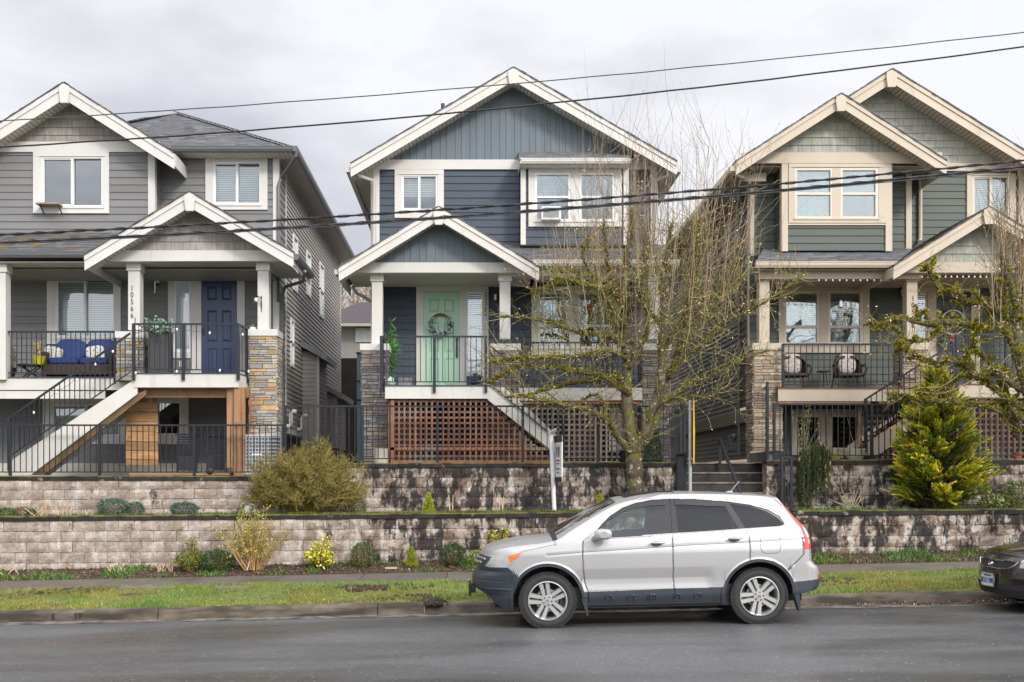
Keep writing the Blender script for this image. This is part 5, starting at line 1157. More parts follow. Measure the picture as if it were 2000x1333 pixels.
# ================================================================ FENCES ON THE WALLS
FY = UY+.14
def fence(pts, h, nposts, label, group='black metal fences on the retaining walls', bot=.08, gap=.118, post_at=None):
    a, b = Vector(pts[0]), Vector(pts[1]); root = empty('metal_fence', a, label, 'fence', group)
    L_ = (b-a).length; mb = MB(); up = Vector((0, 0, 1))
    mb.bar(a+up*h, b+up*h, .045, .035); mb.bar(a+up*bot, b+up*bot, .03, .022); n = int(L_/gap)
    for i in range(1, n):
        p = a.lerp(b, i/n); mb.box(p.x-.008, p.x+.008, p.y-.008, p.y+.008, p.z+bot, p.z+h)
    mb.build('fence_panel', IRON, root)
    for t in (post_at or [i/(nposts-1) for i in range(nposts)]):
        p = a.lerp(b, t); MB().box(p.x-.026, p.x+.026, p.y-.026, p.y+.026, p.z-.01, p.z+h+.02).build('post', IRON, root)
    return root
def fp(px, Y, z): return (X(px, Y), Y, z)
za, zb, zc = zU1(-5)+.003, 2.163, 2.228
fence((fp(-120, FY, za), fp(553, FY, za)), Z(831, FY)-za, 5, 'low black metal fence in front of the light grey house, below the wooden screen', post_at=[.02, .208, .467, .742, 1])
fence((fp(557, FY, zb-.0), fp(1330, FY, zb)), Z(794, FY)-zb, 6, 'long black metal fence in front of the cedar lattice of the navy house', post_at=[0, .195, .385, .6, .79, 1])
fence((fp(1512, FY, zc), fp(2080, FY, zc)), Z(790, FY)-zc, 4, 'black metal fence behind the golden conifer, in front of the green house', post_at=[.0, .335, .68, 1])
fence(((X(1338, FY), FY+.05, 2.15), (X(1310, 22.6), 22.8, 2.15)), 1.1, 2, 'short return of black fence running back beside the garden steps at the navy house', gap=.11)
fence(((X(1500, FY), FY+.05, 2.2), (X(1497, 22.5), 22.5, 2.2)), 1.6, 2, 'tall narrow black gate panel beside the stone pier of the green house', gap=.11)
fence(((X(1527, 20.1), 20.1, zcapL(6)), (X(1546, 20.12), 20.14, zcapL(6))), 1.02, 2, 'narrow black metal gate post panel at the foot of the garden steps', gap=.05)
fence(((X(1338, 20.3), 20.25, zcapL(4)), (X(1338, 20.5), 21.25, zcapL(4))), 1.1, 2, 'black fence return left of the garden steps behind the metal street pole', gap=.1)
# hand rail of the steps
hr = MB(); p0, p1 = Vector((X(1445, 20.6), 20.6, Z(960, 20.6))), Vector((X(1406, 22.2), 22.2, Z(858, 22.2)))
hr.bar(p0-(p1-p0)*.4, p1, .045, .04); hr.box(p1.x-.025, p1.x+.025, p1.y-.02, p1.y+.02, 2.0, p1.z); q = p0-(p1-p0)*.3; hr.box(q.x-.025, q.x+.025, q.y-.02, q.y+.02, zwalk(6), q.z)
tag(hr.build('hand_rail', IRON), 'single black sloping handrail of the garden steps', 'handrail')

# ================================================================ OVERHEAD WIRES
WBL = mat('black_cable', (.012, .012, .014), .45, .1, 4); WGR = mat('weathered_wire', (.045, .045, .05), .5, .1, 4)
WY = 14.0
def wire(pp, r, m, label, twist=0, y=WY, ext=True, sag=0.0):
    px = [p[0] for p in pp]; py = [p[1] for p in pp]; co = np.polyfit(px, py, min(3, len(pp)-1)); pts = []
    for i in range(181):
        a = -700+(3400*i/180); f = float(np.polyval(co, min(max(a, 0), 2000)))
        if a < 0: f += a*float(np.polyval(np.polyder(co), 0))*.9
        if a > 2000: f += (a-2000)*float(np.polyval(np.polyder(co), 2000))
        yy = y+.0; w_ = .6*hrough(a/100., r*300, 1.) if twist >= 0 else 0
        pts.append((X(a, yy), yy, Z(f+w_*(2 if twist == 0 else .8), yy)))
    mb = MB(); mb.tube(pts, r, 6)
    o = mb.build('overhead_wire', m, smooth=True); tag(o, label, 'overhead wire', 'overhead wires above the street')
    if twist > 0:
        mb = MB()
        for ph, rr, cc in ((0, .005, (1, 1, 1)), (pi, .003, (4, 4, 4))):
            P = []
            for i in range(1200):
                t = i/1199*179.99; k = int(t); f = t-k; b = [pts[k][j]*(1-f)+pts[k+1][j]*f for j in range(3)]; an = b[0]*2*pi/.55+ph
                P.append((b[0], b[1]+cos(an)*(r+.006), b[2]+sin(an)*(r+.006)))
            mb.tube(P, rr, 4, cc)
        s_ = mb.build('wrapped_strand', m, o, smooth=True)
wire([(0, 236.6), (400, 211), (660, 193.5), (1060, 157.5), (1380, 129), (1677, 100), (2000, 63)], .007, WGR, 'thinnest topmost overhead wire crossing above all three roofs')
wire([(0, 288), (150, 278), (400, 263), (720, 235), (960, 213), (1296, 180), (1740, 125), (2000, 92)], .011, WBL, 'second overhead cable from the top, wavy, crossing the navy house gable', y=14.1)
wire([(0, 459.5), (210, 447.5), (400, 439), (720, 419.6), (1060, 396), (1360, 373.5), (1740, 339), (2000, 314)], .013, WBL, 'upper of the two thick twisted overhead cables crossing the porch gables', 1, y=14.2)
wire([(0, 474.5), (210, 464), (400, 455.6), (720, 436), (1060, 409.5), (1360, 386.4), (1740, 353), (2000, 325)], .017, WBL, 'lowest and thickest twisted overhead cable crossing the porch gables', 1, y=14.0)
wire([(0, 477), (400, 458), (720, 438), (1060, 412), (1360, 390), (1740, 356), (2000, 330)], .006, WGR, 'thin lashing wire running just below the thickest twisted cable', -1, y=13.93)
# ================================================================ CARS
def interp(tab):
    xs = np.array([t[0] for t in tab], float); ys = np.array([t[1] for t in tab], float); return lambda x: float(np.interp(x, xs, ys))
def smooth_interp(tab):
    """monotone-ish cubic (Catmull-Rom) through the table"""
    xs = [t[0] for t in tab]; ys = [t[1] for t in tab]; n = len(xs)
    m = [0]*n
    for i in range(n):
        if i == 0: m[i] = (ys[1]-ys[0])/(xs[1]-xs[0])
        elif i == n-1: m[i] = (ys[-1]-ys[-2])/(xs[-1]-xs[-2])
        else:
            a, b = (ys[i]-ys[i-1])/(xs[i]-xs[i-1]), (ys[i+1]-ys[i])/(xs[i+1]-xs[i]); m[i] = 0 if a*b <= 0 else 2*a*b/(a+b)
    def f(x):
        if x <= xs[0]: return ys[0]
        if x >= xs[-1]: return ys[-1]
        import bisect
        i = bisect.bisect_right(xs, x)-1; h = xs[i+1]-xs[i]; t = (x-xs[i])/h
        return (2*t**3-3*t*t+1)*ys[i]+(t**3-2*t*t+t)*h*m[i]+(-2*t**3+3*t*t)*ys[i+1]+(t**3-t*t)*h*m[i+1]
    return f
def inpoly(x, y, P):
    c = False; n = len(P); j = n-1
    for i in range(n):
        if (P[i][1] > y) != (P[j][1] > y) and x < (P[j][0]-P[i][0])*(y-P[i][1])/(P[j][1]-P[i][1])+P[i][0]: c = not c
        j = i
    return c
def segdist(x, y, L_):
    d = 1e9
    for (a, b), (c, e) in zip(L_[:-1], L_[1:]):
        vx, vy = c-a, e-b; t = max(0, min(1, ((x-a)*vx+(y-b)*vy)/(vx*vx+vy*vy+1e-12))); d = min(d, hypot(x-a-t*vx, y-b-t*vy))
    return d
SILV = mat('silver_car_paint', (.41, .405, .40), .34, .02, 2, metal=.35, coat=.5)
BLKP = mat('dark_brown_car_paint', (.035, .028, .026), .22, .03, 2, metal=.4, coat=1)
CLAD = mat('charcoal_cladding', (.030, .036, .046), .42, .08, 5)
SEAM = mat('panel_gap_black', (.02, .02, .022), .8)
PILL = mat('gloss_black_pillar', (.012, .013, .016), .25, .02, 3)
TINT = glass_mat('privacy_glass', (.10, .11, .13), .5, .3); CLEARG = glass_mat('car_window_glass', (.62, .78, .74), .7, .85); WSG = glass_mat('windscreen_glass', (.5, .66, .6), 2.2, .7)
LAMP = mat('clear_headlamp', (.42, .43, .43), .1, .2, 6, coat=1, spec=.8); AMB = mat('amber_lens', (.75, .17, .03), .2, .05, 6, coat=1); REDL = mat('red_lens', (.62, .025, .02), .2, .08, 6, coat=1)
TYRE = mat('tyre_rubber', (.030, .029, .028), .8, .2, 10, .3, 60); ALLOY = mat('silver_alloy', (.55, .54, .52), .3, .05, 4, metal=.6)
SEATF = mat('dark_seat_fabric', (.035, .037, .04), .9)
def car_shell(root, P):
    """body as a fine grid: two sides that wrap round nose and tail, and a top between the shoulders"""
    x0, x1, W0 = P['x0'], P['x1'], P['W']; T, E_, B, xf, xr = P['top'], P['edge'], P['bottom'], P['xf'], P['xr']; bl_f, bl_r = P['blf'], P['blr']
    Rf, Rr, nf, nr = P['Rf'], P['Rr'], P['nf'], P['nr']; wz = P['wz']; ds = P['ds']
    us = list(np.arange(x0+Rf, x1-Rr, ds)); k = P.get('ends', 46)
    us = [x0+Rf*(1-cos(pi/2*i/k)) for i in range(k)]+us+[x1-Rr*(1-cos(pi/2*(k-i)/k)) for i in range(k+1)]
    NV = P['nv']; NT = P.get('nt', 20)
    def xx(u, z):
        x = u
        if u < x0+bl_f: x += (xf(z)-x0)*(1-(u-x0)/bl_f)
        if u > x1-bl_r: x -= (x1-xr(z))*(1-(x1-u)/bl_r)
        return x
    def plan(u):
        f = 1.
        if u < x0+Rf: f = max(0, 1-((x0+Rf-u)/Rf)**nf)**(1/nf)
        if u > x1-Rr: f = min(f, max(0, 1-((u-x1+Rr)/Rr)**nr)**(1/nr))
        return f
    side = []; topg = []
    for u in us:
        zt = E_(xx(u, P['zhood'] if u < 0 else P['zroof'])); zb = B(u); zt = max(zt, zb+.02); col = []
        for j in range(NV+1):
            z = zb+(zt-zb)*j/NV; x = xx(u, z); w_ = W0*wz(z, x)*plan(u)
            # rounded shoulder on the bonnet
            s_ = (zt-z); rs = .07 if x < P['xws'] else .02
            if s_ < rs: w_ -= (W0*.07 if x < P['xws'] else .012)*(1-s_/rs)**2*plan(u)
            w_ += P['disp'](x, z)*(1 if plan(u) > .5 else 0)
            col.append((x, w_, z))
        side.append(col)
        xt, wt, ztt = col[-1]; tt = T(xt); rowt = []
        for j in range(NT+1):
            a = j/NT*2-1; q = 1-abs(a)**2.3; dx = -P['ws_bow']*(1-a*a) if P['xws'] < xt < P['xwe'] else 0
            rowt.append((xt, wt*a, ztt+(tt-ztt)*q))
        topg.append(rowt)
    V = []; idx = {}
    nU = len(us); cls = P['classify']; tcls = P['tclassify']; bins = {}
    def put(key, pts): bins.setdefault(key, []).append(pts)
    C_ = {}
    for i in range(nU-1):
        for j in range(NV):
            q = [side[i][j], side[i+1][j], side[i+1][j+1], side[i][j+1]]
            cx = sum(p[0] for p in q)/4; cz = sum(p[2] for p in q)/4; cy = sum(p[1] for p in q)/4
            c = cls(cx, cy, cz)
            if c is None: continue
            bins.setdefault(c, []).append(('s', i, j))
        for j in range(NT):
            q = topg[i][j], topg[i+1][j+1]; c = tcls((q[0][0]+q[1][0])/2, (q[0][1]+q[1][1])/2, (q[0][2]+q[1][2])/2)
            bins.setdefault(c, []).append(('t', i, j))
    return side, topg, bins
def emit(root, side, topg, cells, name, m, parent, both=True, sgn=0, inset=0., local=True):
    """turn grid cells into one part"""
    V = []; ix = {}; Fc = []
    def vid(k, i, j, s):
        key = (k, i, j, s)
        if key not in ix:
            x, y, z = side[i][j] if k == 's' else topg[i][j]
            if k == 's': y = s*(y-inset)
            else: z = z-inset
            ix[key] = len(V); V.append((x, y, z))
        return ix[key]
    for k, i, j in cells:
        if k == 's':
            for s in ((-1, 1) if both else (sgn,)):
                q = [vid(k, i, j, s), vid(k, i+1, j, s), vid(k, i+1, j+1, s), vid(k, i, j+1, s)]; Fc.append(q if s < 0 else q[::-1])
        else: Fc.append([vid(k, i, j, 0), vid(k, i+1, j, 0), vid(k, i+1, j+1, 0), vid(k, i, j+1, 0)])
    if not Fc: return None
    mb = MB(); mb.v = V; mb.f = Fc; mb.c = [(1, 1, 1)]*len(Fc); mb.m = [0]*len(Fc)
    return mb.build(name, m, parent, smooth=True, local=True, ang=50)
def wheel(root, cx, cz, yo, R, Rr, s, spokes=5, double=True, rot=0.):
    """s = -1: outer face towards the camera side. Local coordinates of the car"""
    w_ = .225; mb = MB(); n = 64; yc = yo-s*w_/2*-1 if 0 else yo+(-s)*w_/2
    prof = [(Rr, -w_*.42), (Rr+.03, -w_*.49), (R-.055, -w_*.5), (R-.02, -w_*.44), (R-.004, -w_*.34), (R, 0), (R-.004, w_*.34), (R-.02, w_*.44), (R-.055, w_*.5), (Rr+.03, w_*.49), (Rr, w_*.42)]
    vs = []
    for r, h in prof:
        for k in range(n):
            t = 2*pi*k/n; vs.append((cx+r*cos(t), yc+h, cz+r*sin(t)))
    mb.add(vs, [(i*n+k, (i+1)*n+k, (i+1)*n+(k+1) % n, i*n+(k+1) % n) for i in range(len(prof)-1) for k in range(n)])
    for k in range(72):                                        # tread blocks
        t = 2*pi*(k+.5)/72
        for side_ in (-1, 1):
            dy = side_*w_*.36; a = (cx+cos(t)*R, yc+dy, cz+sin(t)*R); d = Vector((cos(t), 0, sin(t))); tn = Vector((-sin(t), 0, cos(t)))
            c0 = Vector((cx, yc+dy, cz)); P_ = []
            for rr in (R-.03, R+.006):
                for (ta, ya) in ((-1, -1), (1, -1), (1, 1), (-1, 1)): P_.append(tuple(c0+d*rr+tn*(ta*.009)+Vector((0, ya*w_*.13, 0))))
            mb.add(P_, [(4, 5, 6, 7), (0, 1, 5, 4), (1, 2, 6, 5), (2, 3, 7, 6), (3, 0, 4, 7)])
    wh = mb.build('wheel', TYRE, root, local=True, smooth=True, ang=35)
    mb = MB(); yf = yo; o = s
    def ring(pr, col=(1, 1, 1)):
        vs = []
        for r, h in pr:
            for k in range(n): t = 2*pi*k/n; vs.append((cx+r*cos(t), yf-o*h, cz+r*sin(t)))
        mb.add(vs, [(i*n+k, (i+1)*n+k, (i+1)*n+(k+1) % n, i*n+(k+1) % n) for i in range(len(pr)-1) for k in range(n)], col)
    ring([(Rr+.006, .012), (Rr+.004, -.002), (Rr-.006, -.004), (Rr-.016, .02), (Rr-.022, .10), (Rr-.03, .17)]); ring([(.07, .035), (.066, .02), (.0, .018)])
    for k in range(spokes):
        t0 = rot+2*pi*k/spokes
        for dlt in ((-.115, .115) if double else (0,)):
            def pt(r, off, h): t = t0; return (cx+r*cos(t)-off*sin(t), yf-o*h, cz+r*sin(t)+off*cos(t))
            r0, r1 = .045, Rr-.012; o0, o1 = dlt*.25, dlt*.36; hw0, hw1 = .017, .024
            vs = [pt(r0, o0-hw0, .030), pt(r0, o0+hw0, .030), pt(r1, o1+hw1, .022), pt(r1, o1-hw1, .022), pt(r0, o0-hw0*1.4, .07), pt(r0, o0+hw0*1.4, .07), pt(r1, o1+hw1*1.5, .055), pt(r1, o1-hw1*1.5, .055)]
            mb.add(vs, [(0, 1, 2, 3), (0, 4, 5, 1), (1, 5, 6, 2), (2, 6, 7, 3), (3, 7, 4, 0)])
    mb.build('rim', ALLOY, wh, local=True, smooth=True, ang=30)
    mb = MB()
    for k in range(5):
        t = rot+.62+2*pi*k/5; c = (cx+.052*cos(t), yf-o*.03, cz+.052*sin(t)); vs = []
        for h in (0, -.012):
            for j in range(6): vs.append((c[0]+.011*cos(j*pi/3), c[1]-o*h, c[2]+.011*sin(j*pi/3)))
        mb.add(vs, [(j, (j+1) % 6, (j+1) % 6+6, j+6) for j in range(6)]+[tuple(range(6, 12))])
    mb.build('lug_nut', RUB, wh, local=True)
    mb = MB(); vs = []
    for r in (.06, .145):
        for k in range(32): t = 2*pi*k/32; vs.append((cx+r*cos(t), yf-o*.10, cz+r*sin(t)))
    mb.add(vs, [(k, 32+k, 32+(k+1) % 32, (k+1) % 32) for k in range(32)]); mb.build('brake_disc', STEEL, wh, local=True)
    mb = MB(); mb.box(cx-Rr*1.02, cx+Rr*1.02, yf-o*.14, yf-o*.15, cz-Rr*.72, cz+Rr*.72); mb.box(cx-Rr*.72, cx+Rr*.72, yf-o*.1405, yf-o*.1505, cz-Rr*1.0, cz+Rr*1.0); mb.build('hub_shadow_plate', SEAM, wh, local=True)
    return wh

# ---------------------------------------------------------------- silver SUV
SCL = 157.7; TS = .023
def C(px, py): return ((px-1277)/SCL, ((1224.3-TS*(px-1277))-py)/SCL)
def A_(x, y): return C(880+x/4.165, 930+y/4.165)
def B_(x, y): return C(1260+x/4.165, 930+y/4.165)
topT = [A_(262, 655), A_(300, 610), A_(380, 575), A_(500, 545), A_(650, 520), A_(760, 508), A_(840, 500), A_(860, 480), A_(1000, 400), A_(1160, 312), A_(1340, 215), A_(1400, 190), A_(1500, 168), B_(0, 150), B_(200, 130), B_(400, 127), B_(650, 131), B_(900, 141), B_(1060, 152), B_(1100, 158)]
edgT = [A_(262, 668), A_(300, 645), A_(380, 612), A_(500, 585), A_(650, 565), A_(760, 552), A_(872, 528), A_(1000, 452), A_(1150, 362), A_(1300, 278), A_(1400, 232), A_(1500, 205), A_(1666, 178), B_(200, 152), B_(400, 148), B_(650, 150), B_(900, 160), B_(1060, 172), B_(1100, 180)]
botT = [A_(183, 930), A_(250, 990), A_(330, 1050), A_(440, 1098), A_(520, 1112), A_(1105, 1060), B_(650, 1037), B_(1240, 1000), B_(1262, 966), B_(1440, 930), B_(1475, 905)]
fT = sorted([(z, x) for x, z in [A_(262, 655), A_(240, 690), A_(232, 730), A_(232, 765), A_(244, 792), A_(195, 825), A_(186, 850), A_(184, 900), A_(190, 935), A_(215, 960), A_(250, 990)]])
rT = sorted([(z, x+.06) for x, z in [B_(1100, 165), B_(1200, 270), B_(1300, 372), B_(1370, 440), B_(1390, 500), B_(1395, 600), B_(1396, 690), B_(1412, 715), B_(1450, 748), B_(1466, 800), B_(1471, 850), B_(1460, 900), B_(1440, 930)]])
FWC, RWC = A_(797, 1018), B_(940, 980); RA, RF = .428, .466
tf, ef, bf = smooth_interp(topT), smooth_interp(edgT), interp(botT)
def bottom(x):
    z = bf(x)
    for c in (FWC, RWC):
        d = abs(x-c[0])
        if d < RA: z = max(z, c[1]+sqrt(RA*RA-d*d))
    return z
wprof = smooth_interp([(.15, .90), (.28, .955), (.40, .985), (.52, .982), (.75, 1.0), (.90, .995), (1.0, .975), (1.07, .955), (1.12, .935), (1.55, .775), (1.66, .72)])
def wz(z, x):
    w_ = wprof(z)
    if x < -1.1: w_ *= 1-.07*((min(-1.1-x, 1.0))**1.5)*(1 if z > .5 else .8)
    if x > 1.3: w_ *= 1-.06*(x-1.3)**1.3
    return w_
bcrease = [A_(800, 645), A_(1100, 620), B_(0, 590), B_(400, 562), B_(860, 540), B_(1310, 515)]
lcrease = [A_(1130, 855), A_(1500, 850), B_(0, 838), B_(600, 812), B_(700, 790)]
seams = {'sA': [A_(1098, 535), A_(1090, 640), A_(1092, 760), A_(1105, 880), A_(1128, 945), A_(1130, 1025)], 'sB': [B_(252, 185), B_(247, 460), B_(243, 600), B_(240, 800), B_(252, 1000)], 'sC': [B_(850, 430), B_(872, 500), B_(872, 600), B_(866, 685)], 'sD': [B_(1310, 515), B_(1310, 640), B_(1240, 710), B_(1180, 765)], 'sE': [A_(480, 750), A_(600, 618), A_(870, 565)]}
fuelc = B_(1040, 547)
def segd_all(x, z):
    return min(segdist(x, z, s) for s in seams.values())
gl_f = [A_(1235, 432), A_(1330, 345), A_(1420, 290), A_(1520, 255), A_(1666, 235), B_(212, 237), B_(196, 470), A_(1666, 487), A_(1335, 507), A_(1330, 440)]
vis_f = [A_(1222, 436), A_(1300, 360), A_(1400, 285), A_(1500, 245), A_(1666, 213), B_(213, 206), B_(212, 237), A_(1666, 246), A_(1520, 268), A_(1420, 305), A_(1330, 360), A_(1240, 436)]
gl_r = [B_(295, 235), B_(705, 255), B_(735, 310), B_(752, 345), B_(752, 434), B_(298, 462)]
vis_r = [B_(292, 200), B_(690, 212), B_(715, 250), B_(600, 250), B_(400, 238), B_(292, 237)]
gl_t = [B_(757, 355), B_(798, 430), B_(757, 432)]
gl_q = [B_(742, 228), B_(900, 248), B_(1040, 292), B_(1125, 345), B_(1165, 385), B_(1158, 402), B_(1125, 410), B_(850, 427)]
grnhs = [A_(1225, 436), A_(1260, 396), A_(1330, 330), A_(1440, 262), A_(1550, 222), A_(1666, 202), B_(100, 198), B_(250, 190), B_(450, 192), B_(730, 212), B_(900, 236), B_(1050, 276), B_(1140, 330), B_(1175, 385), B_(1168, 405), B_(1130, 416), B_(850, 434), B_(500, 457), B_(250, 472), B_(0, 488), A_(1666, 492), A_(1335, 510), A_(1100, 530), A_(1150, 490)]
hl = [A_(296, 748), A_(360, 660), A_(420, 636), A_(500, 624), A_(604, 618), A_(560, 672), A_(482, 748)]
amb = [A_(487, 650), A_(600, 620), A_(555, 670), A_(488, 716)]
tl = [B_(1098, 178), B_(1140, 200), B_(1200, 262), B_(1330, 408), B_(1390, 500), B_(1500, 600), B_(1315, 600), B_(1302, 480), B_(1290, 430), B_(1230, 330)]
tlc = [B_(1325, 412), B_(1500, 412), B_(1500, 502), B_(1352, 502)]
tlw = [B_(1360, 518), B_(1500, 515), B_(1500, 552), B_(1362, 552)]
frc = [A_(120, 640), A_(250, 660), A_(350, 670), A_(300, 748), A_(330, 755), A_(478, 748), A_(565, 815), A_(560, 1200), A_(100, 1200)]
grill = [A_(100, 678), A_(345, 672), A_(296, 748), A_(318, 760), A_(246, 810), A_(100, 815)]
rbump = [B_(1222, 862), B_(1300, 858), B_(1440, 842), B_(1560, 836), B_(1560, 1100), B_(1200, 1100)]
refl = [B_(1430, 808), B_(1560, 808), B_(1560, 838), B_(1430, 838)]
cladL = [A_(1096, 945), A_(1666, 925), B_(0, 925), B_(655, 905), B_(680, 1100), A_(1060, 1200)]
door_f = [A_(1098, 535), A_(1090, 640), A_(1092, 760), A_(1105, 880), A_(1122, 945), B_(244, 918), B_(240, 800), B_(243, 600), B_(247, 460), B_(252, 185), A_(1666, 180), A_(1300, 300)]
door_r = [B_(252, 185), B_(247, 460), B_(243, 600), B_(240, 800), B_(244, 918), B_(655, 905), B_(670, 840), B_(720, 770), B_(800, 705), B_(866, 685), B_(872, 600), B_(872, 500), B_(850, 430), B_(730, 205)]
def disp(x, z):
    d = 0
    s = segdist(x, z, bcrease)
    if s < .03 and x > -1.75: d -= .004*(1-s/.03)
    if -1.0 < x < .78:
        zc_ = .50; 
        if .35 < z < .95: d -= .018*max(0, 1-abs(z-.60)/.13)*min(1, (x+1.0)/.12, (.78-x)/.12)
    for c in (FWC, RWC):
        r = hypot(x-c[0], z-c[1])
        if r < RF+.022 and z > c[1]-.2: d += .016*min(1, (RF+.022-r)/.02)
    if inpoly(x, z, grnhs): d -= .012
    s2 = segd_all(x, z)
    if s2 < .008 and z < 1.08: d -= .010
    if segdist(x, z, [(-2.3, .55), (-1.78, .53)]) < .05 and z < .6: d += .015
    return d
def classify(x, y, z):
    if inpoly(x, z, gl_f) and not inpoly(x, z, vis_f): return 'gf'
    if inpoly(x, z, gl_r) and not inpoly(x, z, vis_r): return 'gr'
    if inpoly(x, z, gl_q): return 'gq'
    if inpoly(x, z, gl_t): return 'gt'
    if inpoly(x, z, vis_f): return 'visor'
    if inpoly(x, z, vis_r): return 'visor2'
    if inpoly(x, z, grnhs):
        if x < A_(1330, 0)[0] and z < A_(0, 436)[1]: return 'body'
        return 'pill'
    if inpoly(x, z, amb) : return 'amb'
    if inpoly(x, z, hl): return 'hl'
    if x < -1.5 and inpoly(x, z, grill): return 'grille'
    if x > 1.5:
        if inpoly(x, z, tlc) or inpoly(x, z, tlw): return 'tlc' if y > .45 else 'body'
        if inpoly(x, z, tl): return 'tl' if y > .45 else ('rearglass' if z > 1.08 and y < .62 else 'body')
        if inpoly(x, z, refl): return 'refl' if y > .25 else 'body'
        if inpoly(x, z, rbump): return 'clad'
        if y < .60 and z > 1.08: return 'rearglass'
    for c in (FWC, RWC):
        r = hypot(x-c[0], z-c[1])
        if r < RF and z > c[1]-.03: return 'clad'
        if abs(x-c[0]) < RF and z <= c[1]-.02 and not (c is FWC and x < c[0]) : return 'clad'
    if inpoly(x, z, frc): return 'clad'
    if inpoly(x, z, cladL): return 'clad'
    if inpoly(x, z, door_f): return 'df'
    if inpoly(x, z, door_r): return 'dr'
    return 'body'
WSx0, WSx1 = A_(872, 0)[0], A_(1395, 0)[0]
def tclassify(x, y, z):
    if x < WSx0-.03: return 'hood'
    if WSx0-.03 <= x < WSx0+.03: return 'cowl'
    if x < WSx1 and abs(y) < .62: return 'ws'
    if x < WSx1: return 'body'
    if A_(1480, 0)[0] < x < B_(330, 0)[0] and abs(y) < .42: return 'sun'
    return 'roof'
P = dict(x0=C(923.5, 0)[0], x1=C(1613.5, 0)[0]+.06, W=.91, top=tf, edge=ef, bottom=bottom, xf=interp([(z, x) for z, x in fT]), xr=smooth_interp([(z, x) for z, x in rT]), blf=.55, blr=.62, Rf=.60, Rr=.26, nf=2.4, nr=3.2,
         wz=wz, ds=.0065, nv=215, nt=26, zhood=topT[0][1]+.02, zroof=1.55, xws=WSx0, xwe=WSx1, ws_bow=0, disp=disp, classify=classify, tclassify=tclassify)
gx = 2.23; gy = 13.0+.905
suv = empty('parked_suv', (gx, gy, CH-(1224.3-HY)/F*13.0+.0), 'silver compact SUV with dark lower cladding parked at the kerb', 'car', rot=(0, -TS, 0))
_wl[suv.name] = Vector((0, 0, 0))
side, topg, bins = car_shell(suv, P)
em = lambda keys, name, m, par=suv, **k: emit(suv, side, topg, [c for q in keys for c in bins.get(q, [])], name, m, par, **k)
body = em(['body', 'roof'], 'body', SILV); em(['hood'], 'bonnet', SILV); em(['clad'], 'lower_cladding', CLAD); em(['cowl'], 'cowl_panel', SEAM); em(['sun'], 'sunroof', PILL, inset=-.003)
em(['grille'], 'grille', CLAD); em(['ws'], 'windscreen', WSG); em(['rearglass'], 'rear_window', TINT)
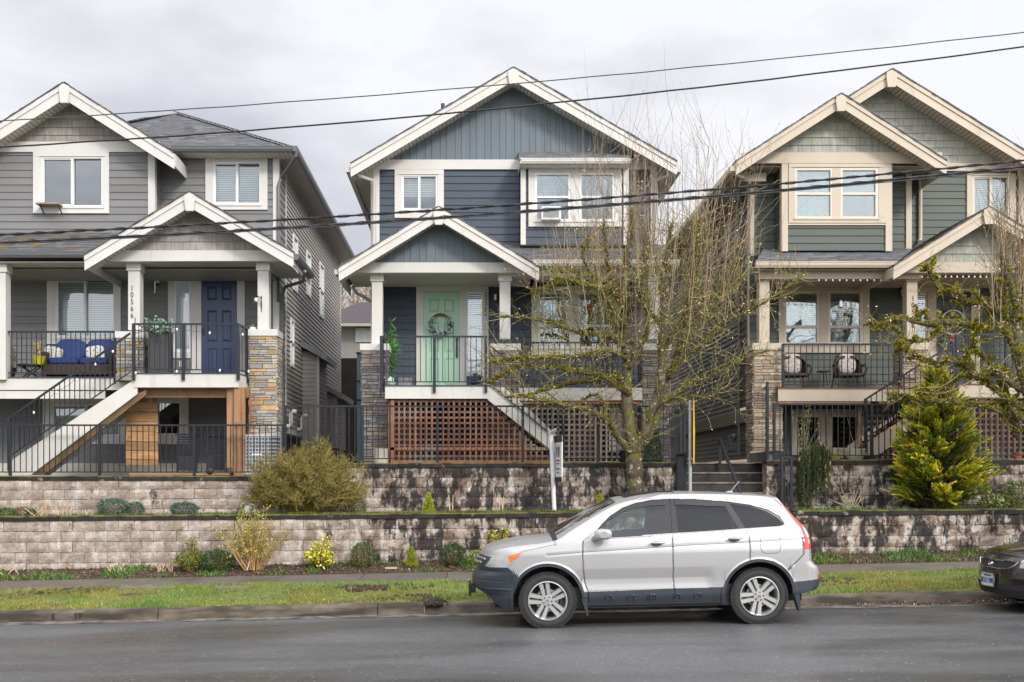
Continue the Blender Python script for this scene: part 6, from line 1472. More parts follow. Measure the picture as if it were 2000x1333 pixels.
for s in (-1, 1):
    em(['pill'], 'window_surround', PILL, both=False, sgn=s)
    for q_ in ('visor', 'visor2'): em([q_], 'wind_deflector', PILL, inset=-.012, both=False, sgn=s)
    df = em(['df'], 'door', SILV, both=False, sgn=s); dr_ = em(['dr'], 'door', SILV, both=False, sgn=s)
    em(['gf'], 'window', CLEARG, df, both=False, sgn=s); em(['gr', 'gt'], 'window', TINT, dr_, both=False, sgn=s); em(['gq'], 'quarter_window', TINT, both=False, sgn=s)
    hlp = em(['hl'], 'headlight', LAMP, both=False, sgn=s); em(['amb'], 'indicator', AMB, hlp, both=False, sgn=s)
    tlp = em(['tl'], 'tail_light', REDL, both=False, sgn=s); em(['tlc'], 'reversing_lens', LAMP, tlp, both=False, sgn=s); em(['refl'], 'reflector', REDL, both=False, sgn=s)
    for (p, d) in ((B_(118, 543), df), (B_(750, 507), dr_)):
        yy = -(.912); mb = MB(); mb.ell((p[0], s*.925, p[1]), (.098, .026, .017), 16, 8); hd = mb.build('handle', SILV, d, local=True, smooth=True)
        MB().ell((p[0]-.01, s*.899, p[1]-.012), (.065, .012, .034), 14, 6).build('handle_recess', mat('recess_shade', (.16, .16, .165), .4, metal=.3), hd, local=True, smooth=True)
    # mirror
    mc = A_(1250, 478); mb = MB(); vs = []
    for i, (yy, sx, sz, ox, oz) in enumerate([(.88, .03, .025, -.1, -.05), (.93, .05, .05, -.06, -.035), (.97, .10, .062, .0, .01), (1.03, .108, .068, 0, .01), (1.09, .10, .062, .0, .01), (1.115, .06, .04, 0, .01)]):
        for k in range(16): t = 2*pi*k/16; cc, ss = cos(t), sin(t); vs.append((mc[0]+ox+sx*abs(cc)**.7*(1 if cc > 0 else -1), s*yy, mc[1]+oz+sz*abs(ss)**.7*(1 if ss > 0 else -1)))
    mb.add(vs, [((i*16+k), (i*16+(k+1) % 16), ((i+1)*16+(k+1) % 16), ((i+1)*16+k))[::(-s)] for i in range(5) for k in range(16)]+[tuple(range(80, 96))[::(-s)]]); mb.build('wing_mirror', SILV, suv, local=True, smooth=True)
    # roof rail line and chrome belt
    for c in (FWC, RWC): wheel(suv, c[0], c[1], s*.895, .353, .240, s, rot=(1.75 if c is FWC else 2.0))
    # stamped recesses in the sill cladding
    for (zx, zz) in (A_(1295, 985), A_(1480, 985), A_(1640, 980), B_(75, 980), B_(270, 975), B_(440, 970)):
        mb = MB(); mb.tube([(zx-.04, s*.905, zz-.035), (zx-.038, s*.908, zz+.012), (zx-.02, s*.908, zz+.026), (zx+.02, s*.908, zz+.026), (zx+.038, s*.908, zz+.012), (zx+.04, s*.905, zz-.035)], .007, 6); mb.build('sill_boss', CLAD, suv, local=True, smooth=True)
    sp_ = lambda x, z: (x, s*(.91*wz(z, x)*plan_(x)+disp(x, z)+.001), z)
    def plan_(x): return (max(0, 1-max(0, (P['x0']+P['Rf']-x)/P['Rf'])**P['nf'])**(1/P['nf']))*(max(0, 1-max(0, (x-P['x1']+P['Rr'])/P['Rr'])**P['nr'])**(1/P['nr']))
    mb = MB()
    for nm_, q in list(seams.items())+[('crease', bcrease), ('fuel', [(fuelc[0]+.123*math.copysign(abs(cos(t))**.5, cos(t)), fuelc[1]+.125*math.copysign(abs(sin(t))**.5, sin(t))) for t in [2*pi*k/40 for k in range(41)]])]:
        d_ = []
        for (a, b), (c, e) in zip(q[:-1], q[1:]):
            for i in range(12): d_.append((a+(c-a)*i/12, b+(e-b)*i/12))
        d_.append(q[-1])
        if nm_ != 'sE': mb.tube([sp_(*w_) for w_ in d_], .0026, 5)
    mb.build('gap_and_crease_line', SEAM, suv, local=True)  # belt crease's shade drawn as a dark tube; seams and fuel flap are gaps
    # mud flaps
    for c in (FWC, RWC): MB().add([(c[0]+RA-.01, s*.82, c[1]+.02), (c[0]+RA-.01, s*.93, c[1]+.02), (c[0]+RF+.012, s*.93, c[1]-.19), (c[0]+RF+.012, s*.82, c[1]-.19), (c[0]+RF+.02, s*.82, c[1]+.02), (c[0]+RF+.02, s*.935, c[1]+.02), (c[0]+RF+.03, s*.93, c[1]-.19), (c[0]+RF+.03, s*.82, c[1]-.19)], [(0, 1, 2, 3), (4, 7, 6, 5), (1, 5, 6, 2), (3, 2, 6, 7)]).build('mud_flap', CLAD, suv, local=True)
    ch = MB(); ch.tube([(x, s*(.91*wz(z, x)-.004), z+.006) for x, z in [(q[0], q[1]) for q in (A_(1150, 530), A_(1335, 513), A_(1500, 502), A_(1666, 494), B_(0, 491), B_(250, 475), B_(500, 461), B_(850, 437), B_(1130, 420), B_(1172, 407), B_(1182, 385), B_(1140, 322), B_(1050, 268), B_(900, 228), B_(730, 203), B_(450, 184), B_(250, 181), B_(0, 190), A_(1550, 212), A_(1440, 250))]], .0055, 6); ch.build('chrome_window_strip', ALLOY, suv, local=True, smooth=True)
# interior and underbody
mb = MB(); mb.box(-1.95, 1.95, -.55, .55, .24, .62); mb.box(-1.15, 1.15, -.84, .84, .24, .50)
mb.box(FWC[0]-.5, FWC[0]+.5, -.62, .62, .4, .80); mb.box(RWC[0]-.5, RWC[0]+.5, -.62, .62, .4, .85); mb.build('underbody', SEAM, suv, local=True)
for c in (FWC, RWC):
    for s in (-1, 1):
        mb = MB(); n = 24; vs = []
        for y in (s*.60, s*.885):
            for k in range(n+1): t = pi*k/n; vs.append((c[0]+(RA+.0)*cos(t), y, c[1]+(RA+.0)*sin(t)))
        mb.add(vs, [(k, k+1, n+2+k, n+1+k)[::s] for k in range(n)]); mb.build('wheel_arch_liner', SEAM, suv, local=True)
for yy in (-.38, .38):
    for xs_, nm in ((-.15, 'seat'), (.72, 'seat')):
        mb = MB(); mb.box(xs_-.05, xs_+.45, yy-.24, yy+.24, .55, .72); mb.add([(xs_+.35, yy-.23, .70), (xs_+.35, yy+.23, .70), (xs_+.55, yy+.2, 1.26), (xs_+.55, yy-.2, 1.26), (xs_+.47, yy-.23, .70), (xs_+.47, yy+.23, .70), (xs_+.65, yy+.2, 1.26), (xs_+.65, yy-.2, 1.26)], [(0, 3, 2, 1), (4, 5, 6, 7), (0, 4, 7, 3), (1, 2, 6, 5), (3, 7, 6, 2)])
        mb.box(xs_+.53, xs_+.63, yy-.13, yy+.13, 1.28, 1.44); mb.build(nm, SEATF, suv, local=True, bevel=.03)
mb = MB(); mb.box(-1.15, -.72, -.74, .74, .62, 1.03); mb.build('dashboard', SEATF, suv, local=True, bevel=.04)
mb = MB(); R_ = Matrix.Rotation(radians(-65), 3, 'Y'); c0 = Vector((-.6, -.38, 1.02)); mb.tube([tuple(c0+R_ @ Vector((.18*cos(2*pi*k/20), .18*sin(2*pi*k/20), 0))) for k in range(21)], .014, 6); mb.bar((-.85, -.38, .93), tuple(c0), .04, .04); mb.build('steering_wheel', RUB, suv, local=True, smooth=True)
mb = MB(); a = B_(850, 130); mb.ell((a[0]+.01, 0, a[1]-.01), (.05, .02, .015), 10, 6); b = B_(925, 42); mb.tube([(a[0]+.03, 0, a[1]), (b[0]+.03, 0, b[1])], .005, 5); mb.build('roof_antenna', mat('antenna_grey', (.35, .35, .36), .4), suv, local=True, smooth=True)
mb = MB(); mb.box(P['x0']-.045, P['x0']-.01, -.26, .26, .36, .52); mb.box(P['x0']-.02, P['x0']+.05, -.24, .24, .40, .48); mb.build('number_plate_holder', RUB, suv, local=True, bevel=.008)
for s in (-1, 1):
    for k in range(3):
        mb = MB()
    q = A_(250, 720)
mb = MB(); mb.tube([(q[0]+.02, -.5, q[1]+.0), (q[0]-.035, -.25, q[1]-.005), (q[0]-.05, 0, q[1]-.005), (q[0]-.035, .25, q[1]-.005), (q[0]+.02, .5, q[1])], .014, 8); mb.tube([(q[0]+.07, -.58, q[1]+.045), (q[0]-.0, -.28, q[1]+.05), (q[0]-.02, 0, q[1]+.05), (q[0]-.0, .28, q[1]+.05), (q[0]+.07, .58, q[1]+.045)], .012, 8); gb = mb.build('grille_bar', ALLOY, suv, local=True, smooth=True)
mb = MB(); mb.ell((q[0]-.06, 0, q[1]+.02), (.012, .075, .06), 20, 8); mb.build('grille_emblem', CHROME, suv, local=True, smooth=True)
# wheel-centre emblem
for c, rt in ((FWC, 0), (RWC, 0)):
    mb = MB(); text(mb, 'H', .045, lambda u, v, n, c=c: (c[0]+u*.9+v*.2, -.897-n*1.2, c[1]+v)); mb.build('hub_emblem', RUB, suv, local=True)
em2 = None

# ---------------------------------------------------------------- dark sedan, mostly outside the frame
T2 = smooth_interp([(-.02, .70), (.06, .735), (.25, .80), (.6, .87), (1.0, .93), (1.25, .96), (1.95, 1.38), (2.4, 1.44), (3.0, 1.42), (3.7, 1.12), (4.1, 1.05), (4.5, .98)])
E2_ = smooth_interp([(-.02, .68), (.06, .70), (.25, .745), (.6, .80), (1.0, .87), (1.25, .91), (1.95, 1.33), (2.4, 1.39), (3.0, 1.37), (3.7, 1.06), (4.1, 1.0), (4.5, .94)])
F2, R2 = (.86, .315), (3.52, .315)
def bot2(x):
    z = .20-.03*min(1, x/.3)
    for c in (F2, R2):
        d = abs(x-c[0])
        if d < .36: z = max(z, c[1]+sqrt(.36*.36-d*d))
    return z
wp2 = smooth_interp([(.15, .92), (.3, .98), (.55, 1), (.75, .985), (.92, .95), (1.35, .70), (1.45, .62)])
g2h = [(1.35, .95), (2.0, 1.33), (2.5, 1.37), (3.1, 1.33), (3.6, 1.08), (3.4, 1.0), (1.4, .93)]
hl2 = [(-.1, .595), (.14, .59), (.42, .66), (.66, .775), (.50, .765), (.2, .70), (.04, .665)]
def cl2(x, y, z):
    if inpoly(x, z, g2h): return 'glass' if not (2.35 < x < 2.43) else 'pill'
    if x < .9 and inpoly(x, z, hl2) and y > .53: return 'hl'
    if x < .4 and y < .50-.9*max(0, .655-z)-.25*max(0, z-.6) and .565 < z < .665: return 'grille'
    if x < .5 and y < .60 and .22 < z < .37: return 'intake'
    return 'body'
def tcl2(x, y, z):
    if 1.25 < x < 1.95 and abs(y) < .6: return 'glass'
    if 3.0 < x < 3.68 and abs(y) < .6: return 'glass'
    return 'body'
P2 = dict(x0=0, x1=4.5, W=.885, top=T2, edge=E2_, bottom=bot2, xf=interp([(.15, .10), (.22, .03), (.30, .0), (.45, .0), (.52, .015), (.60, .035), (.67, .06), (.72, .12)]), xr=interp([(.2, 4.48), (.5, 4.5), (.95, 4.38)]), blf=.5, blr=.4, Rf=.52, Rr=.4, nf=2.2, nr=2.6,
          wz=lambda z, x: wp2(z)*(1-.05*max(0, .7-x)), ds=.02, nv=80, nt=24, zhood=.72, zroof=.95, xws=1.25, xwe=1.95, ws_bow=0, disp=lambda x, z: 0, classify=cl2, tclassify=tcl2, ends=60)
sx_ = 6.90; sedan = empty('parked_sedan', (sx_, 14.0, zroad(sx_, 13.2)), 'dark brown sedan at the right edge, only its nose and front number plate in view', 'car', rot=(0, -.02, 0))
_wl[sedan.name] = Vector((0, 0, 0))
side2, top2, bins2 = car_shell(sedan, P2)
e2 = lambda keys, name, m, par=sedan, **k: emit(sedan, side2, top2, [c for q in keys for c in bins2.get(q, [])], name, m, par, **k)
e2(['body', 'pill'], 'body', BLKP); e2(['glass'], 'window', TINT); e2(['grille'], 'grille', SEAM, inset=-.0); e2(['intake'], 'lower_intake', SEAM)
for s in (-1, 1):
    e2(['hl'], 'headlight', LAMP, both=False, sgn=s)
    for c in (F2, R2): wheel(sedan, c[0], c[1], s*.85, .315, .215, s, double=False)
def nose(y, z):                                               # front surface x at lateral y, height z
    f = abs(y)/.885/wp2(z)/.965; u = .52*(1-(max(0, 1-min(1, f)**2.2))**(1/2.2)); return u+P2['xf'](z)*(1-u/.5)
def strip(pts, r, m, name, par=sedan): return MB().tube([(nose(y, z)-.008, y, z) for y, z in pts], r, 6).build(name, m, par, local=True, smooth=True)
L1 = [(.50, .662), (.46, .62), (.36, .572), (.12, .558), (.10, .566), (-.10, .566), (-.12, .558), (-.36, .572), (-.46, .62), (-.50, .662)]
strip(L1, .009, CHROME, 'grille_chrome'); strip([(-.5, .663), (-.3, .672), (-.1, .670), (-.08, .660), (.08, .660), (.1, .670), (.3, .672), (.5, .663)], .008, CHROME, 'grille_chrome')
n_ = 24; oc = [(nose(0, .615)-.03, .062*cos(2*pi*k/n_), .615+.03*sin(2*pi*k/n_)) for k in range(n_+1)]
mb = MB(); mb.tube(oc, .005, 6); text(mb, 'KIA', .042, lambda u, v, n: (nose(0, .615)-.028-n*1.2, -u, .615+v)); mb.build('grille_emblem', CHROME, sedan, local=True)
pz = .40; px_ = nose(0, .42)-.035
pl = MB().box(px_, px_+.01, -.155, .155, pz-.075, pz+.085).build('number_plate', mat('plate_white', (.62, .64, .66), .5), sedan, local=True, bevel=.004)
mb = MB(); text(mb, 'ID2\u00b739B', .095, lambda u, v, n: (px_-.003-n, -u, pz-.01+v)); text(mb, 'British Columbia', .028, lambda u, v, n: (px_-.003-n, -u, pz+.06+v)); mb.build('plate_lettering', mat('plate_blue', (.03, .06, .30), .5), pl, local=True)
mb = MB()
for q in ((-.165, .165, pz+.085, pz+.097), (-.165, .165, pz-.087, pz-.075), (-.167, -.155, pz-.087, pz+.097), (.155, .167, pz-.087, pz+.097)): mb.box(px_-.006, px_+.012, *q)
mb.build('plate_frame', CHROME, pl, local=True)
mb = MB(); mb.box(.6, 4.2, -.6, .6, .2, .6); mb.build('underbody', SEAM, sedan, local=True)
mb = MB(); mb.box(1.3, 1.7, -.6, .6, .6, .9); mb.box(2.2, 2.35, -.6, .6, .6, 1.2); mb.build('seat', SEATF, sedan, local=True)
# ================================================================ TREES, SHRUBS, GROUND COVER
vr = random.Random(11)
def unit(r=vr):
    while 1:
        v = Vector((r.uniform(-1, 1), r.uniform(-1, 1), r.uniform(-1, 1)))
        if .05 < v.length < 1: return v.normalized()
def wander(p, d, L_, n, wob, up=0., r=vr, droop=0.):
    pts = [Vector(p)]; d = Vector(d).normalized()
    for i in range(n):
        d = (d+unit(r)*wob+Vector((0, 0, up))).normalized(); pts.append(pts[-1]+d*(L_/n))
    return pts
def smooth_path(P, sub=5):
    out_ = []; n = len(P)
    for i in range(n-1):
        p0, p1, p2, p3 = P[max(i-1, 0)], P[i], P[i+1], P[min(i+2, n-1)]
        for k in range(sub):
            t = k/sub; out_.append(.5*((2*p1)+(p2-p0)*t+(2*p0-5*p1+4*p2-p3)*t*t+(3*p1-p0-3*p2+p3)*t**3))
    out_.append(P[-1]); return out_
class Tree:
    def __init__(s, Y, seed): s.Y = Y; s.bark = MB(); s.tw = MB(); s.twm = MB(); s.moss = MB(); s.bud = MB(); s.r = random.Random(seed); s.limbs = []
    def limb(s, pts, r0, r1, dy=(0, 0), moss=.5, gnarl=.025, n=9, rp=.6):
        m = len(pts); P = [Vector((X(a, s.Y), s.Y+dy[0]+(dy[1]-dy[0])*i/(m-1), Z(b, s.Y))) for i, (a, b) in enumerate(pts)]
        P = smooth_path(P, 6)
        for i in range(1, len(P)-1): P[i] = P[i]+unit(s.r)*gnarl
        N_ = len(P); R = [r1+(r0-r1)*(1-i/(N_-1))**rp*s.r.uniform(.92, 1.1) for i in range(N_)]
        s.bark.tube([tuple(p) for p in P], R, n); s.limbs.append((P, R, moss)); s.mossy(P, R, moss); return P, R
    def mossy(s, P, R, dens):
        for i in range(len(P)-1):
            k = int(dens*(P[i+1]-P[i]).length*430*(.35+1.3*max(0, .5+1.2*hrough(P[i].x+P[i].z, P[i].y, 2.2))))
            for _ in range(k):
                t = s.r.random(); p = P[i].lerp(P[i+1], t); d = unit(s.r); d.z = abs(d.z)*.9 if s.r.random() < .92 else d.z; d.normalize()
                q = p+d*R[i]*.85; g = s.r.uniform(.18, 1.35); c = (g*s.r.uniform(.8, 1.25), g, g*.6)
                s.moss.blade(q, (d+unit(s.r)*.7), s.r.uniform(.025, .065), s.r.uniform(.016, .035), c)
    def twig(s, p, d, L_, r0, mb, wob=.25, up=.03, n=5, depth=1, sides=4, budp=.3, col=None, kids=3):
        P = wander(p, d, L_, n, wob, up, s.r); g = s.r.uniform(.4, 1.35); c = col or (g*s.r.uniform(.85, 1.15), g, g)
        mb.tube([tuple(q) for q in P], [r0*(1-.75*i/n) for i in range(n+1)], sides, c, cap=False)
        if depth > 0:
            for _ in range(kids):
                i = s.r.randrange(1, n+1); dd = (P[i]-P[i-1]).normalized()
                s.twig(P[i], dd+unit(s.r)*.9, L_*s.r.uniform(.3, .6), r0*.6, mb, wob, up, max(3, n-1), depth-1, 3, budp, None, kids)
        if s.r.random() < budp:
            for _ in range(s.r.randrange(1, 4)):
                i = s.r.randrange(1, n+1); g = s.r.uniform(.6, 1.3); s.bud.blade(P[i], unit(s.r)+Vector((0, 0, -.6)), s.r.uniform(.02, .055), .02, (g*.75, g*.42, g*.23))
        return P
def tree_build(T_, base, label, group, names=('trunk', 'twigs')):
    root = empty('bare_tree', base, label, 'tree', group)
    T_.bark.build('trunk', BARK, root, smooth=True, ang=180)
    a = T_.twm.build('crown', TWIGM, root)
    if T_.tw.f: T_.tw.build('young_shoots', TWIG, root)
    mo = T_.moss.build('moss', MOSS, root); mo['kind'] = 'stuff'
    if T_.bud.f: b = T_.bud.build('dry_leaves', LEAF, root); b['kind'] = 'stuff'
    return root
# ---- the big street tree behind the car
t = Tree(20.7, 3)
main = [
 ([(1241, 1010), (1240, 960), (1238, 915), (1237, 880)], .17, .165, (0, 0), .12),
 ([(1237, 885), (1232, 840), (1226, 790), (1228, 730), (1224, 660), (1218, 600), (1224, 530), (1236, 450), (1240, 400)], .125, .03, (0, .3), .5),
 ([(1240, 885), (1258, 850), (1272, 800), (1290, 740), (1290, 680), (1294, 620), (1290, 560), (1300, 500), (1310, 440)], .085, .022, (0, -.2), .5),
 ([(1245, 880), (1276, 838), (1288, 790), (1306, 735), (1330, 680), (1344, 620), (1362, 560), (1374, 500), (1390, 440)], .085, .02, (0, .3), .45),
 ([(1236, 890), (1205, 855), (1190, 832), (1160, 808), (1128, 800), (1090, 795), (1050, 786), (1010, 780)], .06, .012, (0, -.8), .7),
 ([(1228, 770), (1200, 752), (1168, 735), (1120, 728), (1070, 722), (1020, 722), (985, 735), (952, 757)], .055, .014, (0, -.7), 1.7),
 ([(1227, 745), (1190, 738), (1140, 745), (1090, 752), (1040, 768), (990, 772)], .045, .012, (0, .5), 1.5),
 ([(1225, 700), (1190, 690), (1140, 698), (1080, 706), (1030, 708), (1000, 712), (955, 720)], .04, .010, (0, -1.0), 1.5),
 ([(1224, 690), (1204, 668), (1180, 655), (1150, 650), (1110, 640), (1064, 622), (1020, 612), (980, 612)], .035, .008, (0, .6), .7),
 ([(1220, 680), (1200, 640), (1190, 600), (1176, 565), (1140, 545), (1100, 548), (1060, 560), (1040, 566)], .035, .011, (0, .4), 1.2),
 ([(1220, 640), (1190, 600), (1160, 570), (1120, 560), (1080, 555)], .03, .01, (0, -.6), 1.3),
 ([(1222, 610), (1190, 565), (1160, 540), (1120, 530), (1080, 524)], .03, .008, (0, .2), .9),
 ([(1272, 805), (1300, 782), (1340, 756), (1380, 740), (1420, 722), (1455, 700), (1490, 690)], .04, .007, (0, -.5), .5),
 ([(1290, 790), (1320, 780), (1360, 774), (1400, 770), (1420, 752)], .03, .006, (0, .5), .4),
 ([(1306, 740), (1336, 700), (1372, 672), (1400, 640), (1440, 620), (1480, 600), (1520, 575), (1556, 546)], .035, .005, (0, -.4), .4),
 ([(1330, 690), (1360, 640), (1392, 600), (1420, 560), (1440, 510), (1452, 460)], .04, .01, (0, .5), .5),
 ([(1292, 690), (1316, 650), (1336, 610), (1346, 560), (1350, 500), (1356, 440)], .04, .012, (0, -.5), .6),
 ([(1290, 640), (1268, 600), (1262, 550), (1266, 500), (1270, 440)], .035, .012, (0, .4), .6),
 ([(1228, 720), (1250, 680), (1262, 640), (1256, 590), (1250, 540), (1254, 470)], .04, .012, (0, -.4), .6),
 ([(1222, 600), (1200, 560), (1186, 520), (1180, 480), (1176, 440)], .03, .01, (0, -.3), .6),
 ([(1160, 548), (1150, 520), (1140, 495), (1150, 460)], .02, .008, (.3, .1), .5),
 ([(1344, 620), (1380, 600), (1410, 560), (1450, 540), (1476, 520)], .025, .006, (.1, .8), .4),
 ([(1200, 855), (1185, 820), (1176, 780), (1160, 770), (1140, 778)], .022, .006, (0, .3), .5),
]
for pts, r0, r1, dy, ms in main: t.limb(pts, r0, r1, dy, ms)
rr = t.r
def top_env(px):                                   # how high the young shoots reach
    return float(np.interp(px, [1090, 1130, 1165, 1185, 1215, 1240, 1260, 1300, 1340, 1370, 1400, 1425, 1445, 1480], [400, 300, 225, 205, 265, 235, 250, 200, 240, 250, 200, 240, 330, 430]))
for P, R, ms in t.limbs[1:]:
    Ls = 0
    for i in range(2, len(P)):
        seg = (P[i]-P[i-1]).length; Ls += seg; f = i/len(P); dirn = (P[i]-P[i-1]).normalized()
        px = CX+P[i].x/P[i].y*F; py = HY-(P[i].z-CH)/P[i].y*F
        k = seg*(22 if R[i] < .05 else 7)
        for _ in range(int(k)+(rr.random() < k % 1)):
            d = unit(rr); d = (d-dirn*d.dot(dirn)*.3+dirn*.35).normalized(); d.z = d.z*.6+.22
            L_ = rr.uniform(.2, .8)*(1.1 if py > 560 else 1.0)
            t.twig(P[i], d, L_, .007, t.twm, .3, .04, 5, 1, 4, .25)
        # strong upright tan shoots from everything above the porch
        if py < 700:
            k = seg*(4.2 if py < 600 else 2)
            for _ in range(int(k)+(rr.random() < k % 1)):
                h = (py-top_env(px)); 
                if h < 40: continue
                L_ = h/F*20.7*rr.uniform(.35, .98)
                if py > 600: L_ *= .7
                t.twig(P[i], Vector((rr.uniform(-.22, .24), rr.uniform(-.3, .3), 1)), L_, rr.uniform(.005, .008), t.tw, .07, .06, 9, 1, 4, .35, None, 3)
for _ in range(85):                                  # shoots filling the crown
    px = rr.gauss(1280, 95); px = min(max(px, 1085), 1470); py = rr.uniform(470, 640); tp = top_env(px)
    if py-tp < 50: continue
    yy = 20.7+rr.uniform(-.9, .9); p = Vector((X(px, 20.7), yy, Z(py, 20.7)))
    t.twig(p, Vector(((px-1270)/600+rr.uniform(-.15, .15), rr.uniform(-.2, .2), 1)), (py-tp)/F*20.7*rr.uniform(.5, .95), .0068, t.tw, .06, .05, 9, 1, 4, .4, None, 3)
    for _k in range(3): t.twig(p+unit(rr)*.3, unit(rr), rr.uniform(.2, .6), .007, t.twm, .35, .03, 5, 1, 4, .2)
    t.twig(p, Vector((rr.uniform(-.3, .3), rr.uniform(-.3, .3), -1)), rr.uniform(.3, .8), .009, t.twm, .2, 0, 5, 1, 4, .2)
tree_build(t, (X(1241, 20.7), 20.7, zcapL(3)-.05), 'bare mossy street tree with tall upright shoots standing behind the silver car', 'bare mossy street trees')
# ---- second tree, its trunk just outside the frame on the right
t = Tree(19.2, 5); rr = t.r
main2 = [
 ([(2035, 1030), (2032, 960), (2030, 900), (2030, 850)], .16, .14, (0, 0), .3),
 ([(2030, 860), (2012, 790), (2000, 740), (1990, 690), (1984, 640), (1985, 590), (1966, 540), (1956, 500)], .10, .035, (0, 0), 1.0),
 ([(2000, 850), (1985, 820), (1950, 800), (1905, 790), (1850, 786), (1800, 784), (1760, 778), (1725, 772)], .05, .016, (.3, -.2), 1.0),
 ([(1985, 700), (1970, 662), (1950, 642), (1920, 645), (1880, 638), (1845, 634), (1812, 636), (1770, 636), (1735, 626), (1700, 650), (1686, 652)], .06, .016, (0, -.5), 1.2),
 ([(1975, 655), (1960, 620), (1938, 600), (1920, 585), (1900, 592), (1885, 570), (1860, 564), (1840, 545), (1832, 525), (1842, 508)], .05, .016, (0, .4), 1.1),
 ([(1992, 760), (1965, 745), (1935, 722), (1900, 740), (1870, 712), (1840, 712), (1810, 716), (1770, 702), (1740, 690)], .06, .014, (0, -.5), 1.2),
 ([(2000, 800), (1960, 770), (1925, 742), (1890, 730), (1875, 745), (1850, 762), (1820, 768)], .05, .014, (0, .4), 1.1),
 ([(1995, 820), (1975, 790), (1965, 750), (1950, 710), (1930, 690)], .055, .02, (0, .3), 1.0),
 ([(1870, 712), (1880, 690), (1890, 672), (1886, 650)], .02, .01, (-.2, -.3), .9),
 ([(1860, 640), (1820, 655), (1790, 672), (1740, 676), (1724, 680)], .03, .014, (-.2, -.6), 1.0),
 ([(1960, 590), (1990, 560), (2010, 520), (2020, 470)], .04, .02, (0, .3), 1.2),
 ([(1985, 640), (2040, 600), (2080, 560), (2110, 500)], .06, .02, (0, .3), 1.2),
 ([(2010, 800), (2070, 740), (2120, 700)], .07, .03, (0, .3), 1.2),
]
for pts, r0, r1, dy, ms in main2: t.limb(pts, r0, r1, dy, ms, gnarl=.02)
for P, R, ms in t.limbs[1:]:
    for i in range(2, len(P)):
        seg = (P[i]-P[i-1]).length; px = CX+P[i].x/P[i].y*F; py = HY-(P[i].z-CH)/P[i].y*F
        k = seg*16
        for _ in range(int(k)+(rr.random() < k % 1)):
            d = unit(rr); d.z = d.z*.7+.15; t.twig(P[i], d, rr.uniform(.15, .65), .006, t.twm, .4, .03, 5, 1, 4, .15)
        if rr.random() < .35:
            d = unit(rr); q = wander(P[i], d+Vector((0, 0, .3)), rr.uniform(.15, .35), 4, .4, 0, rr); t.bark.tube([tuple(v) for v in q], [.018, .018, .016, .012, .006], 6); t.mossy(q, [.018]*5, 1.8)
        if py < 640 and px > 1930:
            for _ in range(int(seg*16)+1):
                L_ = (py-rr.uniform(330, 440))/F*19.2*rr.uniform(.5, 1)
                if L_ > .3: t.twig(P[i], Vector((rr.uniform(-.25, .12), rr.uniform(-.2, .2), 1)), L_, rr.uniform(.006, .01), t.tw, .07, .05, 9, 1, 4, .3)
# thin hanging branches reaching over the porch
for (a, b, c, d) in ((1900, 740, 1700, 790), (1850, 712, 1690, 700), (1880, 720, 1730, 790), (1760, 636, 1640, 620), (1800, 700, 1700, 640)):
    p, q = Vector((X(a, 19.2), 19, Z(b, 19.2))), Vector((X(c, 19.2), 18.8, Z(d, 19.2)))
    P = smooth_path([p, p.lerp(q, .35)+Vector((0, 0, -.12)), p.lerp(q, .7)+Vector((0, 0, .06)), q], 5); t.twm.tube([tuple(v) for v in P], [.010-.0005*i for i in range(len(P))], 4)
    for v in P[2:]: t.twig(v, unit(rr)+Vector((-.3, 0, .2)), rr.uniform(.1, .35), .005, t.twm, .35, .05, 4, 1, 3, .3)
tree_build(t, (X(2035, 19.2), 19.2, zwalk(9)), 'gnarled bare tree thick with bright moss reaching in from the right edge', 'bare mossy street trees')

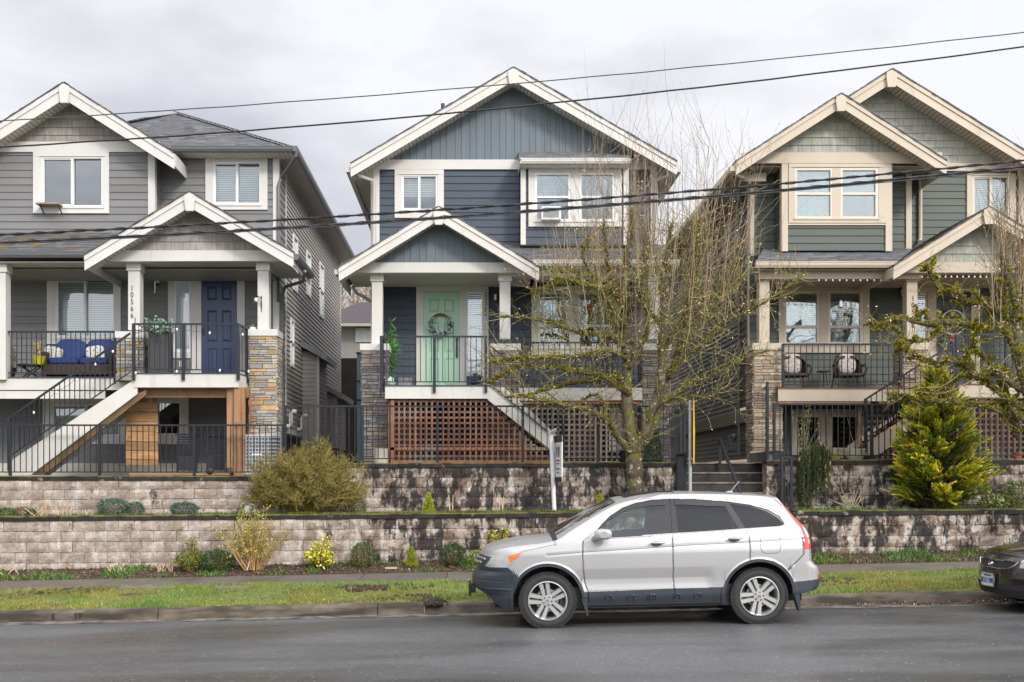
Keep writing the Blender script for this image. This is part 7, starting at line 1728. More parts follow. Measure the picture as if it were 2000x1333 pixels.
# ---- leafy shrubs
def tone(c, r, a=.3): k = r.uniform(1-a, 1+a); return (c[0]*k, c[1]*k*r.uniform(.9, 1.1), c[2]*k)
def clump(px, py0, py1, wpx, Y, zb, name, label, cat, cols, n=900, ll=.05, lw=.025, shape='dome', stems=12, depth=.8, group=None, up=.2, leafm=None, stemc=(.5, .35, .2), twig_r=.006):
    """bush of many separate leaves round fine stems; px centre, py0 top"""
    r = random.Random(int(px*7+py0)); x0 = X(px, Y); h = (py1-py0)/F*Y; W_ = wpx/F*Y/2; root = empty(name, (x0, Y, zb), label, cat, group); st = MB(); lf_ = MB()
    tips = []
    for i in range(stems):
        a = r.uniform(0, 2*pi); q = sqrt(r.random()); 
        tgt = Vector((x0+W_*q*cos(a), Y+W_*depth*q*sin(a), zb+h*(r.uniform(.75, 1.0) if q < .5 else (1-q*.6)*r.uniform(.7, 1))))
        b = Vector((x0+W_*.15*cos(a), Y+W_*.12*sin(a), zb-.02)); P = [b, b.lerp(tgt, .4)+Vector((0, 0, h*.06)), b.lerp(tgt, .75)+unit(r)*.02, tgt]; st.tube([tuple(v) for v in smooth_path(P, 3)], twig_r, 4, tuple(x*2 for x in stemc)); tips.append((b, tgt))
    for i in range(n):
        if shape == 'cone':
            z = 1-sqrt(r.random()) if r.random() < .7 else r.random(); rad = W_*(1-z)**.75*sqrt(r.uniform(.25, 1))*(1+.15*sin(z*30+i)); a = r.uniform(0, 2*pi); p = Vector((x0+rad*cos(a), Y+rad*depth*sin(a), zb+z*h*.97)); d = Vector((cos(a)*.5, sin(a)*.5, 1.1))+unit(r)*.5
        elif shape == 'tips':
            b, tg = tips[r.randrange(len(tips))]; f = 1-r.random()**1.6*.6; p = b.lerp(tg, f)+unit(r)*.05; d = unit(r)+Vector((0, 0, up))
        else:
            v = unit(r); q = r.uniform(.55, 1)**.6; lump = 1+.22*hrough(v.x*1.7+px, v.z*1.7+v.y, 1.4); p = Vector((x0+v.x*W_*q*lump, Y+v.y*W_*depth*q*lump, zb+h*(.48+v.z*.5*q*lump))); p.z = max(zb, p.z); d = v*.6+unit(r)*.8+Vector((0, 0, up))
        lf_.blade(p, d, ll*r.uniform(.6, 1.3), lw*r.uniform(.7, 1.2), tone(cols[r.randrange(len(cols))], r))
    if st.f: st.build('stems', TWIG, root)
    f = lf_.build('foliage', leafm or LEAF, root); return root
Yb_ = 19.72; zb0 = lambda px: zbed(X(px, Yb_), Yb_)+.0
DG = [(.03, .06, .012), (.05, .10, .015), (.022, .045, .012)]; YG = [(.30, .32, .02), (.17, .22, .02), (.40, .38, .03), (.06, .10, .02)]
GB = 'small shrubs planted along the lower wall'
clump(372, 1048, 1114, 62, Yb_, zb0(372), 'shrub', 'feathery yellow-green shrub, leftmost of the shrubs below the lower wall', 'shrub', YG+DG+[(.12, .2, .02)]*3, 2600, .05, .014, 'tips', 60, group=GB, up=.8)
clump(425, 1074, 1116, 70, Yb_, zb0(425), 'shrub', 'low dark green rounded shrub touching the feathery yellow-green one', 'shrub', DG+[(.045, .11, .012)], 2600, .04, .016, group=GB)
clump(627, 1052, 1117, 66, Yb_, zb0(627), 'shrub', 'shrub with big bright yellow variegated leaves on the planting bed', 'shrub', [(.62, .55, .03), (.50, .46, .03), (.66, .60, .10), (.10, .16, .02)], 900, .075, .034, 'tips', 34, group=GB)
clump(709, 1064, 1116, 48, Yb_, zb0(709), 'shrub', 'rounded olive green shrub right of the bright yellow one', 'shrub', DG+[(.12, .16, .02), (.07, .12, .02)], 2400, .035, .014, group=GB)
clump(804, 1078, 1116, 26, Yb_, zb0(804), 'shrub', 'tiny pointed yellow-green conifer on the planting bed', 'shrub', [(.30, .34, .02), (.16, .22, .02), (.36, .30, .03)], 1300, .045, .013, 'cone', 5, group=GB)
clump(885, 1068, 1116, 44, Yb_, zb0(885), 'shrub', 'dark green bushy shrub just left of the silver car bonnet', 'shrub', DG+[(.035, .085, .015)], 2200, .04, .015, group=GB)
clump(975, 1037, 1110, 74, Yb_, zb0(975), 'shrub', 'loose yellow-leaved shrub rising behind the silver car bonnet', 'shrub', [(.45, .42, .03), (.25, .30, .03), (.5, .46, .05), (.1, .14, .02)], 800, .065, .03, 'tips', 30, group=GB)
clump(928, 1090, 1118, 40, Yb_, zb0(928), 'shrub', 'low yellow-green seedling shrub touching the nose of the silver car', 'shrub', [(.2, .28, .02), (.1, .2, .03)], 400, .06, .025, 'tips', 16, group=GB)
Yt = 20.75; zt_ = zT(0)
GT = 'plants on the terrace between the two walls'
clump(837, 962, 1001, 24, Yt, zT(-.9), 'shrub', 'small bright lime cone-shaped conifer on the terrace, left of the sign post', 'shrub', [(.36, .42, .02), (.22, .30, .02), (.42, .44, .03)], 1300, .05, .014, 'cone', 5, group=GT)
clump(1172, 966, 1000, 24, Yt, zT(2.5), 'shrub', 'small bright lime conifer on the terrace just right of the sign post', 'shrub', [(.36, .42, .02), (.22, .30, .02), (.42, .44, .03)], 1300, .05, .014, 'cone', 5, group=GT)
BGN = [(.05, .115, .075), (.075, .15, .11), (.03, .07, .05), (.10, .18, .14)]
clump(222, 972, 1006, 66, Yt-.2, zT(-7), 'juniper', 'spreading blue-green juniper on the terrace left of centre of the low fence', 'juniper', BGN, 3200, .05, .012, group=GT)
clump(265, 978, 1004, 34, Yt-.2, zT(-6.6), 'juniper', 'small blue-green juniper tuft touching the right side of the spreading one', 'juniper', BGN, 1100, .05, .012, group=GT)
clump(360, 980, 1005, 56, Yt-.2, zT(-5.6), 'juniper', 'neat low blue-green juniper cushion alone on the left terrace', 'juniper', BGN, 2400, .045, .012, group=GT)
clump(14, 991, 1007, 34, Yt-.2, zT(-9), 'fern', 'bright green fern tuft at the far left of the terrace', 'fern', [(.07, .16, .02), (.04, .1, .02)], 600, .06, .015, group=GT)
clump(44, 988, 1006, 34, Yt-.1, zT(-9), 'dry_perennial', 'brown withered clump between two green tufts at the left of the terrace', 'dead plant', [(.22, .14, .08), (.14, .09, .05)], 700, .05, .012, group=GT)
clump(64, 993, 1006, 26, Yt-.25, zT(-9), 'fern', 'green tuft beside the brown withered clump on the terrace', 'fern', [(.08, .18, .02), (.04, .1, .02)], 450, .05, .015, group=GT)
clump(695, 968, 1000, 46, Yt, zT(-2.3), 'shrub', 'small mossy green shrub under the right side of the big broom bush', 'shrub', [(.10, .13, .01), (.05, .07, .01)], 900, .05, .012, group=GT)
clump(1940, 958, 994, 60, Yt, zT(10), 'shrub', 'pale green rhododendron-like shrub right of the golden conifer', 'shrub', [(.20, .26, .08), (.11, .18, .04), (.26, .3, .1)], 420, .10, .032, 'tips', 26, group=GT)
clump(2010, 938, 994, 110, Yt, zT(10.8), 'conifer', 'small green conifer cut by the right edge of the picture', 'conifer', [(.08, .13, .015), (.18, .22, .02), (.04, .07, .01)], 2600, .06, .015, group=GT)
# ---- great green-brown broom bush
r = random.Random(21); x0 = X(597, 20.65); Yv = 20.65; root = empty('broom_bush', (x0, Yv, zT(-3)), 'large rounded olive broom bush of dense fine twigs hiding part of both fences', 'bush')
st = MB(); lf_ = MB(); W_, H_ = 128/F*Yv, 130/F*Yv
for i in range(430):
    a = r.uniform(0, 2*pi); el = math.asin(r.uniform(.02, 1)); dx, dy, dz = cos(a)*cos(el), sin(a)*cos(el)*.85, sin(el)
    k = r.uniform(.70, 1.06)*(1+.30*hrough(dx*2+5, dz*2+dy, 1.3)); tgt = Vector((x0+W_*dx*k*(1.0 if dx < 0 else .98), Yv+.75*dy*k, zT(-3)+.12+H_*(.08+.88*dz)*k)); b = Vector((x0+dx*.15, Yv+dy*.12, zT(-3)))
    P = smooth_path([b, b.lerp(tgt, .45)+Vector((0, 0, .1))+unit(r)*.05, b.lerp(tgt, .8)+unit(r)*.04, tgt], 3); st.tube([tuple(v) for v in P], [.010-.0007*j for j in range(len(P))], 3, tone((.8, .72, .40), r), cap=False)
    for _ in range(17):
        f = 1-r.random()**1.3*.62; j = min(len(P)-2, int(f*(len(P)-1))); q = P[j].lerp(P[j+1], r.random()); d = (P[j+1]-P[j]).normalized()*.6+unit(r)*.8+Vector((0, 0, .25)); L_ = r.uniform(.08, .22)
        W2 = wander(q, d, L_, 3, .25, .05, r); st.tube([tuple(v) for v in W2], [.0045, .004, .003, .0015], 3, tone((.78, .72, .34), r, .45), cap=False)
        for _ in range(7): p = W2[r.randrange(4)]; lf_.blade(p, unit(r)+Vector((0, 0, .5)), r.uniform(.025, .06), .007, tone([(.17, .165, .03), (.10, .115, .02), (.30, .24, .08), (.22, .185, .05)][r.randrange(4)], r, .35))
st.build('stems', mat('olive_twig', (.33, .27, .12), .8, .3, 8), root); lf_.build('foliage', LEAF, root)
# ---- spring shrub with bare tan stems and first yellow-green leaves
r = random.Random(31); x0 = X(497, 19.7); root = empty('budding_shrub', (x0, 19.7, zb0(497)), 'bare tan-stemmed shrub with first yellow-green leaves, below the broom bush', 'shrub'); st = MB(); lf_ = MB()
for i in range(46):
    ax = r.gauss(0, .33); b = Vector((x0+ax*.25, 19.7+r.uniform(-.08, .08), zb0(497))); L_ = r.uniform(.6, 1.25)*(1-abs(ax)*.35); P = wander(b, (ax*1.3, r.uniform(-.25, .2), 1), L_, 8, .09, .0, r)
    st.tube([tuple(v) for v in P], [.011-.001*j for j in range(9)], 4, tone((1.2, 1.0, .8), r))
    for k in range(5):
        j = r.randrange(3, 9); Q = wander(P[j], unit(r)+Vector((0, 0, .7)), r.uniform(.12, .35), 4, .2, .05, r); st.tube([tuple(v) for v in Q], [.005, .004, .004, .003, .002], 3, (1.1, .95, .7), cap=False)
        for _ in range(7): v = Q[r.randrange(1, 5)]; lf_.blade(v+unit(r)*.01, unit(r)+Vector((0, 0, .5)), r.uniform(.03, .055), .022, tone((.36, .40, .05), r, .3))
st.build('stems', mat('tan_stem', (.36, .25, .13), .75, .25, 10), root); lf_.build('foliage', LEAF, root)
# ---- golden conifer
r = random.Random(41); Yk = 20.72; x0 = X(1828, Yk); zb = zT(9); root = empty('golden_conifer', (x0, Yk, zb), 'golden yellow-green conifer with feathery sprays on the terrace at the right', 'conifer', ); st = MB(); lf_ = MB(); H_ = 262/F*Yk
st.tube([(x0, Yk, zb), (x0+.02, Yk, zb+H_*.55), (x0-.05, Yk, zb+H_*.93)], [.06, .035, .01], 8)
def spray(b, d, L_, c0):
    """one flat feathery spray: a curved rib with side fingers"""
    d = Vector(d).normalized(); s = d.cross(Vector((0, 0, 1))); s = s.normalized() if s.length > .1 else Vector((1, 0, 0)); nn = (s.cross(d)+unit(r)*.6).normalized(); s = d.cross(nn).normalized(); n = 7
    st.tube([tuple(b), tuple(b+d*L_)], [.004, .002], 3, (.6, .5, .3), cap=False)
    for i in range(n):
        f = (i+1)/n; q = b+d*L_*f+Vector((0, 0, -.04*f*f)); wl = L_*.55*(1-f*.65)
        for sg in (-1, 1):
            dd = (d*.8+s*sg*.75+unit(r)*.18).normalized(); tipc = tone(c0 if f < .6 else tuple(min(1, x*1.25) for x in c0), r, .25)
            lf_.blade(q, dd, wl, .026, tipc, side=s+nn*.5); lf_.blade(q+dd*wl*.4, (dd+d*.7), wl*.55, .02, tipc, side=nn)
            lf_.blade(q+dd*wl*.3, (dd-d*.1+nn*.5*sg), wl*.5, .013, tipc, side=s)
prof_ = lambda z: float(np.interp(z, [0, .08, .22, .38, .5, .62, .74, .85, .93, 1], [.62, .78, .80, .84, .72, .62, .50, .34, .20, .03]))
NB = 92
for q in range(NB):
    zr = (q+r.random()*.8)/NB; a = q*2.4+r.uniform(-.4, .4); z = zr**1.05*.93; Rb = prof_(min(1, z+.08))*r.uniform(.62, 1.12)*.95; b0 = Vector((x0, Yk, zb+z*H_)); rise = r.uniform(.10, .32)*(1+z*.7)
    tip = Vector((x0+Rb*cos(a)*(1.1 if cos(a) > 0 else .95), Yk+Rb*.8*sin(a), zb+z*H_+rise)); st.tube([tuple(b0), tuple(b0.lerp(tip, .5)-Vector((0, 0, .05))), tuple(tip)], [.014, .01, .004], 4, (.5, .42, .35)); ax = (tip-b0).normalized(); gold = r.uniform(.75, 1.15)
    for k in range(int(16+26*(1-z))):
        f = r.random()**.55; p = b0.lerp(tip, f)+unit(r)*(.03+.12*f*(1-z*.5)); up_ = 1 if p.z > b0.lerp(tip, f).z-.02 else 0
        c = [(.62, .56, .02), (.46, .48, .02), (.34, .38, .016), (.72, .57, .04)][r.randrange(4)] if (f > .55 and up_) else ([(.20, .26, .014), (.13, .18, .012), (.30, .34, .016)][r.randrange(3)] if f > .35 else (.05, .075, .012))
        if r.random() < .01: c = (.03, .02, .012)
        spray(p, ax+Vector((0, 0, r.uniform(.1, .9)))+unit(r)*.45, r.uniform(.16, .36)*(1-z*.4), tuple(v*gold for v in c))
for i in range(60):
    z = r.uniform(.02, .8); a = r.uniform(0, 2*pi); R_ = prof_(z)*.9; st.tube([(x0, Yk, zb+z*H_*.8), (x0+R_*.8*cos(a), Yk+R_*.7*sin(a), zb+z*H_+.1)], [.012, .004], 4, (.5, .42, .35))
st.build('trunk', BARK, root); lf_.build('foliage', LEAF, root)
# ---- weeping dark conifer with orange cones of dead tips
r = random.Random(51); Yk = 21.0; x0 = X(1588, Yk); root = empty('weeping_conifer', (X(1585, Yk), Yk, zT(6.5)), 'dark green weeping conifer draped like a curtain with a few orange tips', 'conifer'); st = MB(); lf_ = MB()
top = Vector((X(1600, Yk), Yk, Z(852, Yk))); st.tube([(X(1580, Yk), Yk, zT(6.5)), (X(1576, Yk), Yk, Z(900, Yk)), tuple(top)], [.03, .025, .015], 6)
for i in range(150):
    a = r.uniform(0, 2*pi); q = r.random(); bx = X(r.choice([r.uniform(1562, 1590), r.uniform(1560, 1612), r.uniform(1595, 1618)]), Yk); b = Vector((bx, Yk-.05+.22*sin(a)*q, Z(858+abs(bx-X(1592, Yk))*55+r.uniform(0, 12), Yk))); L_ = (b.z-zT(6.5))*(r.uniform(.7, 1.0) if bx < X(1592, Yk) else r.uniform(.35, .75))
    P = wander(b, (r.uniform(-.08, .08), r.uniform(-.06, .06), -1), L_, 9, .05, -.05, r); st.tube([tuple(v) for v in P], .004, 3, (.5, .5, .3), cap=False)
    for _ in range(int(85*L_)):
        j = r.randrange(9); p = P[j].lerp(P[j+1], r.random()); lf_.blade(p, unit(r)*.8+Vector((0, 0, -.7)), r.uniform(.03, .07), .010, tone([(.022, .05, .012), (.04, .08, .015), (.06, .10, .02)][r.randrange(3)], r, .3))
for px, py in ((1594, 868), (1553, 898), (1612, 906), (1603, 913), (1605, 938), (1611, 928), (1622, 950), (1605, 950)):
    mb_ = Vector((X(px, Yk), Yk-.28, Z(py, Yk))); lf_.ell(tuple(mb_), (.013, .013, .045), 6, 5, (.50, .20, .08), R=Matrix.Rotation(r.uniform(-.5, .5), 3, 'Y'))
st.build('stems', BARK, root); lf_.build('foliage', LEAF, root)
# ---- bare twiggy shrub trained at the right of the weeping conifer
r = random.Random(61); mb = MB()
for i in range(14):
    p = Vector((X(1660+r.uniform(-6, 6), 20.9), 20.8, zT(7))); P = wander(p, (r.uniform(-1.2, .9), r.uniform(-.3, .2), r.uniform(.5, 1)), r.uniform(.3, .75), 6, .22, .0, r); mb.tube([tuple(v) for v in P], [.010-.0012*j for j in range(7)], 4)
    for _ in range(3): j = r.randrange(2, 7); Q = wander(P[j], unit(r)+Vector((0, 0, .2)), r.uniform(.1, .3), 4, .3, 0, r); mb.tube([tuple(v) for v in Q], .003, 3, cap=False)
o = mb.build('dead_branches', mat('bleached_twig', (.42, .33, .24), .8)); tag(o, 'bleached bare branches sprawling on the terrace left of the golden conifer', 'dead branches')
# ---- cut perennial stubs
def stubs(px, Y, zf, n, h, label, spread=.2, lean=.25):
    r = random.Random(px); mb = MB()
    for i in range(n): x = X(px, Y)+r.uniform(-spread, spread); a = Vector((x, Y+r.uniform(-.06, .06), zf(x)-.01)); b = a+Vector((r.uniform(-lean, lean)*h*1.5, r.uniform(-.1, .1)*h, h*r.uniform(.5, 1))); mb.tube([tuple(a), tuple(b)], [.011, .009], 5, jc(.3, r))
    o = mb.build('cut_stalks', mat('straw', (.52, .38, .24), .8, .2, 20)); tag(o, label, 'dead plant', 'cut back perennial stalks')
stubs(80, Yt-.3, zT, 9, .34, 'tallest bundle of cut pale stalks on the terrace, leftmost of the stalk bundles', .16, .5)
stubs(122, Yt-.3, zT, 14, .27, 'bundle of cut pale stalks on the terrace between two other bundles', .17)
stubs(176, Yt-.3, zT, 12, .15, 'short bundle of cut stalks on the terrace just left of the juniper', .14)
stubs(225, Yb_, lambda x: zbed(x, Yb_), 12, .16, 'bundle of cut stalks in the planting bed near the wall, left one', .14)
stubs(323, Yb_, lambda x: zbed(x, Yb_), 14, .17, 'bundle of cut stalks in the planting bed beside the feathery shrub', .15)
stubs(975, Yt, zT, 4, .4, 'thin dry stems standing on the terrace between sign post and navy fence', .12, .1)
stubs(883, Yt, zT, 3, .38, 'few dry stems on the terrace right of the left lime conifer', .06, .08)
stubs(5, Yb_, lambda x: zbed(x, Yb_), 10, .14, 'flattened straw bundle in the bed at the far left edge', .3, .9)
# ---- grass, weeds, leaf litter
r = random.Random(71)
def grass(name, n, xr, yr_, zf, h0, h1, cols, dens=None, wd=.007, lean=.6):
    V = []; Fc = []; Cc = []
    while len(Fc) < n:
        x = r.uniform(*xr); y = r.uniform(*yr_); 
        if dens and r.random() > dens(x, y): continue
        z = zf(x, y); h = r.uniform(h0, h1)*(1+.5*hrough(x, y, .9, 2)); a = r.uniform(0, 2*pi); dx, dy = cos(a)*wd*.5, sin(a)*wd*.5; lx, ly = r.uniform(-lean, lean)*h, r.uniform(-lean, lean)*h
        b = len(V); V += [(x-dx, y-dy, z-.006), (x+dx, y+dy, z-.006), (x+lx, y+ly, z+h)]; Fc.append((b, b+1, b+2)); c = cols[r.randrange(len(cols))]; k = r.uniform(.7, 1.3)*(1+.35*hrough(x, y, 1.1, 5)); Cc.append((c[0]*k*(1+.5*hrough(x, y, .7, 9)), c[1]*k, c[2]*k))
    mb = MB(); mb.v = V; mb.f = Fc; mb.c = Cc; mb.m = [0]*len(Fc); o = mb.build(name, LEAF); o['kind'] = 'stuff'; return o
GC = [(.14, .20, .018), (.19, .23, .025), (.11, .165, .016), (.24, .23, .05), (.33, .28, .12)]
def bare(x, y):
    v = mnoise.noise(Vector((x*1.1+3, y*2.2, 1.3))); v2 = mnoise.noise(Vector((x*4, y*6, 7)))
    k = .95 if v < .12 else (.22 if v < .3 else .06)
    px = CX+x/y*F
    if 640 < px < 860 and y > 15.6 and y < 17.0 and v2 > -.1: k *= .15
    if px < 190 and y > 16.6 and v2 > 0: k *= .25
    return max(.04, k+v2*.35)
grass('lawn_grass', 130000, (-8.6, 9.6), (15.15, 17.86), zverge, .018, .05, GC, bare)
grass('lawn_grass_tall', 9000, (-8.6, 9.6), (15.15, 17.86), zverge, .04, .09, [(.10, .18, .02), (.16, .25, .03)], lambda x, y: 1 if mnoise.noise(Vector((x*2.1, y*2.5, 4.4))) > .30 else .02, .010)
wb = lambda x, y: 1 if mnoise.noise(Vector((x*1.6, y*1.2, 8.8))) > .12 else .03
grass('bed_weeds', 5200, (-9, 10), (19.42, 19.98), zbed, .03, .10, [(.08, .17, .02), (.12, .22, .03), (.05, .11, .02)], wb, .022, .9)
grass('bed_weeds', 1500, (X(1600, 19.6), 11), (19.42, 19.98), zbed, .03, .10, [(.12, .19, .03), (.17, .22, .05), (.07, .12, .02)], lambda x, y: .35+mnoise.noise(Vector((x*2, y*2, 1))), .022, .9)
grass('terrace_weeds', 5200, (-9.6, 11), (20.33, 20.7), lambda x, y: zT(x), .03, .09, [(.08, .17, .02), (.12, .22, .03), (.10, .11, .01)], lambda x, y: (1 if mnoise.noise(Vector((x*1.3, 0, 2.8))) > .05 else .1) if not (X(1345, 20) < x < SX1) else 0, .02, .9)
grass('cap_moss', 9000, (X(560, 20), X(1150, 20)), (20.1, 20.34), lambda x, y: zcapL(x)+.003, .012, .04, [(.16, .15, .012), (.10, .11, .012)], lambda x, y: 1 if mnoise.noise(Vector((x*1.3, 3, 2.8))) > -.1 else .1, .02, 1)
def litter(name, n, xr, yr_, zf, cols, s0=.025, s1=.06, dens=None, lift=.012):
    mb = MB()
    while len(mb.f) < n:
        x, y = r.uniform(*xr), r.uniform(*yr_)
        if dens and r.random() > dens(x, y): continue
        z = zf(x, y)+r.uniform(.003, lift); d = Vector((r.uniform(-1, 1), r.uniform(-1, 1), r.uniform(-.1, .45))); c = cols[r.randrange(len(cols))]; k = r.uniform(.6, 1.4)
        mb.blade((x, y, z), d, r.uniform(s0, s1), r.uniform(s0*.6, s1*.6), tuple(q*k for q in c), side=Vector((d.y, -d.x, r.uniform(-.3, .5))))
    o = mb.build(name, LEAF); o['kind'] = 'stuff'; return o
BR = [(.16, .09, .05), (.09, .05, .03), (.24, .15, .09), (.05, .03, .02), (.30, .20, .13)]
litter('bed_leaf_litter', 9000, (-9, 10), (19.38, 20.0), zbed, BR, .02, .055, lift=.025)
litter('terrace_leaf_litter', 4000, (-9.6, 11), (20.3, 21.2), lambda x, y: zT(x), BR, .02, .05, lambda x, y: 0 if X(1345, 20) < x < SX1 else 1, .03)
litter('gutter_leaf_litter', 1500, (X(1400, 15), 9.5), (14.72, 14.96), zroad, BR, .015, .05, lambda x, y: 1 if x > X(1740, 15) else .3, .05)
litter('gutter_leaf_litter', 500, (-8, X(1400, 15)), (14.8, 14.95), zroad, BR, .01, .03)
litter('lawn_leaf_litter', 2600, (-8.6, 9.6), (15.2, 17.9), lambda x, y: zverge(x, y)+.03, BR+[(.4, .32, .16)], .012, .035)
litter('walk_leaf_litter', 350, (-8.6, 9.6), (17.95, 19.38), lambda x, y: zwalk(x)+.01, BR, .012, .03)
litter('road_grit', 1400, (-6.8, 7.5), (9, 14.6), zroad, [(.32, .30, .26), (.2, .15, .08), (.4, .38, .33)], .005, .014, None, .004)
# clods of turned earth on the verge and over the kerb
r = random.Random(5)
def clods(pxs, n, yr_, label, sz):
    mb = MB()
    for i in range(n):
        x = X(r.gauss(*pxs), 16); y = r.uniform(*yr_); s = r.uniform(*sz); mb.ell((x, y, (zverge(x, y) if y > 15.15 else zedge(x)+KT*.85)+s*.25), (s, s, s*.7), 7, 5, jc(.35, r), .25)
    o = mb.build('earth_clods', mat('wet_earth', (.045, .028, .018), .95, .4, 20, 1, 40)); o['kind'] = 'stuff'
clods((720, 48), 120, (16.3, 17.0), 'dug patch of dark earth clods in the grass left of the silver car', (.02, .055))
clods((815, 40), 60, (15.2, 15.8), 'scattered dark earth clods at the kerb edge near the car nose', (.015, .04))
clods((852, 9), 70, (14.93, 15.2), 'heap of dark earth tipped over the kerb just left of the car', (.025, .06))
clods((90, 60), 110, (16.7, 17.7), 'torn up mossy earth at the far left of the grass strip', (.015, .04))
clods((1650, 30), 60, (15.9, 16.8), 'brown earth patch in the grass right of the car rear', (.015, .04))
# ================================================================ THINGS ON PORCHES, SIGNS, BACKGROUND
GO = mat('galvanised_post', (.48, .50, .51), .4, .15, 8, metal=.6)
# metal street post with an edge-on yellow blade and its bands
Yp_ = 19.75; root = empty('street_sign_post', (X(1348, Yp_), Yp_, zwalk(4)), 'galvanised metal post with an edge-on yellow sign left of the steps', 'sign post')
mb = MB(); x = X(1348, Yp_); mb.tube([(x, Yp_, zwalk(4)), (x, Yp_, Z(784, Yp_))], .032, 12); mb.build('post', GO, root, smooth=True)
mb = MB(); mb.tube([(x, Yp_, Z(788, Yp_)), (x, Yp_, Z(783, Yp_))], .038, 12); mb.build('post_cap', GO, root)
mb = MB(); a = X(1354, Yp_); P_ = [(a, Z(905, Yp_)), (a+.022, Z(908, Yp_)), (a+.03, Z(850, Yp_)), (a+.018, Z(790, Yp_)), (a+.004, Z(776, Yp_)), (a-.002, Z(840, Yp_))]; mb.prism(P_, Yp_-.30, Yp_+.30); mb.v = [(x_+(y_-Yp_)*.205, y_, z_) for x_, y_, z_ in mb.v]; mb.build('sign_panel', mat('yellow_sign', (.62, .38, .02), .5, .1, 5), root)
mb = MB()
for py in (897, 800): mb.box(x-.045, x+.06, Yp_-.04, Yp_+.04, Z(py+2, Yp_), Z(py-2, Yp_))
mb.build('band', GO, root)
# white estate sign post
Ye_ = 20.6; root = empty('estate_sign', (X(1081, Ye_), Ye_, zT(1.6)), 'leaning white post with a narrow hanging black and white estate sign', 'sign')
mb = MB(); p0 = Vector((X(1083, Ye_), Ye_, zT(1.6)-.05)); p1 = Vector((X(1076, Ye_), Ye_, Z(846, Ye_))); mb.tube([tuple(p0), tuple(p1)], .042, 14); mb.build('post', mat('white_plastic_post', (.74, .74, .76), .35, .03, 4), root, smooth=True)
WP = _matc['white_plastic_post']
ar = p1+Vector((.11, -.45, .05)); mb = MB(); mb.tube([tuple(p1+Vector((-.02, .12, -.0))), tuple(ar)], .040, 14, cap=False); mb.build('arm', WP, root, smooth=True); MB().tube([tuple(ar), tuple(ar+(p1-ar)*.02)], .030, 14, (.06, .06, .06)).build('arm_end', mat('post_hollow', (.05, .05, .05), .8), root)
s0, s1 = Vector((X(1081.5, Ye_)+.03, Ye_+.1, 0)), Vector((X(1088.5, Ye_)+.06, Ye_-.42, 0)); du = (s1-s0); du.z = 0; dn = Vector((du.y, -du.x, 0)).normalized(); Lb = du.length; du.normalize()
if dn.x < 0: dn = -dn
zt1, zb1 = Z(852, Ye_), Z(942, Ye_)
def SB(u, v, n): q = s0+du*u+dn*n; return (q.x, q.y, v)
def sbox(u0, u1, v0, v1, n0, n1, m, name, par):
    vs = [SB(u, v, n) for n in (n0, n1) for u, v in ((u0, v0), (u1, v0), (u1, v1), (u0, v1))]; return MB().add(vs, [(0, 1, 2, 3), (7, 6, 5, 4), (0, 4, 5, 1), (1, 5, 6, 2), (2, 6, 7, 3), (3, 7, 4, 0)]).build(name, m, par)
bd = sbox(0, Lb, zb1, zt1, -.01, .01, PAPERW, 'sign_board', root)
sbox(0, Lb, zt1-.13, zt1, -.0135, .0135, RUB, 'black_band', bd); sbox(0, Lb, zb1, zb1+.10, -.0135, .0135, RUB, 'black_band', bd)
mb = MB()
for sg in (-1, 1):
    M_ = lambda u, v, n, sg=sg: SB(Lb/2-sg*u if sg > 0 else Lb/2+u, v, -sg*(.0145+n))
    for zz, hw in ((.50, .13), (.56, .09), (.66, .11), (.73, .07)): mb.add([M_(-hw, zt1-zz, 0), M_(hw, zt1-zz, 0), M_(hw, zt1-zz+.025, 0), M_(-hw, zt1-zz+.025, 0)], [(0, 1, 2, 3)])
    for k, (a, b) in enumerate(((-.08, .03), (.06, -.02))): mb.add([M_(a-.03, zt1-.42, 0), M_(a+.03, zt1-.42, 0), M_(a+.045, zt1-.24, 0), M_(a, zt1-.19, 0), M_(a-.045, zt1-.24, 0)], [(0, 1, 2, 3, 4)])
mb.build('sign_print', RUB, bd)
# small things in the terrace: tags
for k, (px, py, w_, c, lab) in enumerate(((541-58, 998, 7, (.42, .46, .42), 'small pale green plastic marker beside a blue one on the terrace'), (483+10, 998, 7, (.10, .11, .16), 'small dark blue plastic marker standing beside the pale green one'))):
    o = MB().pbox(px-4, px+4, py-10, py+5, 20.5, .03).build('plant_marker', mat('marker_%s' % ('green', 'blue')[k], c, .5)); tag(o, lab, 'plant marker')
o = MB().bar((X(482, 19.6), 19.6, zb0(482)), (X(487, 19.6), 19.62, zb0(482)+.17), .03, .008).build('plant_label', PAPERW); tag(o, 'tilted white plant label stuck in the bed under the budding shrub', 'plant label')
o = MB().bar((X(634, 19.55), 19.55, zb0(634)), (X(631, 19.55), 19.57, zb0(634)+.05), .025, .008).build('plant_label', PAPERW); tag(o, 'tiny white plant label at the foot of the bright yellow shrub', 'plant label')
o = MB().pbox(752, 775, 1109, 1112, 19.55, .12).build('pale_stick', mat('pale_wood', (.42, .36, .22), .8)); tag(o, 'pale flat stick lying in the bed right of the olive shrub', 'stick')

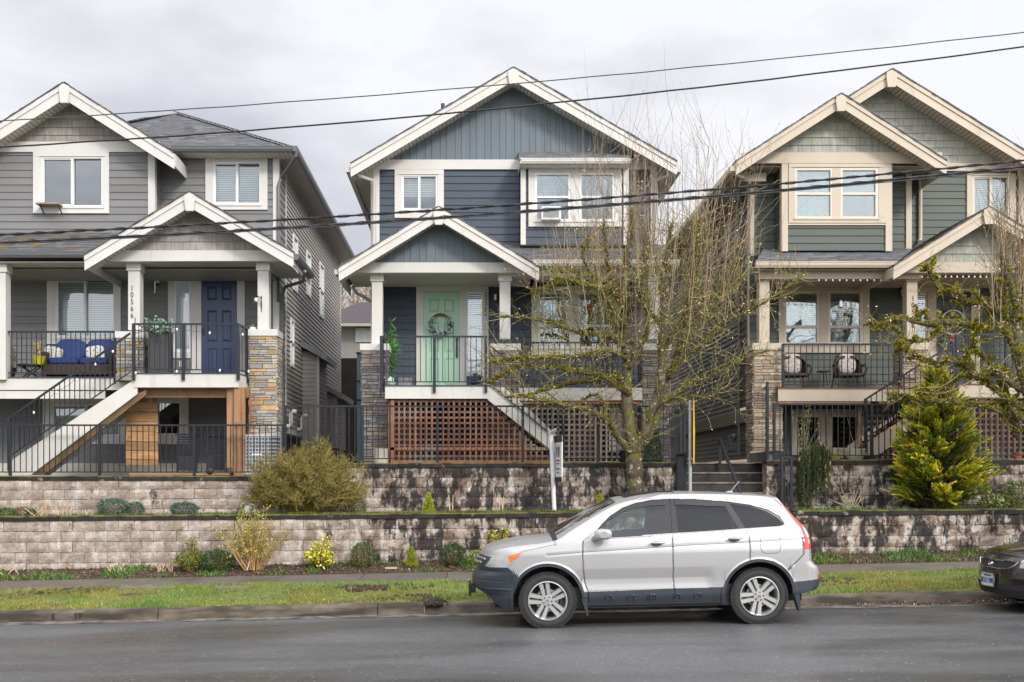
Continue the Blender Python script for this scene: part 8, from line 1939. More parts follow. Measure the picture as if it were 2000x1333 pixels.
# ---- porch of the grey house
WICK = mat('brown_wicker', (.065, .042, .03), .7, .45, 60, .6, 90); BLUC = mat('royal_blue_cushion', (.028, .055, .20), .85, .1, 6, .2, 60); TEXW = mat('white_cushion', (.72, .70, .66), .9); 
def cushion(c, r, m, name, par, R=None, p=2.6, pw=None):
    vs = []; n, mm = 24, 14
    for i in range(mm+1):
        t = pi*i/mm
        for k in range(n):
            q = 2*pi*k/n; f = lambda v: math.copysign(abs(v)**(2/p), v); v = Vector((r[0]*f(sin(t))*f(cos(q)), r[1]*f(cos(t)), r[2]*f(sin(t))*f(sin(q))))
            if R: v = R @ v
            vs.append((c[0]+v.x, c[1]+v.y, c[2]+v.z))
    return MB().add(vs, [(i*n+k, i*n+(k+1) % n, (i+1)*n+(k+1) % n, (i+1)*n+k) for i in range(mm) for k in range(n)]).build(name, m, par, smooth=True, ang=180)
z0 = PF1+.01; Ys_ = 23.2; xa, xb = X(82, Ys_), X(220, Ys_); root = empty('wicker_sofa', ((xa+xb)/2, Ys_, z0), 'brown wicker two-seat sofa with royal blue cushions on the grey house porch', 'sofa')
mb = MB(); mb.box(xa+.05, xb-.05, Ys_, Ys_+.7, z0+.1, z0+.34)
for s in (xa, xb-.09): mb.box(s, s+.09, Ys_-.02, Ys_+.72, z0+.05, z0+.62)
mb.box(xa+.05, xb-.05, Ys_+.66, Ys_+.75, z0+.1, z0+.80)
for s in (xa+.02, xb-.07): mb.box(s, s+.05, Ys_, Ys_+.05, z0, z0+.1); mb.box(s, s+.05, Ys_+.65, Ys_+.7, z0, z0+.1)
mb.build('frame', WICK, root, bevel=.02)
wd_ = (xb-xa-.18)/2
for k in (0, 1):
    cx_ = xa+.09+wd_*(k+.5); cushion((cx_, Ys_+.32, z0+.42), (wd_*.5, .32, .085), BLUC, 'seat_cushion', root, p=5); cushion((cx_, Ys_+.55, z0+.70), (wd_*.49, .10, .27), BLUC, 'back_cushion', root, p=3.4, R=Matrix.Rotation(radians(-10), 3, 'X'))
PAT = mat('zigzag_fabric', (.66, .65, .61), .9); PK = mat('pattern_ink', (.03, .03, .035), .9)
for k, (px, py, a, lab) in enumerate(((101, 693, 12, 'white scatter cushion with black zigzag pattern at the left of the blue sofa'), (184, 692, -8, 'white scatter cushion with small dark motifs at the right of the blue sofa'))):
    c = (X(px, Ys_+.2), Ys_+.28, Z(py, Ys_+.2)); R_ = Matrix.Rotation(radians(a), 3, 'Y'); q = cushion(c, (.20, .07, .19), PAT, 'scatter_cushion', None, R_, 5); tag(q, lab, 'cushion'); mb = MB()
    for i in range(5):
        for j in range(6):
            u, v = -.15+.075*i, -.155+.06*j
            if k == 0: pts = [(u-.02, v), (u, v+.03), (u+.02, v), (u+.02, v+.014), (u, v+.044), (u-.02, v+.014)]
            else: pts = [(u-.024, v), (u, v+.012), (u+.024, v), (u, v-.012)]
            if k == 1 and (i+j) % 2: continue
            P_ = [R_ @ Vector((a_, -.076+.9*(abs(u)**3+abs(v)**3)*2, b_)) for a_, b_ in pts]; vs = [(c[0]+w_.x, c[1]+w_.y, c[2]+w_.z) for w_ in P_]
            if k == 0: mb.add(vs, [(0, 1, 4, 5), (1, 2, 3, 4)])
            else: mb.add(vs, [(0, 1, 2, 3)])
    mb.build('printed_pattern', PK, q)
def pot(name, px, Y, z, prof, m, label, cat='planter', hole=True):
    root = empty(name, (X(px, Y), Y, z), label, cat); MB().lathe(prof, (X(px, Y), Y, z), 28).build('pot', m, root, smooth=True, ang=30); return root
YEL = mat('yellow_glaze', (.62, .56, .02), .3, .15, 5)
root = pot('flower_pot', 76, 23.0, z0+.30, [(0, 0), (.09, 0), (.10, .02), (.145, .17), (.15, .185), (.135, .185), (.13, .16), (0, .155)], YEL, 'bright yellow flower pot with dry seed heads left of the blue sofa')
mb = MB(); rp_ = random.Random(3)
for i in range(16): d = Vector((rp_.uniform(-.5, .3), rp_.uniform(-.3, .3), 1)); b = Vector((X(76, 23), 23, z0+.46)); L_ = rp_.uniform(.08, .34); mb.tube([tuple(b), tuple(b+d.normalized()*L_)], .004, 3, (.8, .7, .5)); mb.ell(tuple(b+d.normalized()*L_), (.022, .022, .04), 6, 5, (1, 1, 1), .2)
mb.build('dry_flowers', mat('dry_tan', (.55, .40, .20), .9), root)
root = empty('side_table', (X(50, 23), 23, z0), 'low black metal side table with crossed legs beside the yellow pot', 'table'); mb = MB(); mb.lathe([(0, .30), (.28, .30), (.28, .275), (0, .275)], (X(58, 23), 23., z0), 24); mb.build('table_top', IRON, root)
for s in (-1, 1): MB().bar((X(58, 23)-s*.2, 23, z0), (X(58, 23)+s*.2, 23., z0+.28), .025, .025).build('leg', IRON, root); MB().bar((X(58, 23)-s*.2, 23.15, z0), (X(58, 23)+s*.2, 23.15, z0+.28), .025, .025).build('leg', IRON, root)
root = pot('black_planter', 14, 22.9, z0, [(0, 0), (.14, 0), (.19, .22), (.17, .22), (0, .2)], RUB, 'black tub with a dry brown shrub at the far left of the porch')
mb = MB(); MBs = MB()
for i in range(500):
    v = unit(rp_); p = (X(14, 22.9)+v.x*.15, 22.9+v.y*.15, z0+.45+v.z*.24); mb.blade(p, v+Vector((0, 0, 1)), .06, .012, tone((.14, .10, .03), rp_, .4))
mb.build('dry_shrub', LEAF, root)
# landing: tall grey planter box with trellis and eucalyptus
Yq_ = 22.15; zz = PFa+.02; root = empty('planter_box', (X(315, Yq_), Yq_, zz), 'tall grey planter with metal trellis and trailing eucalyptus on the landing', 'planter')
mb = MB(); mb.box(X(290, Yq_), X(329, Yq_), Yq_, Yq_+.36, zz, zz+.93); mb.build('planter_body', mat('charcoal_planter', (.07, .072, .075), .6, .1, 6), root, bevel=.01)
mb = MB(); BRZ = mat('bronze_trellis', (.10, .085, .07), .5)
for px, top in ((265, 622), (277, 640), (283, 640), (291, 640), (311, 640), (333, 630), (345, 628)): mb.tube([(X(px, Yq_), Yq_-.04, zz), (X(px, Yq_), Yq_-.04, Z(top, Yq_))], .012 if top < 632 else .007, 6)
mb.tube([(X(265+i*8, Yq_), Yq_-.04, Z(652-14*sin(pi*i/10)*.5, Yq_)) for i in range(11)], .008, 6); mb.build('trellis', BRZ, root)
mb = MB(); sm_ = MB(); re = random.Random(9)
for i in range(46):
    b = Vector((X(re.uniform(293, 326), Yq_), Yq_+.05, zz+.93)); P = wander(b, (re.uniform(-.9, .9), re.uniform(-1, .2), re.uniform(.1, 1)), re.uniform(.15, .34), 5, .25, -.05, re); sm_.tube([tuple(v) for v in P], .003, 3)
    for v in P[1:]:
        for _ in range(3): mb.blade(v+unit(re)*.015, unit(re), .055, .045, tone((.22, .33, .24), re, .25))
mb.build('eucalyptus_leaves', LEAF, root); sm_.build('stems', TWIG, root)
root = empty('glass_jar', (X(494, Ycol), Ycol-.02, Z(655, Ycol)), 'pale vase with a green sprig standing on the stone pier ledge', 'vase'); MB().lathe([(0, 0), (.06, 0), (.085, .08), (.07, .15), (.06, .17), (.05, .17), (0, .16)], (X(494, Ycol)-.0, Ycol-.03, Z(656, Ycol)+.005), 16).build('vase', mat('pale_ceramic', (.55, .52, .50), .3), root, smooth=True)
mb = MB()
for i in range(40): mb.blade((X(494, Ycol), Ycol-.03, Z(642, Ycol)), unit(re)+Vector((.2, 0, .8)), re.uniform(.04, .12), .02, tone((.10, .26, .12), re))
mb.build('sprig', LEAF, root)
# fairy bulbs on the railings and beams
mb = MB(); bw = MB()
def bulbs(pts, label, col=(1, 1, 1), size=.022, m=None):
    root = empty('string_lights', pts[0], label, 'string lights'); w_ = MB(); P = [Vector(p) for p in pts]; path = []
    for a, b in zip(P[:-1], P[1:]):
        for i in range(6): t = i/6; path.append(a.lerp(b, t)-Vector((0, 0, .05*sin(pi*t))))
    path.append(P[-1]); w_.tube([tuple(p) for p in path], .004, 4); w_.build('wire', RUB, root)
    for p in P: MB().ell((p.x, p.y, p.z-.05), (size, size, size*1.5), 8, 6).build('bulb', m or PAPERW, root, smooth=True)
bulbs([(X(px, Ya), Ya-.06, Z(py, Ya)) for px, py in ((275, 638), (347, 640), (411, 647), (475, 650))], 'string of round bulbs looped along the landing railing of the grey house')
bulbs([(X(px, Ya), Ya-.07, Z(py, Ya)) for px, py in ((267, 725), (347, 722), (431, 720), (487, 722))], 'string of round bulbs hung low on the landing railing above the fascia')
bulbs([(X(px, Ya), Ya-.05, Z(py, Ya)) for px, py in ((222, 683), (188, 708), (152, 738), (112, 763), (68, 802))], 'string of bulbs wound along the stair handrail of the grey house')
bulbs([(X(1600+i*13.5, 22.4), 22.42, Z(543, 22.4)) for i in range(11)], 'row of tiny white bulbs under the porch beam left of the house number', size=.018)
bulbs([(X(1800+i*11.4, 22.3), 22.28, Z(537, 22.3)) for i in range(18)], 'row of tiny white bulbs under the porch gable beam at the right', size=.018)
# under the landing: cedar screen, stacked chairs, heat pump, solar light
Ysc = 22.5; root = empty('cedar_screen', (X(277, Ysc), Ysc, YZ1), 'leaning screen of rough cedar boards under the landing', 'wooden screen'); mb = MB()
ys_ = [785, 803, 823, 843, 862, 880, 897, 909]
for i in range(7): mb.pprism([(247-i*.3, ys_[i]+.6), (307+i*.2, ys_[i]+2-(i == 0)*0), (308+i*.2, ys_[i+1]+1), (246-i*.3, ys_[i+1]-.6)], Ysc+rnd.uniform(0, .012), .03, jc(.25))
mb.build('boards', CEDARH, root); mb = MB(); mb.pbox(262, 270, 770, 910, Ysc+.05, .05); mb.pbox(298, 305, 775, 910, Ysc+.05, .05); mb.build('batten', CEDARH, root)
def fold_stack(px, label):
    root = empty('folded_chairs', (X(px, 22.6), 22.6, YZ1+.08), label, 'chair', 'folded black patio chairs under the landing'); x0 = X(px, 22.6); z = YZ1+.09
    for s in (-1, 1): mb = MB(); mb.tube([(x0+s*.21, 22.55, z), (x0+s*.22, 22.6, z+.5), (x0+s*.21, 22.62, z+.80)], .014, 6); mb.build('leg', IRON, root, smooth=True)
    mb = MB()
    for i in range(8): mb.box(x0-.2, x0+.2, 22.585+i*.003, 22.605+i*.003, z+.40+i*.05, z+.435+i*.05)
    mb.build('backrest', IRON, root); mb = MB(); mb.add([(x0-.19, 22.52, z+.05), (x0+.19, 22.52, z+.05), (x0+.16, 22.5, z+.36), (x0-.16, 22.5, z+.36)], [(0, 1, 2, 3)]); mb.add([(x0-.19, 22.54, z+.05), (x0+.19, 22.54, z+.05), (x0+.16, 22.52, z+.36), (x0-.16, 22.52, z+.36)], [(3, 2, 1, 0)]); mb.build('seat', mat('black_mesh_fabric', (.03, .034, .045), .6), root)
    mb = MB(); mb.box(x0-.24, x0+.24, 22.5, 22.56, z+.80, z+.84)
    mb.build('top_rail', IRON, root)
fold_stack(366, 'left stack of folded black patio chairs under the landing'); fold_stack(424, 'right stack of folded black patio chairs under the landing')
# heat pump
Yh = 21.9; x0, x1, z0_, z1_ = X(469, Yh), X(541, Yh), YZ1+.05, Z(849, Yh); root = empty('heat_pump', ((x0+x1)/2, Yh+.3, YZ1), 'pale grey outdoor heat pump with grille in front of the stone pier', 'air conditioner')
HP = mat('heat_pump_grey', (.46, .48, .50), .45, .05, 4)
mb = MB(); n = 20
def rrect(x0, x1, y0, y1, r_, k=5):
    pts = []
    for cx_, cy_, a0 in ((x1-r_, y0+r_, -90), (x1-r_, y1-r_, 0), (x0+r_, y1-r_, 90), (x0+r_, y0+r_, 180)):
        for i in range(k+1): a = radians(a0+90*i/k); pts.append((cx_+r_*cos(a), cy_+r_*sin(a)))
    return pts
slab(rrect(x0, x1, Yh-.02, Yh+.68, .12), z1_-.04, z1_, mb=mb); slab(rrect(x0+.01, x1-.01, Yh-.0, Yh+.66, .12), z0_, z0_+.06, mb=mb); slab(rrect(x0+.03, x1-.03, Yh+.03, Yh+.64, .12), z0_+.05, z1_-.02, (.45, .45, .45), mb=mb)
for i in range(10): zz = z0_+.09+(z1_-z0_-.15)*i/9; slab(rrect(x0+.005, x1-.005, Yh+.0, Yh+.67, .12), zz-.011, zz+.011, mb=mb)
for i in range(9): xx = x0+.12+(x1-x0-.24)*i/8; mb.box(xx-.008, xx+.008, Yh-.006, Yh+.02, z0_, z1_-.02)
mb.box(x0+.0, x0+.13, Yh-.01, Yh+.1, z0_, z1_-.02); mb.build('housing', HP, root)
MB().box(x0+.25, x0+.45, Yh-.012, Yh-.002, z0_+.40, z0_+.435, (1.4, 1.4, 1.4)).build('badge', PAPERW, root)
o = MB().ell((X(410, 21.9)+.02, 21.8, YZ1+.12), (.09, .05, .07), 10, 7, (1, 1, 1), .1).build('garden_hose_reel', RUB, smooth=True); tag(o, 'small dark rounded thing lying on the gravel at the foot of the cedar post', 'garden item')
# ---- porch of the navy house: wreath, bamboo, pots, box
Yw = Y2-.06; root = empty('door_wreath', (X(860.5, Yw), Yw-.02, Z(634, Yw)), 'twig wreath with pale blue and white blooms on the mint door', 'wreath'); wc = Vector((X(860.5, Yw), Yw-.03, Z(634, Yw))); Rw = 19.5/F*Yw; mb = MB()
for k in range(16):
    ph = rnd.uniform(0, 6); pts = [tuple(wc+Vector(((Rw+.022*sin(a*5+ph))*cos(a), .022*cos(a*4+ph), (Rw+.022*sin(a*5+ph))*sin(a)))) for a in [2*pi*i/40 for i in range(41)]]; mb.tube(pts, .007, 4, jc(.3))
mb.build('twig_ring', mat('wreath_twig', (.14, .075, .045), .9), root); fl = MB(); rw = random.Random(2)
for ang, rad, c, nn in ((200, .085, (.55, .62, .66), 60), (245, .05, (.75, .70, .66), 30), (270, .085, (.50, .62, .66), 60), (325, .085, (.60, .68, .66), 60), (140, .05, (.75, .68, .64), 36), (165, .045, (.7, .62, .6), 28), (30, .055, (.76, .70, .66), 40), (10, .05, (.7, .64, .62), 30), (55, .04, (.72, .66, .62), 20)):
    c0 = wc+Vector((Rw*cos(radians(ang)), -.04, Rw*sin(radians(ang))))
    for i in range(nn): v = unit(rw); v.y = -abs(v.y); fl.blade(c0+v*rad*.4, v+unit(rw)*.4, rad*.7, rad*.55, tone(c, rw, .15))
fb_ = fl.build('fabric_blooms', LEAF, root); fb_['kind'] = 'stuff'; gl_ = MB()
for i in range(70): a = rw.uniform(pi*.9, 2.05*pi); gl_.blade(wc+Vector((Rw*cos(a), -.03, Rw*sin(a))), unit(rw), .09, .03, tone((.05, .12, .11), rw))
gl_.build('wreath_leaves', LEAF, root)
z2 = zf+.03; root = pot('bamboo_plant', 757, 23.3, z2, [(0, 0), (.11, 0), (.15, .25), (.13, .25), (0, .22)], mat('terracotta_dark', (.12, .09, .07), .8), 'tall green bamboo-like plant behind the left porch column of the navy house', 'plant'); mb = MB(); sm_ = MB(); x_ = X(757, 23.3)
for i in range(9):
    P = wander((x_, 23.3, z2+.2), (rw.uniform(-.1, .16), rw.uniform(-.2, .2), 1), rw.uniform(.7, 1.45), 7, .06, 0, rw); sm_.tube([tuple(v) for v in P], .008, 5, (.5, .7, .3))
    for v in P[2:]:
        for _ in range(9): mb.blade(v+unit(rw)*.03, unit(rw)+Vector((.2, 0, -.1)), rw.uniform(.12, .24), .026, tone((.08, .28, .03), rw, .4))
mb.build('leaves', LEAF, root); sm_.build('stems', TWIGM, root)
root = pot('ceramic_pot', 763, 22.25, z2, [(0, 0), (.05, 0), (.10, .04), (.115, .09), (.10, .10), (0, .09)], mat('celadon_glaze', (.50, .60, .50), .25), 'pale green ceramic bowl with a crumpled cover at the corner of the navy porch')
MB().ell((X(763, 22.25), 22.25, z2+.13), (.09, .09, .07), 9, 6, (1, 1, 1), .25).build('cover', mat('pale_mint_cloth', (.55, .66, .60), .8), root, smooth=True)
o = MB().box(X(778, 23), X(803, 23), 23, 23.4, z2, z2+.24, (1, 1, 1)); o.box(X(777, 23), X(804, 23), 22.99, 23.41, z2+.21, z2+.26, (.9, .9, .9)); o = o.build('storage_box', mat('grey_plastic_box', (.28, .28, .30), .5)); tag(o, 'small grey lidded storage box beside the mint door', 'box')
root = pot('flower_pot', 930, 22.6, z2, [(0, 0), (.08, 0), (.11, .12), (.09, .12), (0, .1)], RUB, 'dark pot with small violet flowers right of the mint door'); mb = MB()
for i in range(220): v = unit(rw); mb.blade((X(930, 22.6)+v.x*.13, 22.6+v.y*.1, z2+.19+v.z*.09), v, .05, .03, tone((.05, .14, .04) if rw.random() < .7 else (.12, .07, .42), rw))
mb.build('violet_flowers', LEAF, root)
root = pot('stone_planter', 744, 21.85, YZ2, [(0, 0), (.15, 0), (.155, .12), (.155, .13), (.14, .13), (.15, .31), (.13, .31), (0, .3)], mat('pale_pot', (.48, .43, .36), .7, .1, 5), 'pale round pot standing on the wall beside the lattice of the navy house')
root = empty('cone_cypress', (X(1275, 21.9), 21.9, YZ2), 'narrow dark green cypress behind the fence beside the right stone pier', 'conifer'); mb = MB()
for i in range(2600): z = rw.random()**1.2; a = rw.uniform(0, 2*pi); R_ = .21*(1-z)**.6*sqrt(rw.uniform(.3, 1)); mb.blade((X(1275, 21.9)+R_*cos(a), 21.9+R_*sin(a), YZ2+z*1.0), (cos(a)*.5, sin(a)*.5, 1.2), .06, .014, tone((.03, .07, .015), rw, .4))
mb.build('foliage', LEAF, root); MB().tube([(X(1275, 21.9), 21.9, YZ2-.02), (X(1275, 21.9), 21.9, YZ2+.8)], .02, 6).build('trunk', BARK, root)
o = MB(); 
for zz in (0, .14, .28, .42, .56, .70): o.bar((X(1210, 23)+.0, 23, YZ2+.1+zz), (X(1222, 23), 23.1, YZ2+.1+zz), .02, .02)
# rose hanging on the window: small red star
o = MB(); c = Vector((X(1149, 23.9), 23.9, Z(603, 23.9)))
for k in range(5): a = radians(90+72*k); o.add([tuple(c), tuple(c+Vector((.05*cos(a-.6), -.01, .05*sin(a-.6)))), tuple(c+Vector((.12*cos(a), 0, .12*sin(a)))), tuple(c+Vector((.05*cos(a+.6), -.01, .05*sin(a+.6))))], [(0, 1, 2, 3)])
o.tube([tuple(c+Vector((0, 0, .1))), tuple(c+Vector((0, 0, .35)))], .004, 4); o = o.build('star_ornament', mat('red_ornament', (.45, .03, .03), .5)); tag(o, 'small red star ornament hanging before the wide porch window', 'ornament')
# ---- porch of the green house: two wicker chairs, table, hoop ornament, feeder, pots
z3 = zf3+.03
FLW = mat('floral_cushion', (.52, .48, .46), .9, .15, 8, tint=(.28, .16, .17), tp=(.55, .6), ts=22)
def wicker_chair(px, label):
    Yc_ = 23.0; x0 = X(px, Yc_); root = empty('wicker_chair', (x0, Yc_, z3), label, 'chair', 'pair of wicker armchairs on the green house porch'); mb = MB()
    n = 16; vs = []
    for i, (zz, sc) in enumerate(((.30, 1.), (.45, 1.03), (.60, 1.02), (.72, .95), (.80, .78), (.85, .5), (.865, .2))):
        for k in range(n+1): a = pi*k/n; vs.append((x0+.31*sc*cos(a), Yc_+.05+.30*sin(a), z3+zz-(.12*(1-sin(a))**2 if zz > .5 else 0)))
    mb.add(vs, [(i*(n+1)+k, i*(n+1)+k+1, (i+1)*(n+1)+k+1, (i+1)*(n+1)+k) for i in range(6) for k in range(n)]); b = mb.build('backrest', WICK, root, smooth=True); sol = b.modifiers.new('s', 'SOLIDIFY'); sol.thickness = .03
    mb = MB(); mb.box(x0-.28, x0+.28, Yc_-.18, Yc_+.25, z3+.30, z3+.36); mb.build('seat', WICK, root, bevel=.02)
    for s in (-1, 1):
        mb = MB(); mb.tube([(x0+s*.31, Yc_+.1, z3+.56), (x0+s*.32, Yc_-.1, z3+.54), (x0+s*.31, Yc_-.22, z3+.46), (x0+s*.27, Yc_-.2, z3+.3)], .028, 8); mb.build('armrest', WICK, root, smooth=True)
        for yy in (-.15, .22): mb = MB(); mb.tube([(x0+s*.26, Yc_+yy, z3+.3), (x0+s*.3, Yc_+yy*1.2, z3)], .017, 6); mb.build('leg', WICK, root)
    cushion((x0, Yc_+.14, z3+.60), (.20, .06, .22), FLW, 'back_cushion', root, p=3.5)
wicker_chair(1551, 'left wicker armchair with pale floral cushion on the green house porch'); wicker_chair(1658, 'right wicker armchair with pale floral cushion on the green house porch')
root = empty('side_table', (X(1608, 23), 23, z3), 'small round dark table between the two wicker armchairs', 'table'); MB().lathe([(0, .42), (.15, .42), (.15, .40), (0, .40)], (X(1608, 23), 23., z3), 20).build('table_top', IRON, root)
for s in (-1, 0, 1): MB().tube([(X(1608, 23)+s*.05, 23, z3+.4), (X(1608, 23)+s*.13, 23+.05*s, z3)], .009, 5).build('leg', IRON, root)
Yo = 23.75; c = Vector((X(1862, Yo), Yo, Z(630, Yo))); root = empty('hoop_wreath', c, 'thin white hoop wreath with a pink bloom on the dark green door', 'wreath'); mb = MB()
for dr_o in (0, .02): mb.tube([tuple(c+Vector(((.25+dr_o)*cos(a), 0, (.27+dr_o*.6)*sin(a)))) for a in [2*pi*i/48 for i in range(49)]], .007, 5)
mb.build('hoop', PAPERW, root); fl = MB(); cc = c+Vector((-.04, -.05, -.36))
for i in range(90): v = unit(rw); v.y = -abs(v.y); fl.blade(cc+v*.02, v, .09, .03, tone((.72, .25, .32), rw, .2))
for i in range(24): v = unit(rw); fl.blade(cc+Vector((-.1, .02, 0)), v+Vector((-.8, 0, .2)), .12, .03, tone((.10, .22, .12), rw))
fl.build('pink_bloom', LEAF, root)
root = empty('hanging_feeder', (X(1642, 22.6), 22.6, Z(602, 22.6)), 'small pink and clear hanging feeder before the right porch window', 'bird feeder'); mb = MB(); fx, fz = X(1642, 22.6), Z(601, 22.6); mb.lathe([(0, .02), (.05, .015), (.055, 0), (.03, -.02), (0, -.02)], (fx, 22.6, fz), 14); mb.lathe([(0, .16), (.03, .15), (.035, .13), (0, .13)], (fx, 22.6, fz), 14); mb.build('base', mat('pink_plastic', (.45, .09, .22), .4), root); MB().lathe([(.03, .13), (.035, .08), (.03, .02)], (fx, 22.6, fz), 14).build('bottle', mat('clear_bottle', (.6, .6, .64), .15), root, smooth=True); MB().tube([(fx, 22.6, fz+.15), (fx, 22.6, Z(545, 22.6))], .003, 4).build('cord', RUB, root)
CRM = mat('cream_glaze', (.55, .52, .36), .3, .08, 5)
for px, w_, lab, t_ in ((1670, .21, 'large cream round garden bowl behind the right fence', CRM), (1635, .13, 'smaller yellow patterned pot left of the cream bowl', mat('yellow_pattern_glaze', (.42, .36, .08), .35, .3, 20, tint=(.05, .05, .03), tp=(.55, .6), ts=14))):
    root = pot('garden_pot', px, 21.85, YZ3, [(0, 0), (w_*.5, 0), (w_*.9, w_*.5), (w_, w_*1.05), (w_*1.06, w_*1.1), (w_*1.06, w_*1.2), (w_*.95, w_*1.2), (0, w_*1.1)], t_, lab); mb = MB()
    for i in range(6 if px == 1670 else 0): P = wander((X(px, 21.85), 21.85, YZ3+.2), (rw.uniform(-.8, .8), rw.uniform(-.3, .3), 1), rw.uniform(.5, .8), 6, .18, 0, rw); mb.tube([tuple(v) for v in P], [.008-.001*j for j in range(7)], 4)
    if mb.f: mb.build('bare_stems', TWIG, root)
r = random.Random(77); root = empty('climbing_shrub', (X(1570, 21.7), 21.7, YZ3), 'thin budding shrub behind the fence at the stone pier of the green house', 'shrub'); st = MB(); lf_ = MB()
for i in range(12):
    P = wander((X(1568, 21.8), 21.8, YZ3), (r.uniform(-.35, .45), r.uniform(-.2, .2), 1), r.uniform(.7, 1.15), 7, .1, 0, r); st.tube([tuple(v) for v in P], [.008-.0008*j for j in range(8)], 4)
    for v in P[3:]:
        for _ in range(4): lf_.blade(v+unit(r)*.03, unit(r), .045, .022, tone((.30, .32, .05), r, .3))
st.build('stems', TWIG, root); lf_.build('foliage', LEAF, root)
# gas meter in the passage
root = empty('gas_meter', (X(1436, 25), 25.2, YZ2), 'grey gas meter on the side wall above the garden steps', 'gas meter'); mx_ = X(1437, 25); GM = mat('meter_grey', (.14, .17, .19), .5)
mb = MB(); mb.box(mx_-.11, mx_+.13, 25.1, 25.3, Z(882, 25), Z(864, 25)); mb.build('meter_body', GM, root, bevel=.03); mb = MB(); mb.tube([(mx_-.1, 25.2, Z(868, 25)), (mx_-.1, 25.2, Z(850, 25)), (mx_+.0, 25.2, Z(848, 25)), (mx_+.05, 25.2, Z(864, 25))], .025, 8); mb.ell((mx_-.0, 25.15, Z(852, 25)), (.07, .05, .07)); mb.tube([(mx_-.16, 25.2, Z(866, 25)), (mx_-.17, 25.2, Z(900, 25)-.2)], .02, 6); mb.build('pipe', GM, root, smooth=True)
# small items on the wall at the far right
root = pot('terracotta_pot', 1985, 21.9, YZ3, [(0, 0), (.08, 0), (.11, .16), (.12, .16), (.12, .19), (.1, .19), (0, .17)], mat('terracotta', (.35, .09, .05), .8), 'terracotta pot behind the fence at the right edge')
# ---- background: neighbour house and wooded hill seen through the gap
root = empty('neighbour_house', (X(716, 55), 55, 2), 'distant house with dark hip roof and beige window frames seen in the gap', 'house'); mb = MB(); YB = 55
mb.pbox(600, 900, 632, 900, YB, 8); mb.build('wall', mat('far_house_wall', (.20, .19, .17), .8), root)
mb = MB(); mb.add([(X(590, 54), 54, Z(632, 54)), (X(900, 54), 54, Z(632, 54)), (X(830, 58), 59, Z(585, 58)), (X(700, 58), 59, Z(585, 58))], [(0, 1, 2, 3)]); mb.build('roof', mat('far_roof', (.055, .045, .05), .9, .2, 6), root); MB().pbox(590, 900, 632, 637, 54, .2).build('gutter', mat('far_gutter', (.30, .26, .2), .6), root)
for a, b in ((696, 703), (707, 728)):
    f = MB().pbox(a-2, b+2, 641, 668, YB-.1, .12).build('window', BEIGE, root); MB().pbox(a, b, 643, 666, YB-.12, .01).build('pane', mat('far_pane', (.32, .38, .37), .2), f)
hill = sheet('hillside', -120, 120, [70, 110, 160], lambda x, y: 2+float(np.interp(y, [70, 110, 160], [0, 12, 17]))+1.5*hrough(x, y, .03), mat('hill_litter', (.16, .11, .07), .95, .3, 2), 60, ny=6)
r = random.Random(90)
def hill_tree(x, y):
    z = 2+float(np.interp(y, [70, 110, 160], [0, 12, 17]))-.3; h = r.uniform(7, 10); rt = MB(); tw = MB(); rt.tube([(x, y, z), (x+r.uniform(-.4, .4), y, z+h*.5), (x+r.uniform(-.6, .6), y, z+h)], [.18, .12, .03], 5)
    for i in range(60):
        b = Vector((x+r.uniform(-.2, .2), y, z+h*r.uniform(.2, 1))); P = wander(b, (r.uniform(-1, 1), r.uniform(-1, 1), r.uniform(.3, 1.3)), r.uniform(.8, 2.2), 4, .25, .05, r); tw.tube([tuple(v) for v in P], [.05, .04, .03, .02, .01], 3, cap=False)
    return rt, tw
protos = []
for i in range(3):
    rt, tw = hill_tree(0, 0); protos.append((rt, tw))
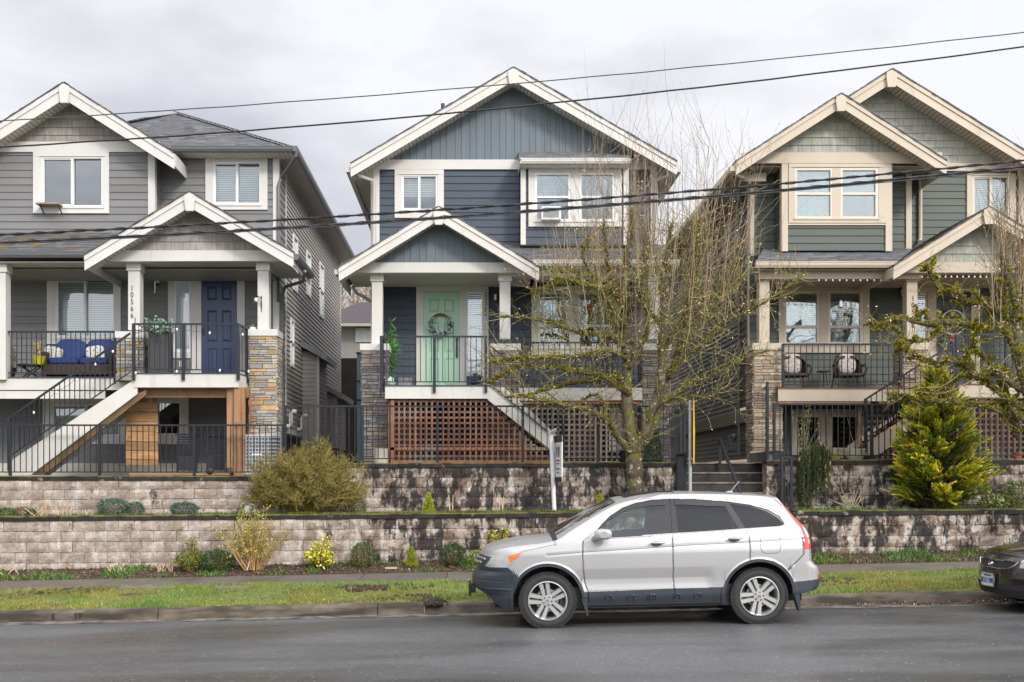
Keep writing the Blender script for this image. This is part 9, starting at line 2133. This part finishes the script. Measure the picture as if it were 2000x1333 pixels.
GH = mat('hill_trunk', (.30, .23, .16), .9); GH2 = mat('hill_twig', (.26, .20, .13), .9)
P0 = []
for rt, tw in protos:
    root = empty('hill_tree', (0, 0, 0), 'x', 'tree', 'bare trees on the hillside beyond the gap'); _wl[root.name] = Vector((0, 0, 0)); rt.build('trunk', GH, root, local=True); tw.build('crown', GH2, root, local=True); P0.append(root)
n = 0
for px in (655, 672, 690, 701, 712, 722, 734, 748, 765, 1345, 1362):
    for Yt_ in (84, 97):
        o = P0[n] if n < 3 else copy_tree(P0[n % 3]); o.location = (X(px+r.uniform(-5, 5), Yt_), Yt_, 2+float(np.interp(Yt_, [70, 110, 160], [0, 12, 17]))); o.rotation_euler = (0, 0, r.uniform(0, 6)); s = r.uniform(.8, 1.15); o.scale = (s, s, s); o['label'] = 'bare tan tree on the wooded hillside seen between the houses'; n += 1
# back yard things in the gap between the grey and navy houses
o = MB().box(X(640, 37), X(760, 37), 37, 37.2, 2.1, Z(700, 37)).build('yard_fence', mat('dark_brown_fence', (.05, .04, .035), .8, .2, 5)); tag(o, 'dark brown wooden fence far back in the gap between grey and navy houses', 'fence')
root = empty('glazed_gate', (X(702, 36), 36, 2.1), 'pale teal panel gate far back between the grey and navy houses', 'gate'); MB().box(X(697, 36), X(706.5, 36), 36, 36.05, 2.1, Z(690, 36)).build('gate_panel', mat('teal_panel', (.22, .36, .37), .35, .1, 2), root)
mb = MB()
for py in (690, 745, 782): mb.box(X(696, 36), X(707.5, 36), 35.95, 35.99, Z(py+1.5, 36), Z(py-1.5, 36))
mb.build('gate_frame', IRON, root)
Yk = Y1L-.06; root = empty('window_shelf', (X(101, Yk), Yk-.15, Z(410, Yk)), 'small weathered wooden shelf on brackets under the upper left bedroom window', 'shelf'); MB().box(X(79, Yk), X(123, Yk), Yk-.28, Yk, Z(405, Yk), Z(402, Yk)).build('board', OLDW, root)
for px in (86, 121): MB().bar((X(px, Yk), Yk, Z(418, Yk)), (X(px, Yk), Yk-.22, Z(405, Yk)), .02, .02).build('bracket', IRON, root)
